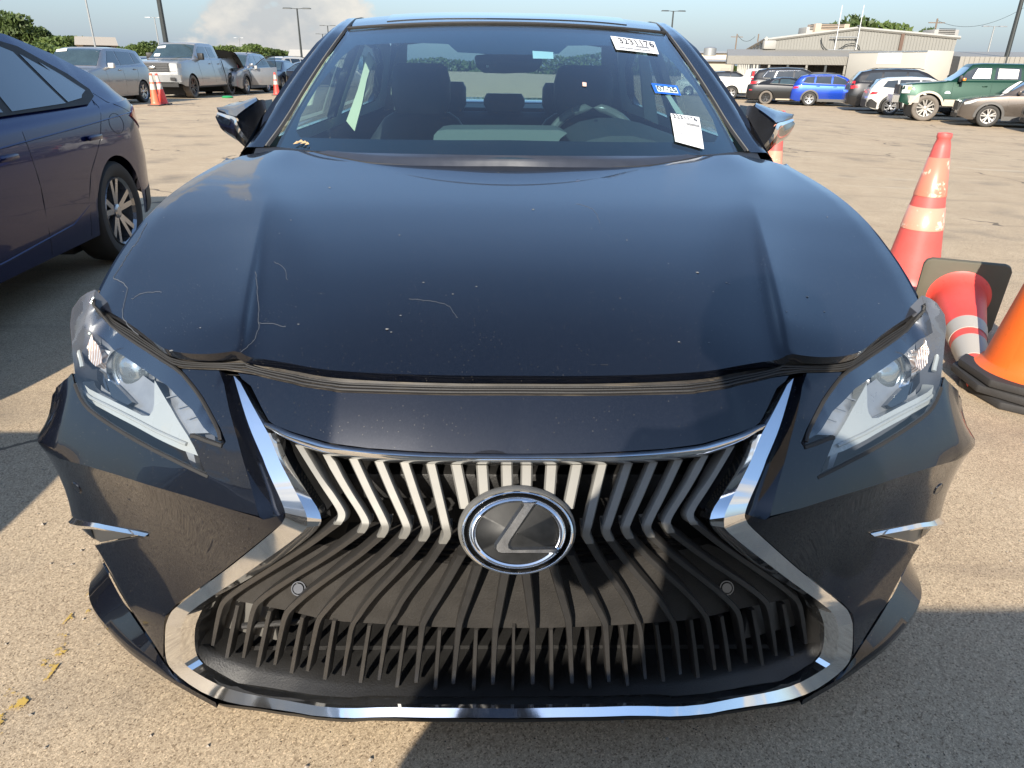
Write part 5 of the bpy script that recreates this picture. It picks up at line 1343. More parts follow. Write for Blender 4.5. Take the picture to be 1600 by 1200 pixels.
c.part('quarter_glass', [(3.26, 1.16), (3.62, 1.19), (3.50, 1.46), (3.26, 1.48)], DGLASS)
c.handle(2.16, .98); c.handle(3.06, 1.0); c.line([(2.33, .3), (2.33, 1.1)]); c.line([(1.35, .3), (1.35, 1.05)]); c.line([(3.24, 1.1), (3.2, .85), (3.0, .6), (2.98, .3)])
c.part('headlight', [(.10, .80), (.42, .92), (.50, .84), (.16, .70)], CLEARG, off=.012); c.mirrors(1.58, 1.08, WHITEP, (.20, .10, .15)); c.front('grille', -.45, .45, .35, .55, BLACK_PL)
c.paper(1.62, 1.55, .30, .62); c.paper(1.30, 1.16, .46, .66)
c.place2(1, (225, 160), 0, 163, -1, math.radians(95), math.radians(178))
# pickup builder
def pickup(name, label, L, W, H, pt, wb, fo, R, rim, cladding=None, sc=1.0, spokes=6, tyre=TYRE, zb=.42, cabend=None, flag=''):
    top = [(0, .80), (.03, 1.05), (.10, 1.22), (.5, 1.27), (1.45, 1.33), (1.6, 1.36), (cabend, 1.38), (cabend+.03, 1.40), (L-.04, 1.42), (L, .95)]
    roof = [(0, .81), (1.40, 1.33), (1.62, 1.42), (2.05, 1.76), (2.3, H-.03), (2.7, H), (cabend-.35, H-.01), (cabend-.12, H-.07), (cabend-.01, 1.45), (cabend+.03, 1.405), (L, .96)]
    top = [(a, b*H/1.96) for a, b in top]; 
    c = Car(name, label, 'pickup truck', L, W, H, pt, top, roof, (fo, fo+wb), R=R, zb=zb, tumble=.24, nose=.14, tail=.04, arch=1.16, rim=rim, spokes=spokes, tyre=tyre, cladding=cladding, wwid=.28)
    k = H/1.96
    c.screen('windscreen', 1.50, 2.20, WGLASS, .02, .03)
    c.part('side_window', [(2.0, 1.42*k), (2.98, 1.42*k), (2.98, 1.80*k), (2.42, 1.80*k), (2.15, 1.66*k)], DGLASS)
    c.part('rear_side_window', [(3.10, 1.42*k), (cabend-.38, 1.43*k), (cabend-.42, 1.79*k), (3.10, 1.80*k)], DGLASS)
    c.line([(3.04, zb+.1), (3.04, 1.40*k)]); c.line([(1.75, zb+.1), (1.75, 1.35*k)]); c.line([(cabend-.15, zb+.1), (cabend-.15, 1.38*k)]); c.line([(cabend+.02, zb+.05), (cabend+.02, 1.40*k)], r=.014)
    c.handle(2.82, 1.20*k); c.handle(cabend-.35, 1.20*k)
    c.mirrors(1.95, 1.42*k, BLACK_PL, (.24, .12, .24))
    m = MB(); m.box((0, L/2-(cabend+L)/2, 1.405*k), (W*.86, L-cabend-.16, .012)); m.obj('bed_opening', BLACK_PL, c.root)
    m = MB(); m.box((0, L/2-(2.0+3.4)/2, zb-.03), (W*.96, 2.9, .07)); m.obj('running_board', BLACK_PL, c.root, bevel=.02)
    return c
c = pickup('pickup_truck', 'silver crew-cab pickup with a black barred grille behind the paired cones', 5.89, 2.03, 1.96, SILV2, 3.68, .95, .40, DALLOY, cabend=4.05, tyre=MUDTYRE)
c.front('grille_frame', -.62, .62, .90, 1.20, simple('grey_grille_frame', (.03, .03, .032), .5), off=.02)
for z in (.93, .985, 1.04, 1.095, 1.15): c.front('grille_bar', -.56, .56, z-.010, z+.012, simple('grille_bar_grey', (.10, .10, .10), .45, metal=.3), off=.04, thick=.03)
c.front('headlight', .60, .93, .92, 1.18, CLEARG, both=True, off=.02); c.front('front_bumper', -.95, .95, .56, .80, SILV2, off=.10, thick=.2); c.front('number_plate', -.17, .17, .62, .74, simple('plate', (.30, .27, .22), .5), off=.115, thick=.02)
c.front('fog_lamp', .62, .80, .62, .72, BLACK_PL, both=True, off=.112, thick=.03); c.front('lower_valance', -.85, .85, .40, .56, BLACK_PL, off=.04)
m = MB(); m.lathe([(.115, 0), (.115, .02), (.10, .026), (.001, .026)], 24, 'Y', (0, 5.89/2+.045, 1.045)); o = m.obj('oval_badge', CHR2, c.root, smooth=True); o.scale = (1, 1, .42); o.location.z = 1.045*.58
c.paper(2.08, 1.99, .35, .66); c.paper(1.72, 1.60, .45, .66)
c.part('tail_lamp', [(5.76, .98), (5.86, .98), (5.86, 1.34), (5.76, 1.34)], REDL, off=.01)
c.place2(0, (303, 153), 1, 357, -1, math.radians(95), math.radians(178)); f150 = c
# silver SUV with raised bonnet and open door
ST = [(0, .55), (.04, .78), (.12, .90), (.5, .98), (1.2, 1.06), (1.4, 1.08), (4.3, 1.14), (4.6, 1.08), (4.68, .75)]
SR = [(0, .56), (1.15, 1.05), (1.35, 1.14), (1.95, 1.54), (2.3, 1.67), (3.0, 1.70), (3.9, 1.66), (4.3, 1.56), (4.55, 1.22), (4.68, .78)]
def suv(name, label, pt, L=4.68, W=1.88, H=1.70, R=.36, cl=None, rim=ALLOY, sp=5, wh=(.92, 3.68), rails=True, cat='suv', gl=DGLASS):
    kx, kz = L/4.68, H/1.70
    top = [(a*kx, b*kz) for a, b in ST]; rf = [(a*kx, b*kz) for a, b in SR]
    c = Car(name, label, cat, L, W, H, pt, top, rf, wh, R=R, tumble=.27, cladding=cl, rim=rim, spokes=sp)
    q = lambda P: [(a*kx, b*kz) for a, b in P]
    c.screen('windscreen', 1.30*kx, 2.08*kx, WGLASS, .03, .03); c.screen('rear_window', 4.22*kx, 4.55*kx, DGLASS, .10, .12)
    c.part('side_window', q([(1.75, 1.16), (2.62, 1.17), (2.62, 1.56), (2.30, 1.55), (2.0, 1.40)]), gl); c.part('rear_side_window', q([(2.70, 1.17), (3.50, 1.18), (3.48, 1.55), (2.70, 1.56)]), gl)
    c.part('quarter_glass', q([(3.57, 1.19), (4.15, 1.23), (3.98, 1.50), (3.56, 1.54)]), gl)
    c.line(q([(2.66, .3), (2.66, 1.14)])); c.line(q([(1.45, .3), (1.45, 1.06)])); c.line(q([(3.53, 1.15), (3.45, .9), (3.25, .62), (3.22, .3)]))
    c.handle(2.48*kx, 1.03*kz); c.handle(3.35*kx, 1.05*kz); c.mirrors(1.72*kx, 1.15*kz, pt)
    c.part('tail_lamp', q([(4.30, 1.02), (4.36, .92), (4.62, .90), (4.64, 1.02)]), REDL, off=.01)
    c.part('headlight', q([(.10, .82), (.46, .93), (.60, .93), (.30, .78), (.12, .74)]), CLEARG, off=.01)
    c.front('grille', -.42, .42, .52, .82, BLACK_PL); c.front('lower_intake', -.6, .6, .28, .42, BLACK_PL)
    if rails:
        for sx in (-1, 1):
            m = MB(); zz = H+.0; m.tube([(sx*W*.33, L/2-2.1*kx, zz-.06), (sx*W*.335, L/2-2.3*kx, zz), (sx*W*.335, L/2-3.7*kx, zz), (sx*W*.33, L/2-3.95*kx, zz-.08)], .016, 6); m.obj('roof_rail', BLACK_PL, c.root, smooth=True)
    return c
c = suv('crossover', 'silver crossover with its bonnet raised and front door standing open', SILV, cl=GREYCL)
V = []; F = []; N = 12
for i in range(N+1):
    g = i/N
    for j in range(9):
        x = -.80+1.6*j/8; y = 4.68/2-1.25+.98*g; z = 1.06+1.0*math.sin(g*1.25)*.72-.10*(x/.8)**2; V.append((x, y-.0, z))
for i in range(N):
    for j in range(8): F.append([i*9+j, i*9+j+1, (i+1)*9+j+1, (i+1)*9+j])
m = MB(); m.add(V, F); o = m.obj('raised_bonnet', SILV, c.root, smooth=True)
m = MB(); m.add([(x, y, z-.022) for x, y, z in V], F); o = m.obj('bonnet_underside', BLACK_PL, c.root, smooth=True)
m = MB(); m.box((0, 4.68/2-.62, .99), (1.35, .9, .10)); m.obj('engine_bay', BLACK_PL, c.root)
# open door, hinged at t=1.45 on the -x side
dr = bpy.data.objects.new('open_door', None); C.objects.link(dr); dr.parent = c.root; dr.location = (-.93, 4.68/2-1.50, 0); dr.rotation_euler = (0, 0, math.radians(-58))
m = MB(); m.add([(0, 0, .36), (0, -1.15, .36), (0, -1.15, 1.10), (0, 0, 1.02), (-.05, 0, .36), (-.05, -1.15, .36), (-.05, -1.15, 1.10), (-.05, 0, 1.02)], [[0, 1, 2, 3], [7, 6, 5, 4], [0, 4, 5, 1], [1, 5, 6, 2], [2, 6, 7, 3], [3, 7, 4, 0]]); m.obj('door_skin', SILV, dr, bevel=.012)
m = MB(); m.tube([(-.02, -.10, 1.05), (.03, -.55, 1.40), (.06, -.80, 1.52), (.06, -1.12, 1.53), (.0, -1.14, 1.10)], .02, 6); m.obj('window_frame', GLOSS_BLACK, dr)
m = MB(); m.add([(-.02, -.15, 1.06), (.03, -.58, 1.38), (.055, -.82, 1.50), (.055, -1.10, 1.51), (0, -1.12, 1.10)], [[0, 1, 2, 3, 4]]); m.obj('window', glass('tinted_door_glass', (.35, .42, .45), .9, 0, .02), dr)
m = MB(); m.box((-.10, -.22, 1.08), (.20, .10, .14)); m.obj('door_mirror', WHITEP, dr, bevel=.03)
c.place2(0, (385, 147), 1, 417, -1, math.radians(95), math.radians(178))
# dark sedan with open door, further along
c = Car('dark_sedan', 'dark navy sedan with an open front door behind the lone red cone', 'car', 4.7, 1.84, 1.46, NAVYP, SED_TOP[:-2]+[(4.6, .98), (4.7, .7)], SED_ROOF[:-1]+[(4.7, .71)], (.90, 3.68), R=.33, tumble=.38)
c.screen('windscreen', 1.18, 1.98, WGLASS); c.part('side_window', [(1.62, 1.0), (3.3, 1.02), (3.1, 1.28), (2.3, 1.335), (2.02, 1.27)], DGLASS); c.front('headlight', .5, .85, .56, .68, CLEARG, both=True); c.front('grille', -.5, .5, .3, .6, BLACK_PL)
c.paper(1.72, 1.50, .2, .5, simple('yellow_paper', (.75, .62, .15), .6))
dr = bpy.data.objects.new('open_door', None); C.objects.link(dr); dr.parent = c.root; dr.location = (-.92, 2.35-1.50, 0); dr.rotation_euler = (0, 0, math.radians(-62))
m = MB(); m.box((-.03, -.60, .63), (.06, 1.18, .60)); m.obj('door_skin', NAVYP, dr, bevel=.015)
m = MB(); m.tube([(-.02, -.05, .95), (.03, -.50, 1.22), (.06, -.75, 1.30), (.06, -1.15, 1.30), (.0, -1.17, .95)], .02, 6); m.obj('window_frame', GLOSS_BLACK, dr)
m = MB(); m.add([(-.02, -.10, .95), (.03, -.52, 1.20), (.055, -.76, 1.28), (.055, -1.12, 1.28), (0, -1.15, .95)], [[0, 1, 2, 3, 4]]); m.obj('window', bpy.data.materials['tinted_door_glass'], dr)
c.place2(0, (441, 141), 1, 462, -1, math.radians(95), math.radians(178))
# low-detail roofs seen over them
def bgcar(name, label, px, dist, rz, pt, h=1.45, kind='sedan', group='cars standing in the far rows', wheelpx=None):
    if kind == 'sedan':
        c = Car(name, label, 'car', 4.57, 1.80, 1.44, pt, SED_TOP, SED_ROOF, (.87, 3.57), R=.325, tumble=.38, step=.15, group=group)
        c.screen('windscreen', 1.18, 1.98, WGLASS); c.screen('rear_window', 3.25, 4.12, DGLASS); c.part('side_window', [(1.62, 1.0), (3.4, 1.03), (3.1, 1.28), (2.3, 1.335), (2.02, 1.27)], DGLASS)
    else:
        c = suv(name, label, pt); c.root['category'] = 'suv'; c.root['group'] = group
    p = at_depth(px, 110, dist); c.root.location = (p[0], p[1], gz(p[0])); c.root.rotation_euler = (0, 0, rz); return c
bgcar('parked_car', 'dark car mostly hidden between the boxy hatchback and the silver pickup', 219, 36, math.radians(160), NAVYP)
bgcar('parked_car', 'pale car whose roof shows above the open door of the silver crossover', 437, 52, math.radians(150), WHITEP, kind='suv')
bgcar('parked_car', 'blue-grey car nearest the black sedan in the far left row', 478, 48, math.radians(140), NAVYP)
bgcar('parked_car', 'white car behind the dark navy sedan with the open door', 462, 62, math.radians(120), WHITEP, kind='suv')
bgcar('parked_car', 'red car farthest back at the edge of the black sedan windscreen pillar', 492, 66, math.radians(100), paint('red_paint', (.30, .015, .012), metal=.1))
# ------------------------------------------------------------------ right row, nose to the right unless said
RT = math.radians(-107)
c = pickup('pickup_truck', 'white pickup showing only its tailgate and rear wheel, leftmost of the right row', 5.85, 2.03, 1.88, WHITEP, 3.64, .98, .40, ALLOY, cabend=3.95, spokes=5)
c.part('tail_lamp', [(5.74, .98), (5.85, .98), (5.85, 1.30), (5.74, 1.30)], REDL, off=.012); c.front('rear_bumper', -.9, .9, .50, .66, CHR2, tail=True, off=.12, thick=.2)
c.place(1, (1141, 154), RT, -1)
c = suv('large_suv', 'large black sport utility with chrome window trim behind the black coupe', BLKP, L=5.7, W=2.06, H=1.93, R=.41, wh=(1.05, 4.15))
c.part('tail_lamp_column', [(5.52, 1.0), (5.62, 1.0), (5.55, 1.70), (5.46, 1.70)], REDL, off=.012); c.line([(1.95, 1.30), (4.9, 1.33), (4.95, 1.40), (4.70, 1.72), (2.9, 1.77)], name='window_chrome', r=.02, mat=CHR2)
c.part('chrome_pillar', [(4.28, 1.33), (4.36, 1.33), (4.22, 1.72), (4.14, 1.72)], CHR2, off=.014)
p = at_depth(1170, 155, 48.5); c.root.location = (p[0]+2.7, p[1]-.5, gz(p[0])); c.root.rotation_euler = (0, 0, RT)
CT = [(0, .55), (.04, .72), (.15, .82), (.6, .90), (1.5, .98), (2.4, .99), (3.6, 1.04), (4.2, 1.05), (4.9, 1.03), (5.0, .98), (5.02, .6)]
CRF = [(0, .56), (1.55, .98), (1.8, 1.08), (2.3, 1.34), (2.7, 1.43), (3.2, 1.44), (3.7, 1.36), (4.2, 1.16), (4.5, 1.05), (5.02, .62)]
c = Car('coupe', 'low black coupe with brown dusty rear wheel, between the white pickup and the blue crossover', 'car', 5.02, 1.92, 1.45, BLKP, CT, CRF, (.98, 3.93), R=.36, tumble=.40, rim=DALLOY, tyre=MUDTYRE, nose=.2, tail=.2)
c.part('side_window', [(2.25, 1.05), (3.30, 1.07), (3.25, 1.32), (2.85, 1.33), (2.5, 1.24)], WGLASS); c.part('quarter_glass', [(3.38, 1.07), (3.75, 1.10), (3.6, 1.22), (3.36, 1.29)], WGLASS); c.screen('windscreen', 1.65, 2.55, WGLASS); c.screen('rear_window', 3.6, 4.35, DGLASS)
c.line([(2.1, 1.03), (3.8, 1.09), (3.6, 1.27), (3.3, 1.36)], name='window_chrome', r=.012, mat=CHR2); c.part('side_marker', [(4.72, .72), (4.88, .72), (4.88, .77), (4.72, .77)], REDL, off=.01); c.line([(2.0, .3), (2.0, .98)]); c.line([(3.35, 1.02), (3.4, .8), (3.25, .3)])
c.part('sill_skirt', [(1.5, .24), (3.4, .24), (3.4, .32), (1.5, .32)], TANCL, off=.014)
c.place(1, (1193, 161), RT, -1)
c = suv('crossover', 'bright blue crossover with chrome roof rails parked tail to the left', MIDBLUE, L=4.66, W=1.89, H=1.64, cl=GREYCL, sp=5)
c.line([(1.75, 1.10), (3.9, 1.16), (4.2, 1.20), (4.05, 1.42), (3.7, 1.52), (2.5, 1.54), (2.0, 1.36)], name='window_chrome', r=.016, mat=CHR2)
c.place(1, (1258, 163.5), RT, -1)
c = suv('large_suv', 'long black sport utility in front of the white box trailer', BLKP, L=5.73, W=2.06, H=1.92, R=.41, wh=(1.05, 4.12))
c.part('tail_lamp_column', [(5.52, 1.0), (5.66, 1.0), (5.60, 1.34), (5.48, 1.34)], REDL, off=.012); c.line([(1.95, 1.30), (5.2, 1.34)], name='window_chrome', r=.012, mat=CHR2)
p = at_depth(1322, 160, 40.5); c.root.location = (p[0]+2.9, p[1]-.2, gz(p[0])); c.root.rotation_euler = (0, 0, RT)
c = suv('crossover', 'white crossover with its rear bumper missing, ahead of the green pickup', WHITEP, L=4.66, W=1.85, H=1.58, cl=BLACK_PL, rim=ALLOY, rails=False, sp=5)
c.part('missing_bumper', [(4.25, .26), (4.66, .34), (4.66, .62), (4.5, .66), (4.25, .50)], BLACK_PL, off=.016); c.front('bare_crash_bar', -.85, .85, .30, .62, BLACK_PL, tail=True, off=.02)
c.place(1, (1377, 177), RT, -1)
# lifted green pickup facing left
LT = math.radians(71)
c = pickup('pickup_truck', 'lifted metallic green crew-cab pickup with tan wheel flares and big tyres', 6.25, 2.03, 2.10, GREENP, 3.96, .97, .475, simple('dull_alloy', (.36, .34, .31), .4, metal=.5), cladding=TANCL, tyre=MUDTYRE, zb=.58, cabend=4.35, spokes=6)
c.front('grille', -.6, .6, .95, 1.30, BLACK_PL, off=.03); c.part('headlight', [(.03, 1.0), (.30, 1.0), (.34, 1.30), (.05, 1.28)], CLEARG, off=.02); c.part('turn_lamp', [(.20, 1.13), (.33, 1.13), (.34, 1.25), (.22, 1.25)], ORL, off=.04)
c.front('front_bumper', -1.0, 1.0, .66, .92, chrome('dented_chrome', (.55, .54, .52), .25, .3), off=.22, thick=.35); c.part('lower_stripe', [(1.55, .60), (4.0, .60), (4.0, .80), (1.55, .80)], TANCL, off=.004)
c.part('fender_badge', [(1.50, 1.02), (1.72, 1.02), (1.66, 1.10), (1.56, 1.10)], CHR2, off=.012)
FOIL = simple('silver_sunshade', (.52, .50, .47), .35, metal=.4, var=.5, scale=6)
c.part('sunshade', [(2.35, 1.56), (2.95, 1.56), (2.95, 1.90), (2.5, 1.90)], FOIL, off=.012, side=(1,)); c.part('sunshade', [(3.20, 1.56), (3.85, 1.56), (3.85, 1.88), (3.20, 1.90)], FOIL, off=.012, side=(1,))
c.part('sunshade', [(2.35, 1.56), (2.95, 1.56), (2.95, 1.90), (2.5, 1.90)], FOIL, off=.012, side=(-1,)); c.part('sunshade', [(3.20, 1.56), (3.85, 1.56), (3.85, 1.88), (3.20, 1.90)], FOIL, off=.012, side=(-1,))
for sx in (-1, 1):
    m = MB(); m.box((sx*1.20, 6.25/2-2.0, 1.52), (.28, .10, .10)); m.obj('towing_mirror_lamp', ORL, c.root, bevel=.02)
c.place(0, (1427, 185), LT, 1)
c = suv('crossover', 'brown-grey crossover with silver wheels, nose to the left at the right edge', BROWNP, L=4.55, W=1.84, H=1.66, cl=GREYCL, rim=simple('bright_alloy', (.55, .53, .50), .3, metal=.5), sp=5)
c.place(0, (1524, 194), LT-math.radians(3), 1)
c = suv('crossover', 'dark car cut by the right edge of the picture, below the brown-grey crossover', BLKP, cl=GREYCL)
p = at_ground(1604, 207); c.root.location = (p[0]+2.2, p[1]-.6, p[2]); c.root.rotation_euler = (0, 0, LT)
bgcar('parked_car', 'red car just showing between the large black suv and the blue crossover', 1251, 60, RT, bpy.data.materials['red_paint'], kind='suv', group='cars behind the right row')
bgcar('parked_car', 'dark car behind the bed of the white pickup on the right', 1150, 56, RT, BLKP, kind='suv', group='cars behind the right row')
bgcar('parked_car', 'white car at the left end of the right row, half hidden by the pillar', 1108, 58, RT, WHITEP, group='cars behind the right row')
bgcar('parked_car', 'pale van roof behind the windows of the bright blue crossover', 1300, 54, RT, SILV, kind='suv', group='cars behind the right row')
# white box trailer
tr = thing('box_trailer', 'white box trailer body behind the long black sport utility', 'trailer')
a = at_depth(1357, 100, 56); b = at_depth(1484, 100, 52.5)
mid = (a+b)/2; Ltr = math.hypot(b[0]-a[0], b[1]-a[1]); rz = math.atan2(b[1]-a[1], b[0]-a[0]); tr.location = (mid[0], mid[1]+1.2, gz(mid[0])); tr.rotation_euler = (0, 0, rz)
top = at_depth(1420, 79.5, 54)[2]+.46
WBX = simple('chalky_white_panel', (.46, .43, .37), .6, var=.05, scale=1)
m = MB(); m.box((0, 0, top/2+.5), (Ltr, 2.4, top-1.0)); m.obj('box_body', WBX, tr, bevel=.03)
for z in (top-.05, 1.02): 
    m = MB(); m.box((0, -1.205, z), (Ltr, .03, .09)); m.obj('edge_rail', CHR2, tr)
m = MB(); m.box((.3, -1.21, top-.42), (1.7, .012, .62)); m.obj('blank_sign', WHT, tr)
m = MB(); m.box((-Ltr/2-.012, 0, top/2+.5), (.012, 2.2, top-1.2)); m.obj('rear_door', simple('grey_door', (.30, .30, .29), .5), tr)
for x in (-Ltr/2+1.0, Ltr/2-1.2): wheel(tr, x, -1.0, .45, .45, .25, 5, ALLOY, side=-1).rotation_euler = (0, 0, math.pi/2)
# ------------------------------------------------------------------ ground
def ground_mat():
    t = NT('worn_concrete_and_grit'); v = t.coord()
    sep = t.n('SeparateXYZ'); t.l(v, sep.inputs[0])
    big = t.noise(v, .35, 5, .6); mid = t.noise(v, 2.2, 6, .65)
    base = t.ramp(mid, [(.30, (.46, .345, .225)), (.52, (.535, .41, .27)), (.72, (.61, .475, .32))])
    base = t.mix(t.math('MULTIPLY', big, .5), base, (.52, .44, .32))
    # aggregate
    vc = t.vor(v, 290.0, out=1); bw = t.n('RGBToBW'); t.l(vc, bw.inputs[0]); agg = bw.outputs[0]
    g = t.ramp(agg, [(.10, (.45, .42, .39)), (.35, (.84, .82, .80)), (.70, (1.0, 1.0, 1.0)), (.92, (1.30, 1.28, 1.24))])
    base = t.mix(1.0, base, g, 'MULTIPLY')
    vc2 = t.vor(v, 680.0, out=1); bw2 = t.n('RGBToBW'); t.l(vc2, bw2.inputs[0])
    base = t.mix(.55, base, t.ramp(bw2.outputs[0], [(.2, (.55, .53, .5)), (.6, (1, 1, 1)), (.9, (1.3, 1.28, 1.22))]), 'MULTIPLY')
    # pits
    pit = t.vor(v, 55.0); pitm = t.math('MULTIPLY', t.math('LESS_THAN', pit, .10), t.math('GREATER_THAN', t.noise(v, 30.0, 2), .50))
    base = t.mix(pitm, base, (.05, .043, .035))
    # dark stains near, tyre streaks far
    mp = t.n('Mapping'); mp.inputs['Scale'].default_value = (.16, 1.6, 1); mp.inputs['Rotation'].default_value = (0, 0, .10); t.l(v, mp.inputs[0])
    st = t.noise(mp.outputs[0], 1.4, 7, .68)
    base = t.mix(t.math('MULTIPLY', t.ramp(st, [(.56, (0, 0, 0)), (.70, (1, 1, 1))]), .50), base, (.17, .135, .10))
    base = t.mix(t.math('MULTIPLY', t.ramp(st, [(.26, (1, 1, 1)), (.38, (0, 0, 0))]), .55), base, (.58, .50, .37))
    sp = t.noise(v, 1.1, 6, .6)
    base = t.mix(t.math('MULTIPLY', t.ramp(sp, [(.55, (0, 0, 0)), (.72, (1, 1, 1))]), .60), base, (.10, .085, .07))
    # cracks
    wv = t.n('TexNoise'); wv.inputs['Scale'].default_value = 1.3; wv.inputs['Detail'].default_value = 5; t.l(v, wv.inputs['Vector'])
    ad = t.n('VectorMath', operation='SCALE'); t.l(wv.outputs['Color'], ad.inputs[0]); ad.inputs['Scale'].default_value = .9
    ad2 = t.n('VectorMath', operation='ADD'); t.l(v, ad2.inputs[0]); t.l(ad.outputs[0], ad2.inputs[1])
    cr = t.vor(ad2.outputs[0], .22, 'DISTANCE_TO_EDGE'); crm = t.math('MULTIPLY', t.math('LESS_THAN', cr, .0035), t.math('GREATER_THAN', t.noise(v, .5, 3), .48))
    base = t.mix(t.math('MULTIPLY', crm, .75), base, (.06, .05, .04))
    h = t.math('ADD', t.math('MULTIPLY', agg, .7), t.math('MULTIPLY', bw2.outputs[0], .4)); h = t.math('SUBTRACT', h, t.math('MULTIPLY', pitm, 1.5))
    t.bsdf(base=base, rough=.88, normal=t.bump(h, .55, .0035), spec=.3); return t.m
GM = ground_mat()
xs = list(np.linspace(-400, -16, 14))+list(np.linspace(-14, 22, 73))+list(np.linspace(26, 400, 14)); ysg = list(np.linspace(-60, -8, 6))+list(np.linspace(-6, 60, 12))+list(np.linspace(80, 900, 10))
V = [(x, y, gz(x, y)) for y in ysg for x in xs]; nx_ = len(xs)
F = [[j*nx_+i, j*nx_+i+1, (j+1)*nx_+i+1, (j+1)*nx_+i] for j in range(len(ysg)-1) for i in range(nx_-1)]
struct(mesh_obj('ground', V, F, GM))
# faded yellow line at the left
def faded(name, col, cover, sc):
    t = NT(name); v = t.coord(); n = t.noise(v, sc, 8, .75); b = t.n('BsdfPrincipled'); b.inputs['Base Color'].default_value = col+(1,); b.inputs['Roughness'].default_value = .8
    tr = t.n('BsdfTransparent'); mx = t.n('MixShader'); t.l(t.math('GREATER_THAN', n, cover), mx.inputs[0]); t.l(tr.outputs[0], mx.inputs[1]); t.l(b.outputs[0], mx.inputs[2]); t.l(mx.outputs[0], t.out.inputs[0]); return t.m
YL = faded('worn_yellow_paint', (.50, .33, .07), .575, 16)
pp = [at_ground(*p) for p in [(-60, 1200), (0, 1120), (55, 1060), (100, 1000), (140, 950), (185, 890)]]
V = []; F = []
for i, p in enumerate(pp):
    V += [(p[0]-.032, p[1], .004), (p[0]+.032, p[1], .004)]
for i in range(len(pp)-1): F.append([2*i, 2*i+1, 2*i+3, 2*i+2])
struct(mesh_obj('painted_line', V, F, YL, smooth=False))
# loose stones and bits on the near ground (nobody would count them)
gb = MB(); R2 = random.Random(5)
for k in range(900):
    x = R2.uniform(-3.2, 3.2); y = R2.uniform(-.2, 6) if k % 3 else R2.uniform(-.1, 1.6)
    s_ = R2.uniform(.0015, .005)*(1.5 if R2.random() < .08 else 1)
    c0 = Vector((x, y, gz(x)+s_*.3)); a_ = R2.uniform(0, 6)
    gb.add([c0+Vector((s_*math.cos(a_+i*1.57)*R2.uniform(.7, 1.3), s_*math.sin(a_+i*1.57), 0)) for i in range(4)]+[c0+Vector((0, 0, s_*.9))], [[0, 1, 4], [1, 2, 4], [2, 3, 4], [3, 0, 4]])
struct(gb.obj('loose_grit', simple('grit', (.30, .26, .21), .9, var=.6, scale=3)), 'stuff')
# ------------------------------------------------------------------ cones
def cone_mat(name, col, fade=.35, sc=4):
    t = NT(name); v = t.coord(); n = t.noise(v, sc, 6, .6); n2 = t.noise(v, 40, 5, .7)
    c = t.mix(t.math('MULTIPLY', n, fade), col, tuple(min(1, x*.6+.22) for x in col))
    c = t.mix(t.math('MULTIPLY', t.ramp(n2, [(.58, (0, 0, 0)), (.74, (1, 1, 1))]), .35), c, tuple(x*.35 for x in col))
    t.bsdf(base=c, rough=.45, normal=t.bump(n2, .1, .003)); return t.m
ORANGE = cone_mat('faded_orange_pvc', (.86, .13, .045)); REDC = cone_mat('red_orange_pvc', (.80, .045, .025)); PINK = cone_mat('sun_bleached_pink_pvc', (.62, .060, .045), .40); ORNEW = cone_mat('bright_orange_pvc', (.80, .125, .008), .12)
def sleeve_mat(name, col, under, th=.60):
    t = NT(name); v = t.coord(); n = t.noise(v, 16, 6, .7); ch = t.n('TexChecker'); ch.inputs['Scale'].default_value = 260; t.l(v, ch.inputs[0])
    c = t.mix(.10, col, ch.outputs[0], 'MULTIPLY'); c = t.mix(t.math('GREATER_THAN', n, th), c, under); t.bsdf(base=c, rough=.35); return t.m
SLW = sleeve_mat('white_reflective_sleeve', (.55, .50, .43), (.62, .12, .08), .66); SLP = sleeve_mat('pinkish_worn_sleeve', (.60, .20, .13), (.66, .46, .34), .58); SLG = sleeve_mat('grey_white_sleeve', (.42, .39, .34), (.42, .03, .03), .72); SLP2 = sleeve_mat('pale_pink_sleeve', (.66, .29, .20), (.68, .52, .40), .60)
BASEM = simple('black_rubber_base', (.030, .028, .027), .7, var=.4, scale=14, bump=.3); BASEO = simple('olive_grey_base', (.095, .088, .062), .7, var=.2, scale=10)
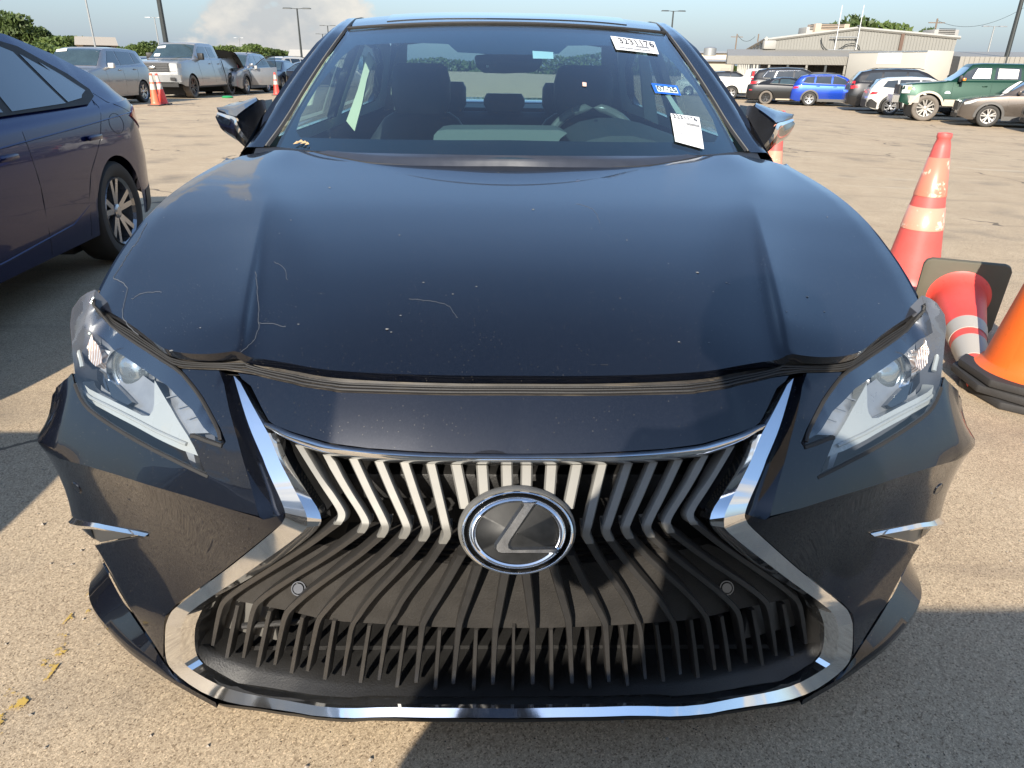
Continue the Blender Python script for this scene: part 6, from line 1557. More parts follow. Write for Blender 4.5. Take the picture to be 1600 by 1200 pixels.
def cone(name, label, h, r0, r1, base, mat, sl, loc, group=None, basemat=None, rot=None, sleeves=((.50, .66), (.72, .88)), shape='square', lip=True):
    t = thing(name, label, 'traffic cone', loc, group=group)
    if rot: t.rotation_euler = rot
    rr = lambda z: r0+(r1-r0)*(z/h)
    m = MB(); prof = [(r0*1.22, .030), (r0*1.10, .036), (r0*1.03, .05)]+[(rr(z), z) for z in np.linspace(.06, h*.93, 14)]
    prof += [(r1*1.02, h*.965), (r1*1.14, h*.972), (r1*1.18, h*.985), (r1*1.10, h), (r1*.85, h*.998), (r1*.80, h*.96)]
    m.lathe(prof, 48); m.obj('cone_body', mat, t, smooth=True, sharp=50)
    for (a, b), sm in zip(sleeves, sl if isinstance(sl, tuple) else (sl, sl)):
        m = MB(); m.lathe([(rr(a*h)+.0005, a*h), (rr(a*h)+.003, a*h+.001), (rr(b*h)+.003, b*h-.001), (rr(b*h)+.0005, b*h)], 48); m.obj('reflective_sleeve', sm, t, smooth=True, sharp=60)
    m = MB()
    if shape == 'square':
        pts = []
        for cx_, cy_ in ((1, 1), (-1, 1), (-1, -1), (1, -1)):
            a0 = math.atan2(cy_, cx_)
            for k in (-1, 0, 1): pts.append((cx_*base*.82+base*.18*math.cos(a0+k*.78), cy_*base*.82+base*.18*math.sin(a0+k*.78)))
    else:
        pts = [(base*math.cos(g+.35), base*math.sin(g+.35)) for g in np.linspace(0, 2*math.pi, 9)[:-1]]
    m.prism(pts, 0, .034, lambda a, b, h_: (a, b, h_)); m.obj('base', basemat or BASEM, t, bevel=.008)
    return t
LG = 'cones standing together in front of the silver pickup'
p = at_ground(244, 165); cone('traffic_cone', 'orange cone with white sleeves, left of the pair before the silver pickup', .91, .135, .035, .19, ORANGE, SLW, p, LG, sleeves=((.50, .68), (.73, .93)))
p = at_ground(257, 164); cone('traffic_cone', 'red cone with white sleeves, right of the pair before the silver pickup', .91, .130, .035, .19, REDC, SLW, p, LG, sleeves=((.50, .68), (.73, .93)), rot=(0, -.10, 0))
p = at_ground(433, 149); cone('traffic_cone', 'lone red cone on the far lot beside the open-doored silver crossover', .91, .14, .035, .19, REDC, SLW, p, sleeves=((.48, .64), (.70, .90)))
p = at_ground(478, 143); cone('traffic_cone', 'distant pinkish cone by the windscreen pillar of the black sedan', .91, .14, .035, .19, PINK, SLW, p)
# cone behind the right mirror
p = at_ground(1196, 330); cone('traffic_cone', 'faded pink cone standing behind the right door mirror of the black sedan', .91, .125, .032, .19, PINK, (SLP2, SLP2), p, sleeves=((.46, .62), (.72, .88)), rot=(0, 0, .3))
# tall leaning cone
pt = at_depth(1471, 214, 2.62)   # its top
print('conetop', pt, proj(pt) if 'proj' in globals() else '')
pt = at_z(1476, 213, .91)
cone('traffic_cone', 'tall faded red cone with two pinkish sleeves beside the black sedan headlight', .93, .172, .034, .21, PINK, (SLP2, SLP), (pt[0], pt[1], gz(pt[0])), sleeves=((.425, .565), (.63, .86)), rot=(math.radians(1), math.radians(-1), .2))
b0 = at_z(1520, 403, .385); tip = at_z(1538, 606, .04); ax = Vector(tuple(tip-np.array([b0[0], b0[1], .19]))).normalized()
fc = cone('traffic_cone', 'fallen red cone lying on its side with its base plate standing up', .91, .128, .034, .195, REDC, (SLG, SLG), (b0[0]-.012, b0[1]+.02, .185), basemat=BASEO, sleeves=((.46, .57), (.63, .80)))
fc.rotation_euler = (Matrix.Rotation(0, 3, 'Z') @ ax.to_track_quat('Z', 'Y').to_matrix()).to_euler()
sc = at_z(1652, 583, .10)-np.array([.065, -.01, 0])
for k, lab in enumerate(['bottom cone of the stack at the right edge, only its octagonal black base showing', 'middle cone of the stack at the right edge, only its black base showing', 'bright orange cone on top of the stack at the right edge of the picture']):
    o = cone('traffic_cone', lab, .91, .212, .04, .30, ORNEW, (SLW, SLW), (sc[0]+(.010, -.012, .0)[k], sc[1]+(-.008, .012, 0)[k], .001+.038*k), 'stack of cones at the right edge', shape='oct')
    o.rotation_euler = (0, 0, (.16, -.08, .0)[k])
# ------------------------------------------------------------------ light poles, masts
POLEM = simple('dark_painted_steel', (.035, .040, .040), .5, metal=.3); GALV = simple('galvanised_steel', (.30, .31, .31), .5, metal=.5); WOOD = simple('weathered_pole_wood', (.16, .12, .09), .85)
def lamp_pole(label, px_top, px_base, dist, mat=POLEM, r=.09, head=True, cat='lamp post', hd=1.1, name='lamp_post', group='light poles around the lot', overtop=0.0):
    b = at_depth(px_base[0], px_base[1], dist); tp = at_depth(px_top[0], px_top[1], dist)
    x, y = b[0], b[1]; z0 = gz(x); H_ = tp[2]-z0+overtop
    t = thing(name, label, cat, (x, y, z0), group=group)
    m = MB(); m.tube([(0, 0, 0), (0, 0, H_*.5), (0, 0, H_)], [r*1.25, r, r*.72], 10); m.obj('pole', mat, t, smooth=True)
    m = MB(); m.lathe([(r*2.2, 0), (r*2.2, .5), (r*1.9, .55), (.01, .55)], 16); m.obj('footing', simple('footing_concrete', (.35, .33, .29), .9), t)
    if head:
        for sx in (-1, 1):
            m = MB(); m.tube([(0, 0, H_-.05), (sx*hd*.45, 0, H_)], .03, 6); m.box((sx*hd*.8, 0, H_), (hd*.75, .34, .09), taper=.8); m.obj('lamp_head', mat, t, bevel=.02)
    return t
lamp_pole('thin pale mast rising behind the boxy hatchback', (132, -2), (147, 64), 40, GALV, .035, False, 'mast', name='mast', overtop=6)
lamp_pole('dark lamp post running out of the top of the picture above the silver pickup', (248, 0), (259, 64), 34, POLEM, .085, False, overtop=5)
lamp_pole('small pale lamp post far behind, just left of the dark post', (240, 27), (247, 62), 120, GALV, .09, True)
lamp_pole('lamp post with a twin head standing against the cloud', (465, 13), (471, 84), 75, POLEM, .09, True)
lamp_pole('tiny lamp post above the raised bonnet of the silver crossover', (374, 59), (375, 75), 210, GALV, .12, True)
lamp_pole('far lamp post right of the twin-head one, touching the roof pillar', (514, 40), (516, 90), 130, POLEM, .10, True)
lamp_pole('shorter far lamp post beside the black sedan roof', (504, 53), (507, 90), 150, POLEM, .10, True)
lamp_pole('lamp post standing directly behind the right roof corner of the black sedan', (1052, 17), (1045, 95), 85, POLEM, .10, True)
lamp_pole('thick dark lamp post leaning out of the top right corner', (1592, 0), (1567, 110), 60, POLEM, .13, False, overtop=5)
lamp_pole('pale galvanised lamp post right of the warehouse', (1553, 41), (1540, 95), 95, GALV, .09, True)
def util(label, px_top, px_base, dist, cross=True):
    b = at_depth(*px_base, dist); tp = at_depth(*px_top, dist); t = thing('utility_pole', label, 'utility pole', (b[0], b[1], gz(b[0])), group='wooden utility poles')
    H_ = tp[2]-gz(b[0]); m = MB(); m.tube([(0, 0, 0), (0, 0, H_)], [.17, .11], 8); m.obj('pole', WOOD, t, smooth=True)
    if cross: m = MB(); m.box((0, 0, H_-.5), (2.2, .1, .12)); m.obj('crossarm', WOOD, t)
    return t
ua = util('wooden utility pole behind the left end of the warehouse', (1152, 53), (1146, 100), 150); ub = util('second utility pole close to the warehouse corner', (1180, 53), (1179, 100), 150, False)
uc = util('wooden utility pole rising over the warehouse roof at the right', (1463, 29), (1458, 60), 120)
def wire(label, a, b, sag, grp='overhead wires', r=.02):
    pts = [Vector(tuple(a)).lerp(Vector(tuple(b)), k/16)-Vector((0, 0, sag*4*(k/16)*(1-k/16))) for k in range(17)]
    m = MB(); m.tube(pts, r, 5); tag(m.obj('overhead_wire', POLEM, smooth=True), label, 'wire', grp)
wire('sagging wire between the two utility poles left of the warehouse', at_depth(1153, 55, 150), at_depth(1180, 57, 150), .9, r=.035)
wire('long faint wire rising from the warehouse to the top right', at_depth(1463, 31, 120), at_depth(1600, 12, 118), 1.4, r=.022)
# ------------------------------------------------------------------ warehouse (right)
def panelled(name, base, wave=28.0, axis=0, var=.08):
    t = NT(name); v = t.coord(); mp = t.n('Mapping'); mp.inputs['Scale'].default_value = (1, 1, 1); t.l(v, mp.inputs[0])
    n = t.noise(v, .5, 5, .6); n2 = t.noise(t.coord((.6, .6, .06)), 3.0, 5)
    c = t.mix(n, tuple(x*(1-var) for x in base), tuple(x*(1+var) for x in base)); c = t.mix(t.math('MULTIPLY', n2, .20), c, tuple(x*.72 for x in base))
    t.bsdf(base=c, rough=.6); return t.m
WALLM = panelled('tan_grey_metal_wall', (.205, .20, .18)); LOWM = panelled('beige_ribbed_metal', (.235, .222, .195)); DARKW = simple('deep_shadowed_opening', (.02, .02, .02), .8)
wh = thing('warehouse', 'large tan-grey metal warehouse with a low gabled roof behind the right row', 'warehouse')
Dw = 62
def wp(px, py, d=Dw): return at_depth(px, py, d)
P0 = wp(1205, 62, 60); _bd = math.radians(15.2)
best_ = (9e9, 0)
for L_ in np.linspace(8, 40, 800):
    q_ = P0+np.array([math.cos(_bd)*L_, -math.sin(_bd)*L_, 0]); d_ = q_-CAM; x_ = 800+FPX*(d_@CR)/(d_@CF)
    if abs(x_-1494) < best_[0]: best_ = (abs(x_-1494), L_)
P1 = P0+np.array([math.cos(_bd)*best_[1], -math.sin(_bd)*best_[1], 0])
ux = np.array([P1[0]-P0[0], P1[1]-P0[1]]); Lw = np.hypot(*ux); ux = ux/Lw; uy = np.array([-ux[1], ux[0]])
zb_ = -.46
def wl(a, h, dpt=0.0): return (P0[0]+ux[0]*a+uy[0]*dpt, P0[1]+ux[1]*a+uy[1]*dpt, h)
def solve_a(px):       # distance along the wall that projects to a column
    best = (9e9, 0)
    for a in np.linspace(-5, Lw+5, 600):
        p = np.array(wl(a, 3.0)); d = p-CAM; x = 800+FPX*(d@CR)/(d@CF)
        if abs(x-px) < best[0]: best = (abs(x-px), a)
    return best[1]
def hz(a, py, dpt=0.0):     # height on the wall plane at that image row
    best = (9e9, 0)
    for h in np.linspace(-1, 9, 500):
        p = np.array(wl(a, h, dpt)); d = p-CAM; y = 600-FPX*(d@CU)/(d@CF)
        if abs(y-py) < best[0]: best = (abs(y-py), h)
    return best[1]
e0, e1 = hz(0, 62), hz(Lw, 59); ar = solve_a(1335); er = hz(ar, 44)
m = MB(); DP = 60
ring = [(0, zb_), (Lw, zb_), (Lw, e1), (ar, er), (0, e0)]; n = 5
m.add([wl(a, h) for a, h in ring]+[wl(a, h, DP) for a, h in ring], [list(range(n)), list(range(n, 2*n))[::-1]]+[[i, (i+1) % n, n+(i+1) % n, n+i] for i in range(n)]); m.obj('wall_shell', WALLM, wh)
ROOFM = simple('pale_roof_edge', (.33, .32, .29), .6)
m = MB(); m.tube([wl(-.2, e0, -.08), wl(ar, er, -.08), wl(Lw+.2, e1, -.08)], .11, 4); m.obj('roof_edge', ROOFM, wh)
# ribs of the gable wall: each sheet joint stands proud
m = MB()
for k in range(1, 60):
    a = Lw*k/60; top = (e0+(er-e0)*a/ar) if a < ar else er+(e1-er)*(a-ar)/(Lw-ar)
    m.add([wl(a-.03, zb_, -.001), wl(a+.03, zb_, -.001), wl(a+.03, top-.1, -.001), wl(a-.03, top-.1, -.001), wl(a-.02, zb_, -.035), wl(a+.02, zb_, -.035), wl(a+.02, top-.1, -.035), wl(a-.02, top-.1, -.035)], [[4, 5, 6, 7], [0, 4, 7, 3], [1, 2, 6, 5]])
o = m.obj('wall_ribs', WALLM, wh); o['kind'] = 'stuff'
adp = solve_a(1407); 
m = MB(); m.add([wl(adp-.11, zb_, -.05), wl(adp+.11, zb_, -.05), wl(adp+.11, er-.35, -.05), wl(adp-.11, er-.35, -.05), wl(adp-.11, zb_, -.2), wl(adp+.11, zb_, -.2), wl(adp+.11, er-.35, -.2), wl(adp-.11, er-.35, -.2)], [[4, 5, 6, 7], [0, 4, 7, 3], [1, 2, 6, 5], [3, 7, 6, 2]]); m.obj('downpipe', simple('brown_downpipe', (.10, .055, .035), .6), wh)
# low ribbed lean-to in front of the gable
aL, aR = solve_a(1183)-.0, solve_a(1356)
h1_, h0_ = hz(2, 88, -4), hz(2, 101, -4)
lt = thing('lean_to_canopy', 'long ribbed beige canopy fascia on thin posts along the warehouse', 'canopy')
m = MB(); m.add([wl(-3.0, h0_, -4), wl(Lw*.62, h0_, -4), wl(Lw*.62, h1_, -4), wl(-3.0, h1_, -4), wl(-3.0, h0_, -.05), wl(Lw*.62, h0_, -.05), wl(Lw*.62, h1_+.5, -.05), wl(-3.0, h1_+.5, -.05)], [[0, 1, 2, 3], [3, 2, 6, 7], [0, 3, 7, 4], [1, 5, 6, 2], [0, 4, 5, 1]]); m.obj('fascia', LOWM, lt)
m = MB()
for k in range(110):
    a = -3.0+(Lw*.62+3)*k/110
    m.add([wl(a, h0_, -4.005), wl(a+.06, h0_, -4.005), wl(a+.06, h1_, -4.005), wl(a, h1_, -4.005), wl(a+.01, h0_, -4.05), wl(a+.05, h0_, -4.05), wl(a+.05, h1_, -4.05), wl(a+.01, h1_, -4.05)], [[4, 5, 6, 7], [0, 4, 7, 3], [1, 2, 6, 5]])
o = m.obj('fascia_ribs', LOWM, lt); o['kind'] = 'stuff'
for k in range(9):
    a = -2.6+(Lw*.62+2.2)*k/8; b_ = Vector(wl(a, (h0_+zb_)/2, -3.9)); m = MB(); m.box(b_, (.14, .14, h0_-zb_), rz=math.atan2(ux[1], ux[0])); m.obj('post', POLEM if k % 2 else LOWM, lt)
# right-hand low wing behind the green pickup
rwg = thing('storage_shed', 'low beige ribbed shed right of the box trailer behind the green pickup', 'shed')
a0_ = solve_a(1484); z1_ = hz(Lw, 89, -2)
m = MB(); m.add([wl(a0_, zb_, -3), wl(Lw+26, zb_, -3), wl(Lw+26, z1_, -3), wl(a0_, z1_, -3), wl(a0_, zb_, 10), wl(Lw+26, zb_, 10), wl(Lw+26, z1_+.6, 10), wl(a0_, z1_+.6, 10)], [[0, 1, 2, 3], [3, 2, 6, 7], [0, 3, 7, 4], [1, 5, 6, 2], [4, 7, 6, 5]]); m.obj('wall_shell', LOWM, rwg)
m = MB()
for k in range(1, 90):
    a = a0_+(Lw+26-a0_)*k/90; m.add([wl(a-.03, zb_, -3.001), wl(a+.03, zb_, -3.001), wl(a+.03, z1_, -3.001), wl(a-.03, z1_, -3.001), wl(a-.02, zb_, -3.05), wl(a+.02, zb_, -3.05), wl(a+.02, z1_, -3.05), wl(a-.02, z1_, -3.05)], [[4, 5, 6, 7], [0, 4, 7, 3], [1, 2, 6, 5]])
o = m.obj('wall_ribs', LOWM, rwg); o['kind'] = 'stuff'
# long flank going back on the left side of the gable, with bays
for k in range(11):
    d0 = 1.2+k*4.6
    V = [wl(-.03, 1.4, d0), wl(-.03, 1.4, d0+2.4), wl(-.03, e0-.9, d0+2.4), wl(-.03, e0-.9, d0), wl(.0, 1.4, d0), wl(0, 1.4, d0+2.4), wl(0, e0-.9, d0+2.4), wl(0, e0-.9, d0)]
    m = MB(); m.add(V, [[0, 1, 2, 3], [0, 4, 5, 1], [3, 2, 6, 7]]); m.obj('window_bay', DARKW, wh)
    m = MB(); c0 = Vector(wl(-.25, (e0+zb_)/2, d0-.7)); m.box(c0, (.45, .5, e0-zb_), rz=math.atan2(ux[1], ux[0])); m.obj('pilaster', simple('pale_pilaster', (.42, .41, .37), .7), wh)
m = MB(); m.tube([wl(-.35, e0+.05, -.3), wl(-.35, e0+.05, DP)], .16, 4); m.obj('gutter', ROOFM, wh)
m = MB(); m.box(Vector(wl(-.1, e0-.35, -.25)), (.9, .5, .6)); m.obj('corner_lamp', ROOFM, wh, bevel=.1)
# roof-top units and masts
for i, (px, py0, py1, wd, lab, mt) in enumerate([(1293, 38, 48, 1.6, 'rusty rooftop air handler on the warehouse', simple('rusty_unit', (.42, .33, .25), .7)), (1268, 43, 49, .9, 'small pale rooftop vent left of the rusty one', ROOFM), (1468, 47, 56, 1.1, 'grey rooftop box at the right end of the warehouse', simple('grey_unit', (.30, .29, .27), .7))]):
    p = at_depth(px, py1, 72); q_ = at_depth(px, py0, 72); t = thing('rooftop_unit', lab, 'rooftop unit', (p[0], p[1], p[2]-.7), group='units on the warehouse roof')
    m = MB(); m.box((0, 0, (q_[2]-p[2]+.7)/2), (wd*1.8, 1.8, q_[2]-p[2]+.7)); m.obj('casing', mt, t, bevel=.05)
    m = MB()
    for k in range(4): m.box((0, -.92, .8+k*.12), (wd*1.2, .03, .05))
    m.obj('louvre', DARKW, t)
for px, py, lab in [(1308, 8, 'left of two thin white antennas on the warehouse wall'), (1341, 8, 'right of two thin white antennas on the warehouse wall')]:
    a = solve_a(px-4); zt_ = hz(a, py, -.4); zb2 = hz(a, 78, -.4)
    t = thing('antenna', lab, 'antenna', wl(a, zb2, -.4), group='antennas on the warehouse'); m = MB(); m.tube([(0, 0, 0), (0, 0, zt_-zb2)], [.035, .02], 6); m.obj('mast', simple('white_mast', (.62, .62, .60), .5), t, smooth=True)
    for q_ in (.25, .55): m = MB(); m.box((0, .2, (zt_-zb2)*q_), (.10, .45, .05)); m.obj('bracket', GALV, t)
for i, (x0, x1, y) in enumerate([(1293, 1338, 58), (1294, 1334, 78)]):
    a, b = solve_a(x0), solve_a(x1); h = hz(a, y, -.3); m = MB(); m.tube([wl(a, h, -.3), wl(b, h, -.3)], .04, 5); m.obj('conduit', GALV, wh, smooth=True)
cp = [(1280, 59), (1283, 70), (1292, 79), (1305, 80), (1316, 74), (1322, 68), (1340, 68), (1345, 84)]
m = MB(); m.tube(chaikin([wl(solve_a(x), hz(solve_a(x), y, -.25), -.25) for x, y in cp], 2), .035, 5); m.obj('hanging_cable', POLEM, wh, smooth=True)
# far buildings
def block(name, label, cat, x0, x1, ytop, dist, depth, mat, gable=0.0, dist2=None, roofm=None, wins=0):
    a = at_depth(x0, 100, dist); b = at_depth(x1, 100, dist2 or dist); h = at_depth((x0+x1)/2, ytop, (dist+(dist2 or dist))/2)[2]
    d = np.array([b[0]-a[0], b[1]-a[1]]); L = np.hypot(*d); d = d/L; n_ = np.array([-d[1], d[0]])
    if n_[1] < 0: n_ = -n_
    z0 = -.6; t = thing(name, label, cat, (a[0], a[1], z0), math.atan2(d[1], d[0])); h -= z0
    m = MB(); m.box((L/2, depth/2, h/2), (L, depth, h)); m.obj('wall_shell', mat, t)
    m = MB(); m.add([(-.5, -.5, h), (L+.5, -.5, h), (L+.5, depth+.5, h), (-.5, depth+.5, h), (-.5, depth/2, h+gable+.2), (L+.5, depth/2, h+gable+.2)], [[0, 1, 5, 4], [2, 3, 4, 5], [0, 4, 3], [1, 2, 5], [3, 2, 1, 0]]); m.obj('roof', roofm or ROOFM, t)
    for k in range(wins):
        m = MB(); m.box((L*(k+.5)/wins, -.03, h*.45), (L/wins*.55, .06, h*.6)); m.obj('door', simple('faded_roller_door', (.30, .28, .24), .7), t)
    return t
block('office_building', 'pale flat building at the left of the warehouse behind the white pickup', 'building', 1072, 1146, 96, 105, 20, panelled('pale_block_wall', (.36, .33, .27)), .2, wins=3)
block('office_building', 'distant cream upper building above the pale flat one', 'building', 1066, 1140, 83, 150, 16, panelled('cream_far_wall', (.52, .47, .38)), .3)
tk = at_depth(1109, 84, 145); t = thing('water_tank', 'small grey cylindrical tank on the distant cream building', 'tank', (tk[0], tk[1], tk[2]-.3)); m = MB(); m.lathe([(1.1, 0), (1.1, 1.2), (.8, 1.4), (.01, 1.45)], 20); m.obj('drum', GALV, t, smooth=True)
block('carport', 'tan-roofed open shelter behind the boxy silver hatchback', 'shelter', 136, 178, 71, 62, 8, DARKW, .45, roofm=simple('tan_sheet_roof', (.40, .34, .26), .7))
block('warehouse', 'far pale-roofed building behind the twin-head lamp post', 'building', 455, 560, 90, 160, 24, panelled('pale_far_wall', (.40, .37, .30)), 1.4, roofm=simple('pale_sheet_roof', (.50, .46, .38), .7))
struct(bpy.data.objects.new('x', None)) if False else None
# ------------------------------------------------------------------ trees
def leaf_mat(name, a, b):
    t = NT(name); v = t.coord(); n = t.noise(v, .6, 4); oi = t.n('ObjectInfo')
    n3 = t.noise(v, 5.0, 2)
    c = t.mix(n, a, b); c = t.mix(t.math('MULTIPLY', oi.outputs['Random'], .35), c, (.075, .10, .020)); c = t.mix(t.math('MULTIPLY', n3, .5), c, tuple(x*.55 for x in a))
    d = t.n('BsdfPrincipled'); t.l(c, d.inputs['Base Color']); d.inputs['Roughness'].default_value = .6
    tl = t.n('BsdfTranslucent'); t.l(c, tl.inputs[0]); mx = t.n('MixShader'); mx.inputs[0].default_value = .28; t.l(d.outputs[0], mx.inputs[1]); t.l(tl.outputs[0], mx.inputs[2]); t.l(mx.outputs[0], t.out.inputs[0]); return t.m
LEAFA = leaf_mat('mid_green_leaves', (.085, .135, .030), (.15, .20, .045)); LEAFB = leaf_mat('dark_green_leaves', (.055, .090, .026), (.10, .145, .036))
BARK = simple('bark', (.10, .075, .055), .9)
def crown_mesh(seed, n, rx, rz, leaf, mat, name='tree_crown'):
    r = np.random.default_rng(seed); V = []; F = []
    lobes = [(r.uniform(-.55, .55)*rx, r.uniform(-.55, .55)*rx, r.uniform(-.45, .55)*rz, r.uniform(.30, .55)) for _ in range(13)]
    for k in range(n):
        lx, ly, lz, lr = lobes[r.integers(len(lobes))]
        d = r.normal(size=3); d /= np.linalg.norm(d); q = r.uniform(.55, 1.05)**.6
        c = np.array([lx, ly, lz])+d*np.array([rx, rx, rz])*lr*q
        u = r.normal(size=3); u /= np.linalg.norm(u); w = np.cross(u, r.normal(size=3)); w /= np.linalg.norm(w)
        s_ = leaf*r.uniform(.5, 1.25); b = len(V)
        V += [c-u*s_, c+w*s_*.55, c+u*s_, c-w*s_*.55]; F.append([b, b+1, b+2, b+3])
    me = bpy.data.meshes.new(name); me.from_pydata([tuple(v) for v in V], [], F); me.materials.append(mat); me.update(); return me
def trunk_mesh(seed, h, rx):
    r = random.Random(seed); m = MB(); m.tube([(0, 0, 0), (.1, .05, h*.5), (.0, .1, h)], [.28, .20, .13], 8)
    for k in range(6):
        a = k*1.05+r.uniform(-.3, .3); z = h*r.uniform(.5, .95)
        m.tube([(0, 0, z), (math.cos(a)*rx*.35, math.sin(a)*rx*.35, z+rx*.35), (math.cos(a)*rx*.65, math.sin(a)*rx*.65, z+rx*.6)], [.11, .07, .03], 5)
    me = bpy.data.meshes.new('trunk'); me.from_pydata(m.v, [], m.f); me.materials.append(BARK); me.update(); return me
CRV = [(crown_mesh(s_, 3600, 3.1, 2.6, .30, mt), trunk_mesh(s_, 3.2, 3.0)) for s_, mt in ((1, LEAFA), (2, LEAFB), (3, LEAFA), (4, LEAFB))]
TG = 'trees along the far left edge of the lot'
def tree(label, px, ytop, dist, k, group=TG, wide=1.0, base=None):
    p = at_depth(px, ytop, dist); z0 = gz(p[0]) if base is None else base; H_ = p[2]-z0
    t = thing('tree', label, 'tree', (p[0], p[1], z0), random.uniform(0, 6), group)
    s_ = H_/5.9; t.scale = (s_*wide, s_*wide, s_)
    cm, tm = CRV[k % 4]
    c_ = bpy.data.objects.new('crown', cm); C.objects.link(c_); c_.parent = t; c_.location = (0, 0, 3.75)
    q_ = bpy.data.objects.new('trunk', tm); C.objects.link(q_); q_.parent = t
    return t
tree('tallest dark tree at the top left corner above the blue sedan roof', 8, 20, 105, 1, wide=.95)
tree('second dark tree crown, right of the tallest one', 50, 44, 112, 3, wide=1.1)
tree('bright green tree seen between the blue sedan roof and the hatchback', 85, 54, 100, 0, wide=1.3)
tree('rounded tree just left of the tan shelter roof', 118, 56, 104, 2, wide=1.2)
tree('bushy low tree directly above the blue sedan rear glass', 60, 66, 92, 2, wide=1.6)
tree('small tree filling the gap left of the boxy hatchback roof', 100, 72, 90, 0, wide=1.6)
for i, (px, y, d, k, w, lab) in enumerate([(160, 70, 190, 1, 1.3, 'first far tree, over the tan shelter roof'), (185, 72, 195, 2, 1.4, 'far tree above the roof of the boxy hatchback'), (212, 67, 180, 0, 1.2, 'far tree left of the dark lamp post'), (233, 66, 185, 3, 1.2, 'far tree right behind the dark lamp post foot'), (262, 72, 200, 2, 1.4, 'far tree hidden by the silver pickup roof'),
        (335, 72, 190, 2, 1.3, 'far tree just right of the silver pickup cab'), (352, 69, 180, 0, 1.1, 'far tree over the pickup bed'), (372, 74, 190, 1, 1.3, 'far tree behind the raised bonnet'), (392, 68, 175, 2, 1.3, 'highest far tree over the silver crossover'), (410, 73, 185, 0, 1.2, 'far tree right of the highest one'), (428, 78, 190, 3, 1.3, 'far tree above the open crossover door'), (446, 80, 200, 2, 1.3, 'far tree left of the pale-roofed building'), (470, 84, 260, 1, 1.5, 'last low far tree beside the twin-head lamp post'), (310, 76, 200, 0, 1.5, 'far tree behind the silver pickup windscreen'), (288, 76, 205, 1, 1.5, 'far tree behind the silver pickup bonnet')]):
    tree(lab, px, y, d, k, wide=w)
RG = 'trees behind the warehouse'
tree('dark tree rising behind the middle of the warehouse roof, left one', 1336, 27, 92, 1, RG, .8); tree('green tree rising behind the warehouse roof, middle one', 1366, 33, 92, 2, RG, .8); tree('green tree rising behind the warehouse roof, right one', 1393, 32, 94, 0, RG, .9); tree('dark tree top just left of the utility pole over the warehouse', 1445, 48, 96, 3, RG, .6)
tree('very small treetop beside the wooden utility pole at the right', 1352, 38, 96, 0, RG, .8)
# far hedge line closing the horizon
hm = MB(); V = []; F = []; r = np.random.default_rng(9)
for k in range(26000):
    x = r.uniform(-260, 200); y = 262+r.uniform(-5, 5)-.1*x; hh = 4.6+1.2*math.sin(x*.06)+.8*math.sin(x*.21)
    c0 = np.array([x, y, r.uniform(-.4, hh)]); u = r.normal(size=3); u /= np.linalg.norm(u); w = np.cross(u, r.normal(size=3)); w /= np.linalg.norm(w); s_ = r.uniform(.4, .9); b = len(V)
    V += [c0-u*s_, c0+w*s_*.6, c0+u*s_, c0-w*s_*.6]; F.append([b, b+1, b+2, b+3])
o = mesh_obj('far_wood', V, F, LEAFB, smooth=False); struct(o, 'stuff')
# green wheel chock by the pickup
p = at_ground(355, 152.5); m = MB(); m.lathe([(.20, 0), (.22, .03), (.16, .07), (.01, .08)], 20); o = m.obj('plastic_lid', simple('green_plastic', (.03, .30, .10), .4), smooth=True); o.location = tuple(p+np.array([.1, -.25, 0])); tag(o, 'small round green plastic lid on the ground by the silver pickup rear wheel', 'lid')
# ------------------------------------------------------------------ the photographer (stands behind the lens; throws the shadow on the bonnet)
def skin(name, verts, edges, radii, mat, parent, root=0, sub=2):
    me = bpy.data.meshes.new(name); me.from_pydata(verts, edges, []); o = bpy.data.objects.new(name, me); C.objects.link(o); o.parent = parent
    md = o.modifiers.new('skin', 'SKIN'); md.use_smooth_shade = True
    if not me.skin_vertices: 
        bpy.context.view_layer.objects.active = o
    for i, rr in enumerate(radii):
        me.skin_vertices[0].data[i].radius = rr if isinstance(rr, tuple) else (rr, rr); me.skin_vertices[0].data[i].use_root = (i == root)
    s2 = o.modifiers.new('sub', 'SUBSURF'); s2.levels = sub; s2.render_levels = sub
    me.materials.append(mat); return o
SKINM = simple('skin', (.42, .26, .19), .5, var=.05); CLOTH = simple('dark_blue_shirt', (.03, .045, .08), .8); JEANS = simple('grey_trousers', (.06, .06, .065), .85); HAIR = simple('dark_hair', (.02, .016, .013), .6)
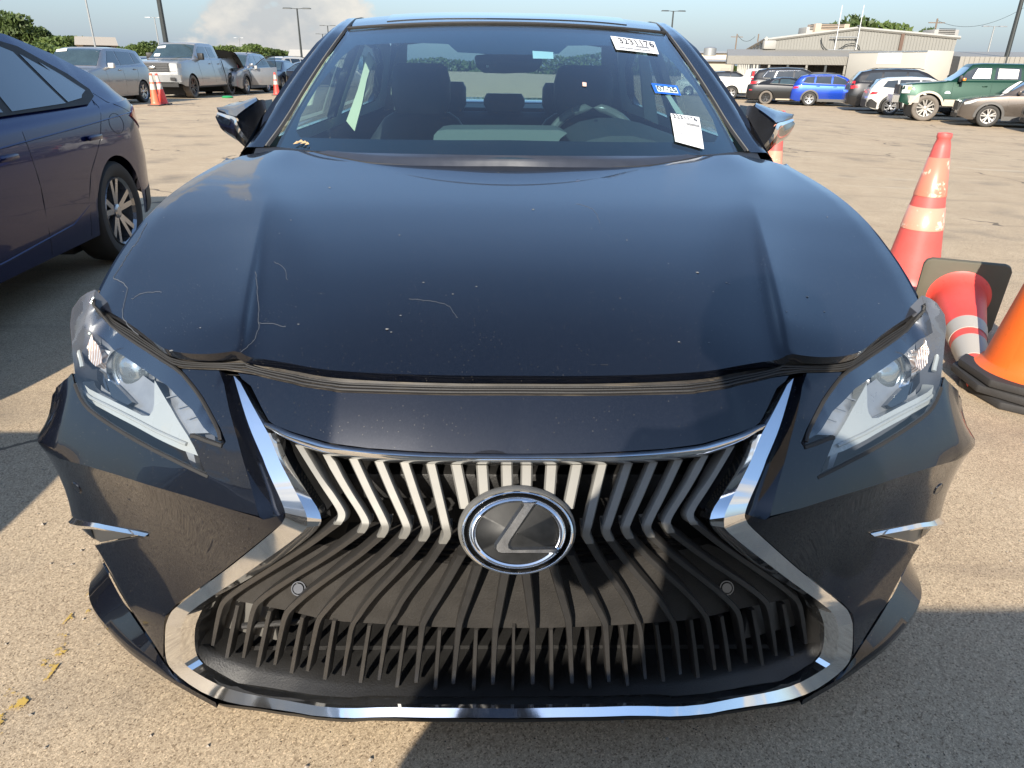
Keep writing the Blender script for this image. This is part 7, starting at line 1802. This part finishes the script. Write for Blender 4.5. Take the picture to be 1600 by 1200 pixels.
ph = thing('person', 'person in a dark shirt holding a phone up, standing behind the camera', 'person', (-.04, -1.27, 0))
K = .985
body = [(0, 0, .98), (0, 0, 1.15), (0, .01, 1.32), (0, .02, 1.42), (0, .03, 1.50), (0, .05, 1.57), (0, .06, 1.66), (0, .06, 1.74),
        (-.18, 0, 1.41), (-.25, .10, 1.16), (-.14, .31, 1.20), (.18, 0, 1.41), (.25, .10, 1.16), (.12, .31, 1.20),
        (-.10, 0, .92), (-.12, .03, .50), (-.13, -.02, .09), (-.14, .12, .035), (.10, 0, .92), (.12, .02, .50), (.13, -.02, .09), (.14, .12, .035)]
ed = [(0, 1), (1, 2), (2, 3), (3, 4), (4, 5), (5, 6), (6, 7), (3, 8), (8, 9), (9, 10), (3, 11), (11, 12), (12, 13), (0, 14), (14, 15), (15, 16), (16, 17), (0, 18), (18, 19), (19, 20), (20, 21)]
rad = [(.16, .11), (.145, .10), (.17, .11), (.13, .09), .055, .085, .098, .06, .062, .048, .030, .062, .048, .030, .088, .060, .042, .035, .088, .060, .042, .035]
skin('body', [(a*K, b*K, c*K) for a, b, c in body], ed, rad, CLOTH, ph)
m = MB(); m.lathe([(.11, 1.62*K), (.114, 1.68*K), (.10, 1.76*K), (.05, 1.80*K), (.001, 1.805*K)], 24, 'Z', (0, .05, 0)); m.obj('hair', HAIR, ph, smooth=True)
for sg in (-1, 1):
    hv = [(sg*.12*K, .31*K, 1.20*K), (sg*.100, .345, 1.235)]; he = [(0, 1)]; hr = [.026, .030]
    for f_ in range(4):
        b = len(hv); z = 1.262-f_*.020; hv += [(sg*.092, .362, z), (sg*.074, .380, z), (sg*.066, .368, z-.002)]; he += [(1, b), (b, b+1), (b+1, b+2)]; hr += [.009, .008, .007]
    b = len(hv); hv += [(sg*.088, .345, 1.20), (sg*.068, .352, 1.197)]; he += [(1, b), (b, b+1)]; hr += [.011, .009]
    skin('hand', hv, he, hr, SKINM, ph, 1)
m = MB(); m.box((0, .365, 1.236), (.150, .008, .075)); m.obj('phone', GLOSS_BLACK, ph, bevel=.003)
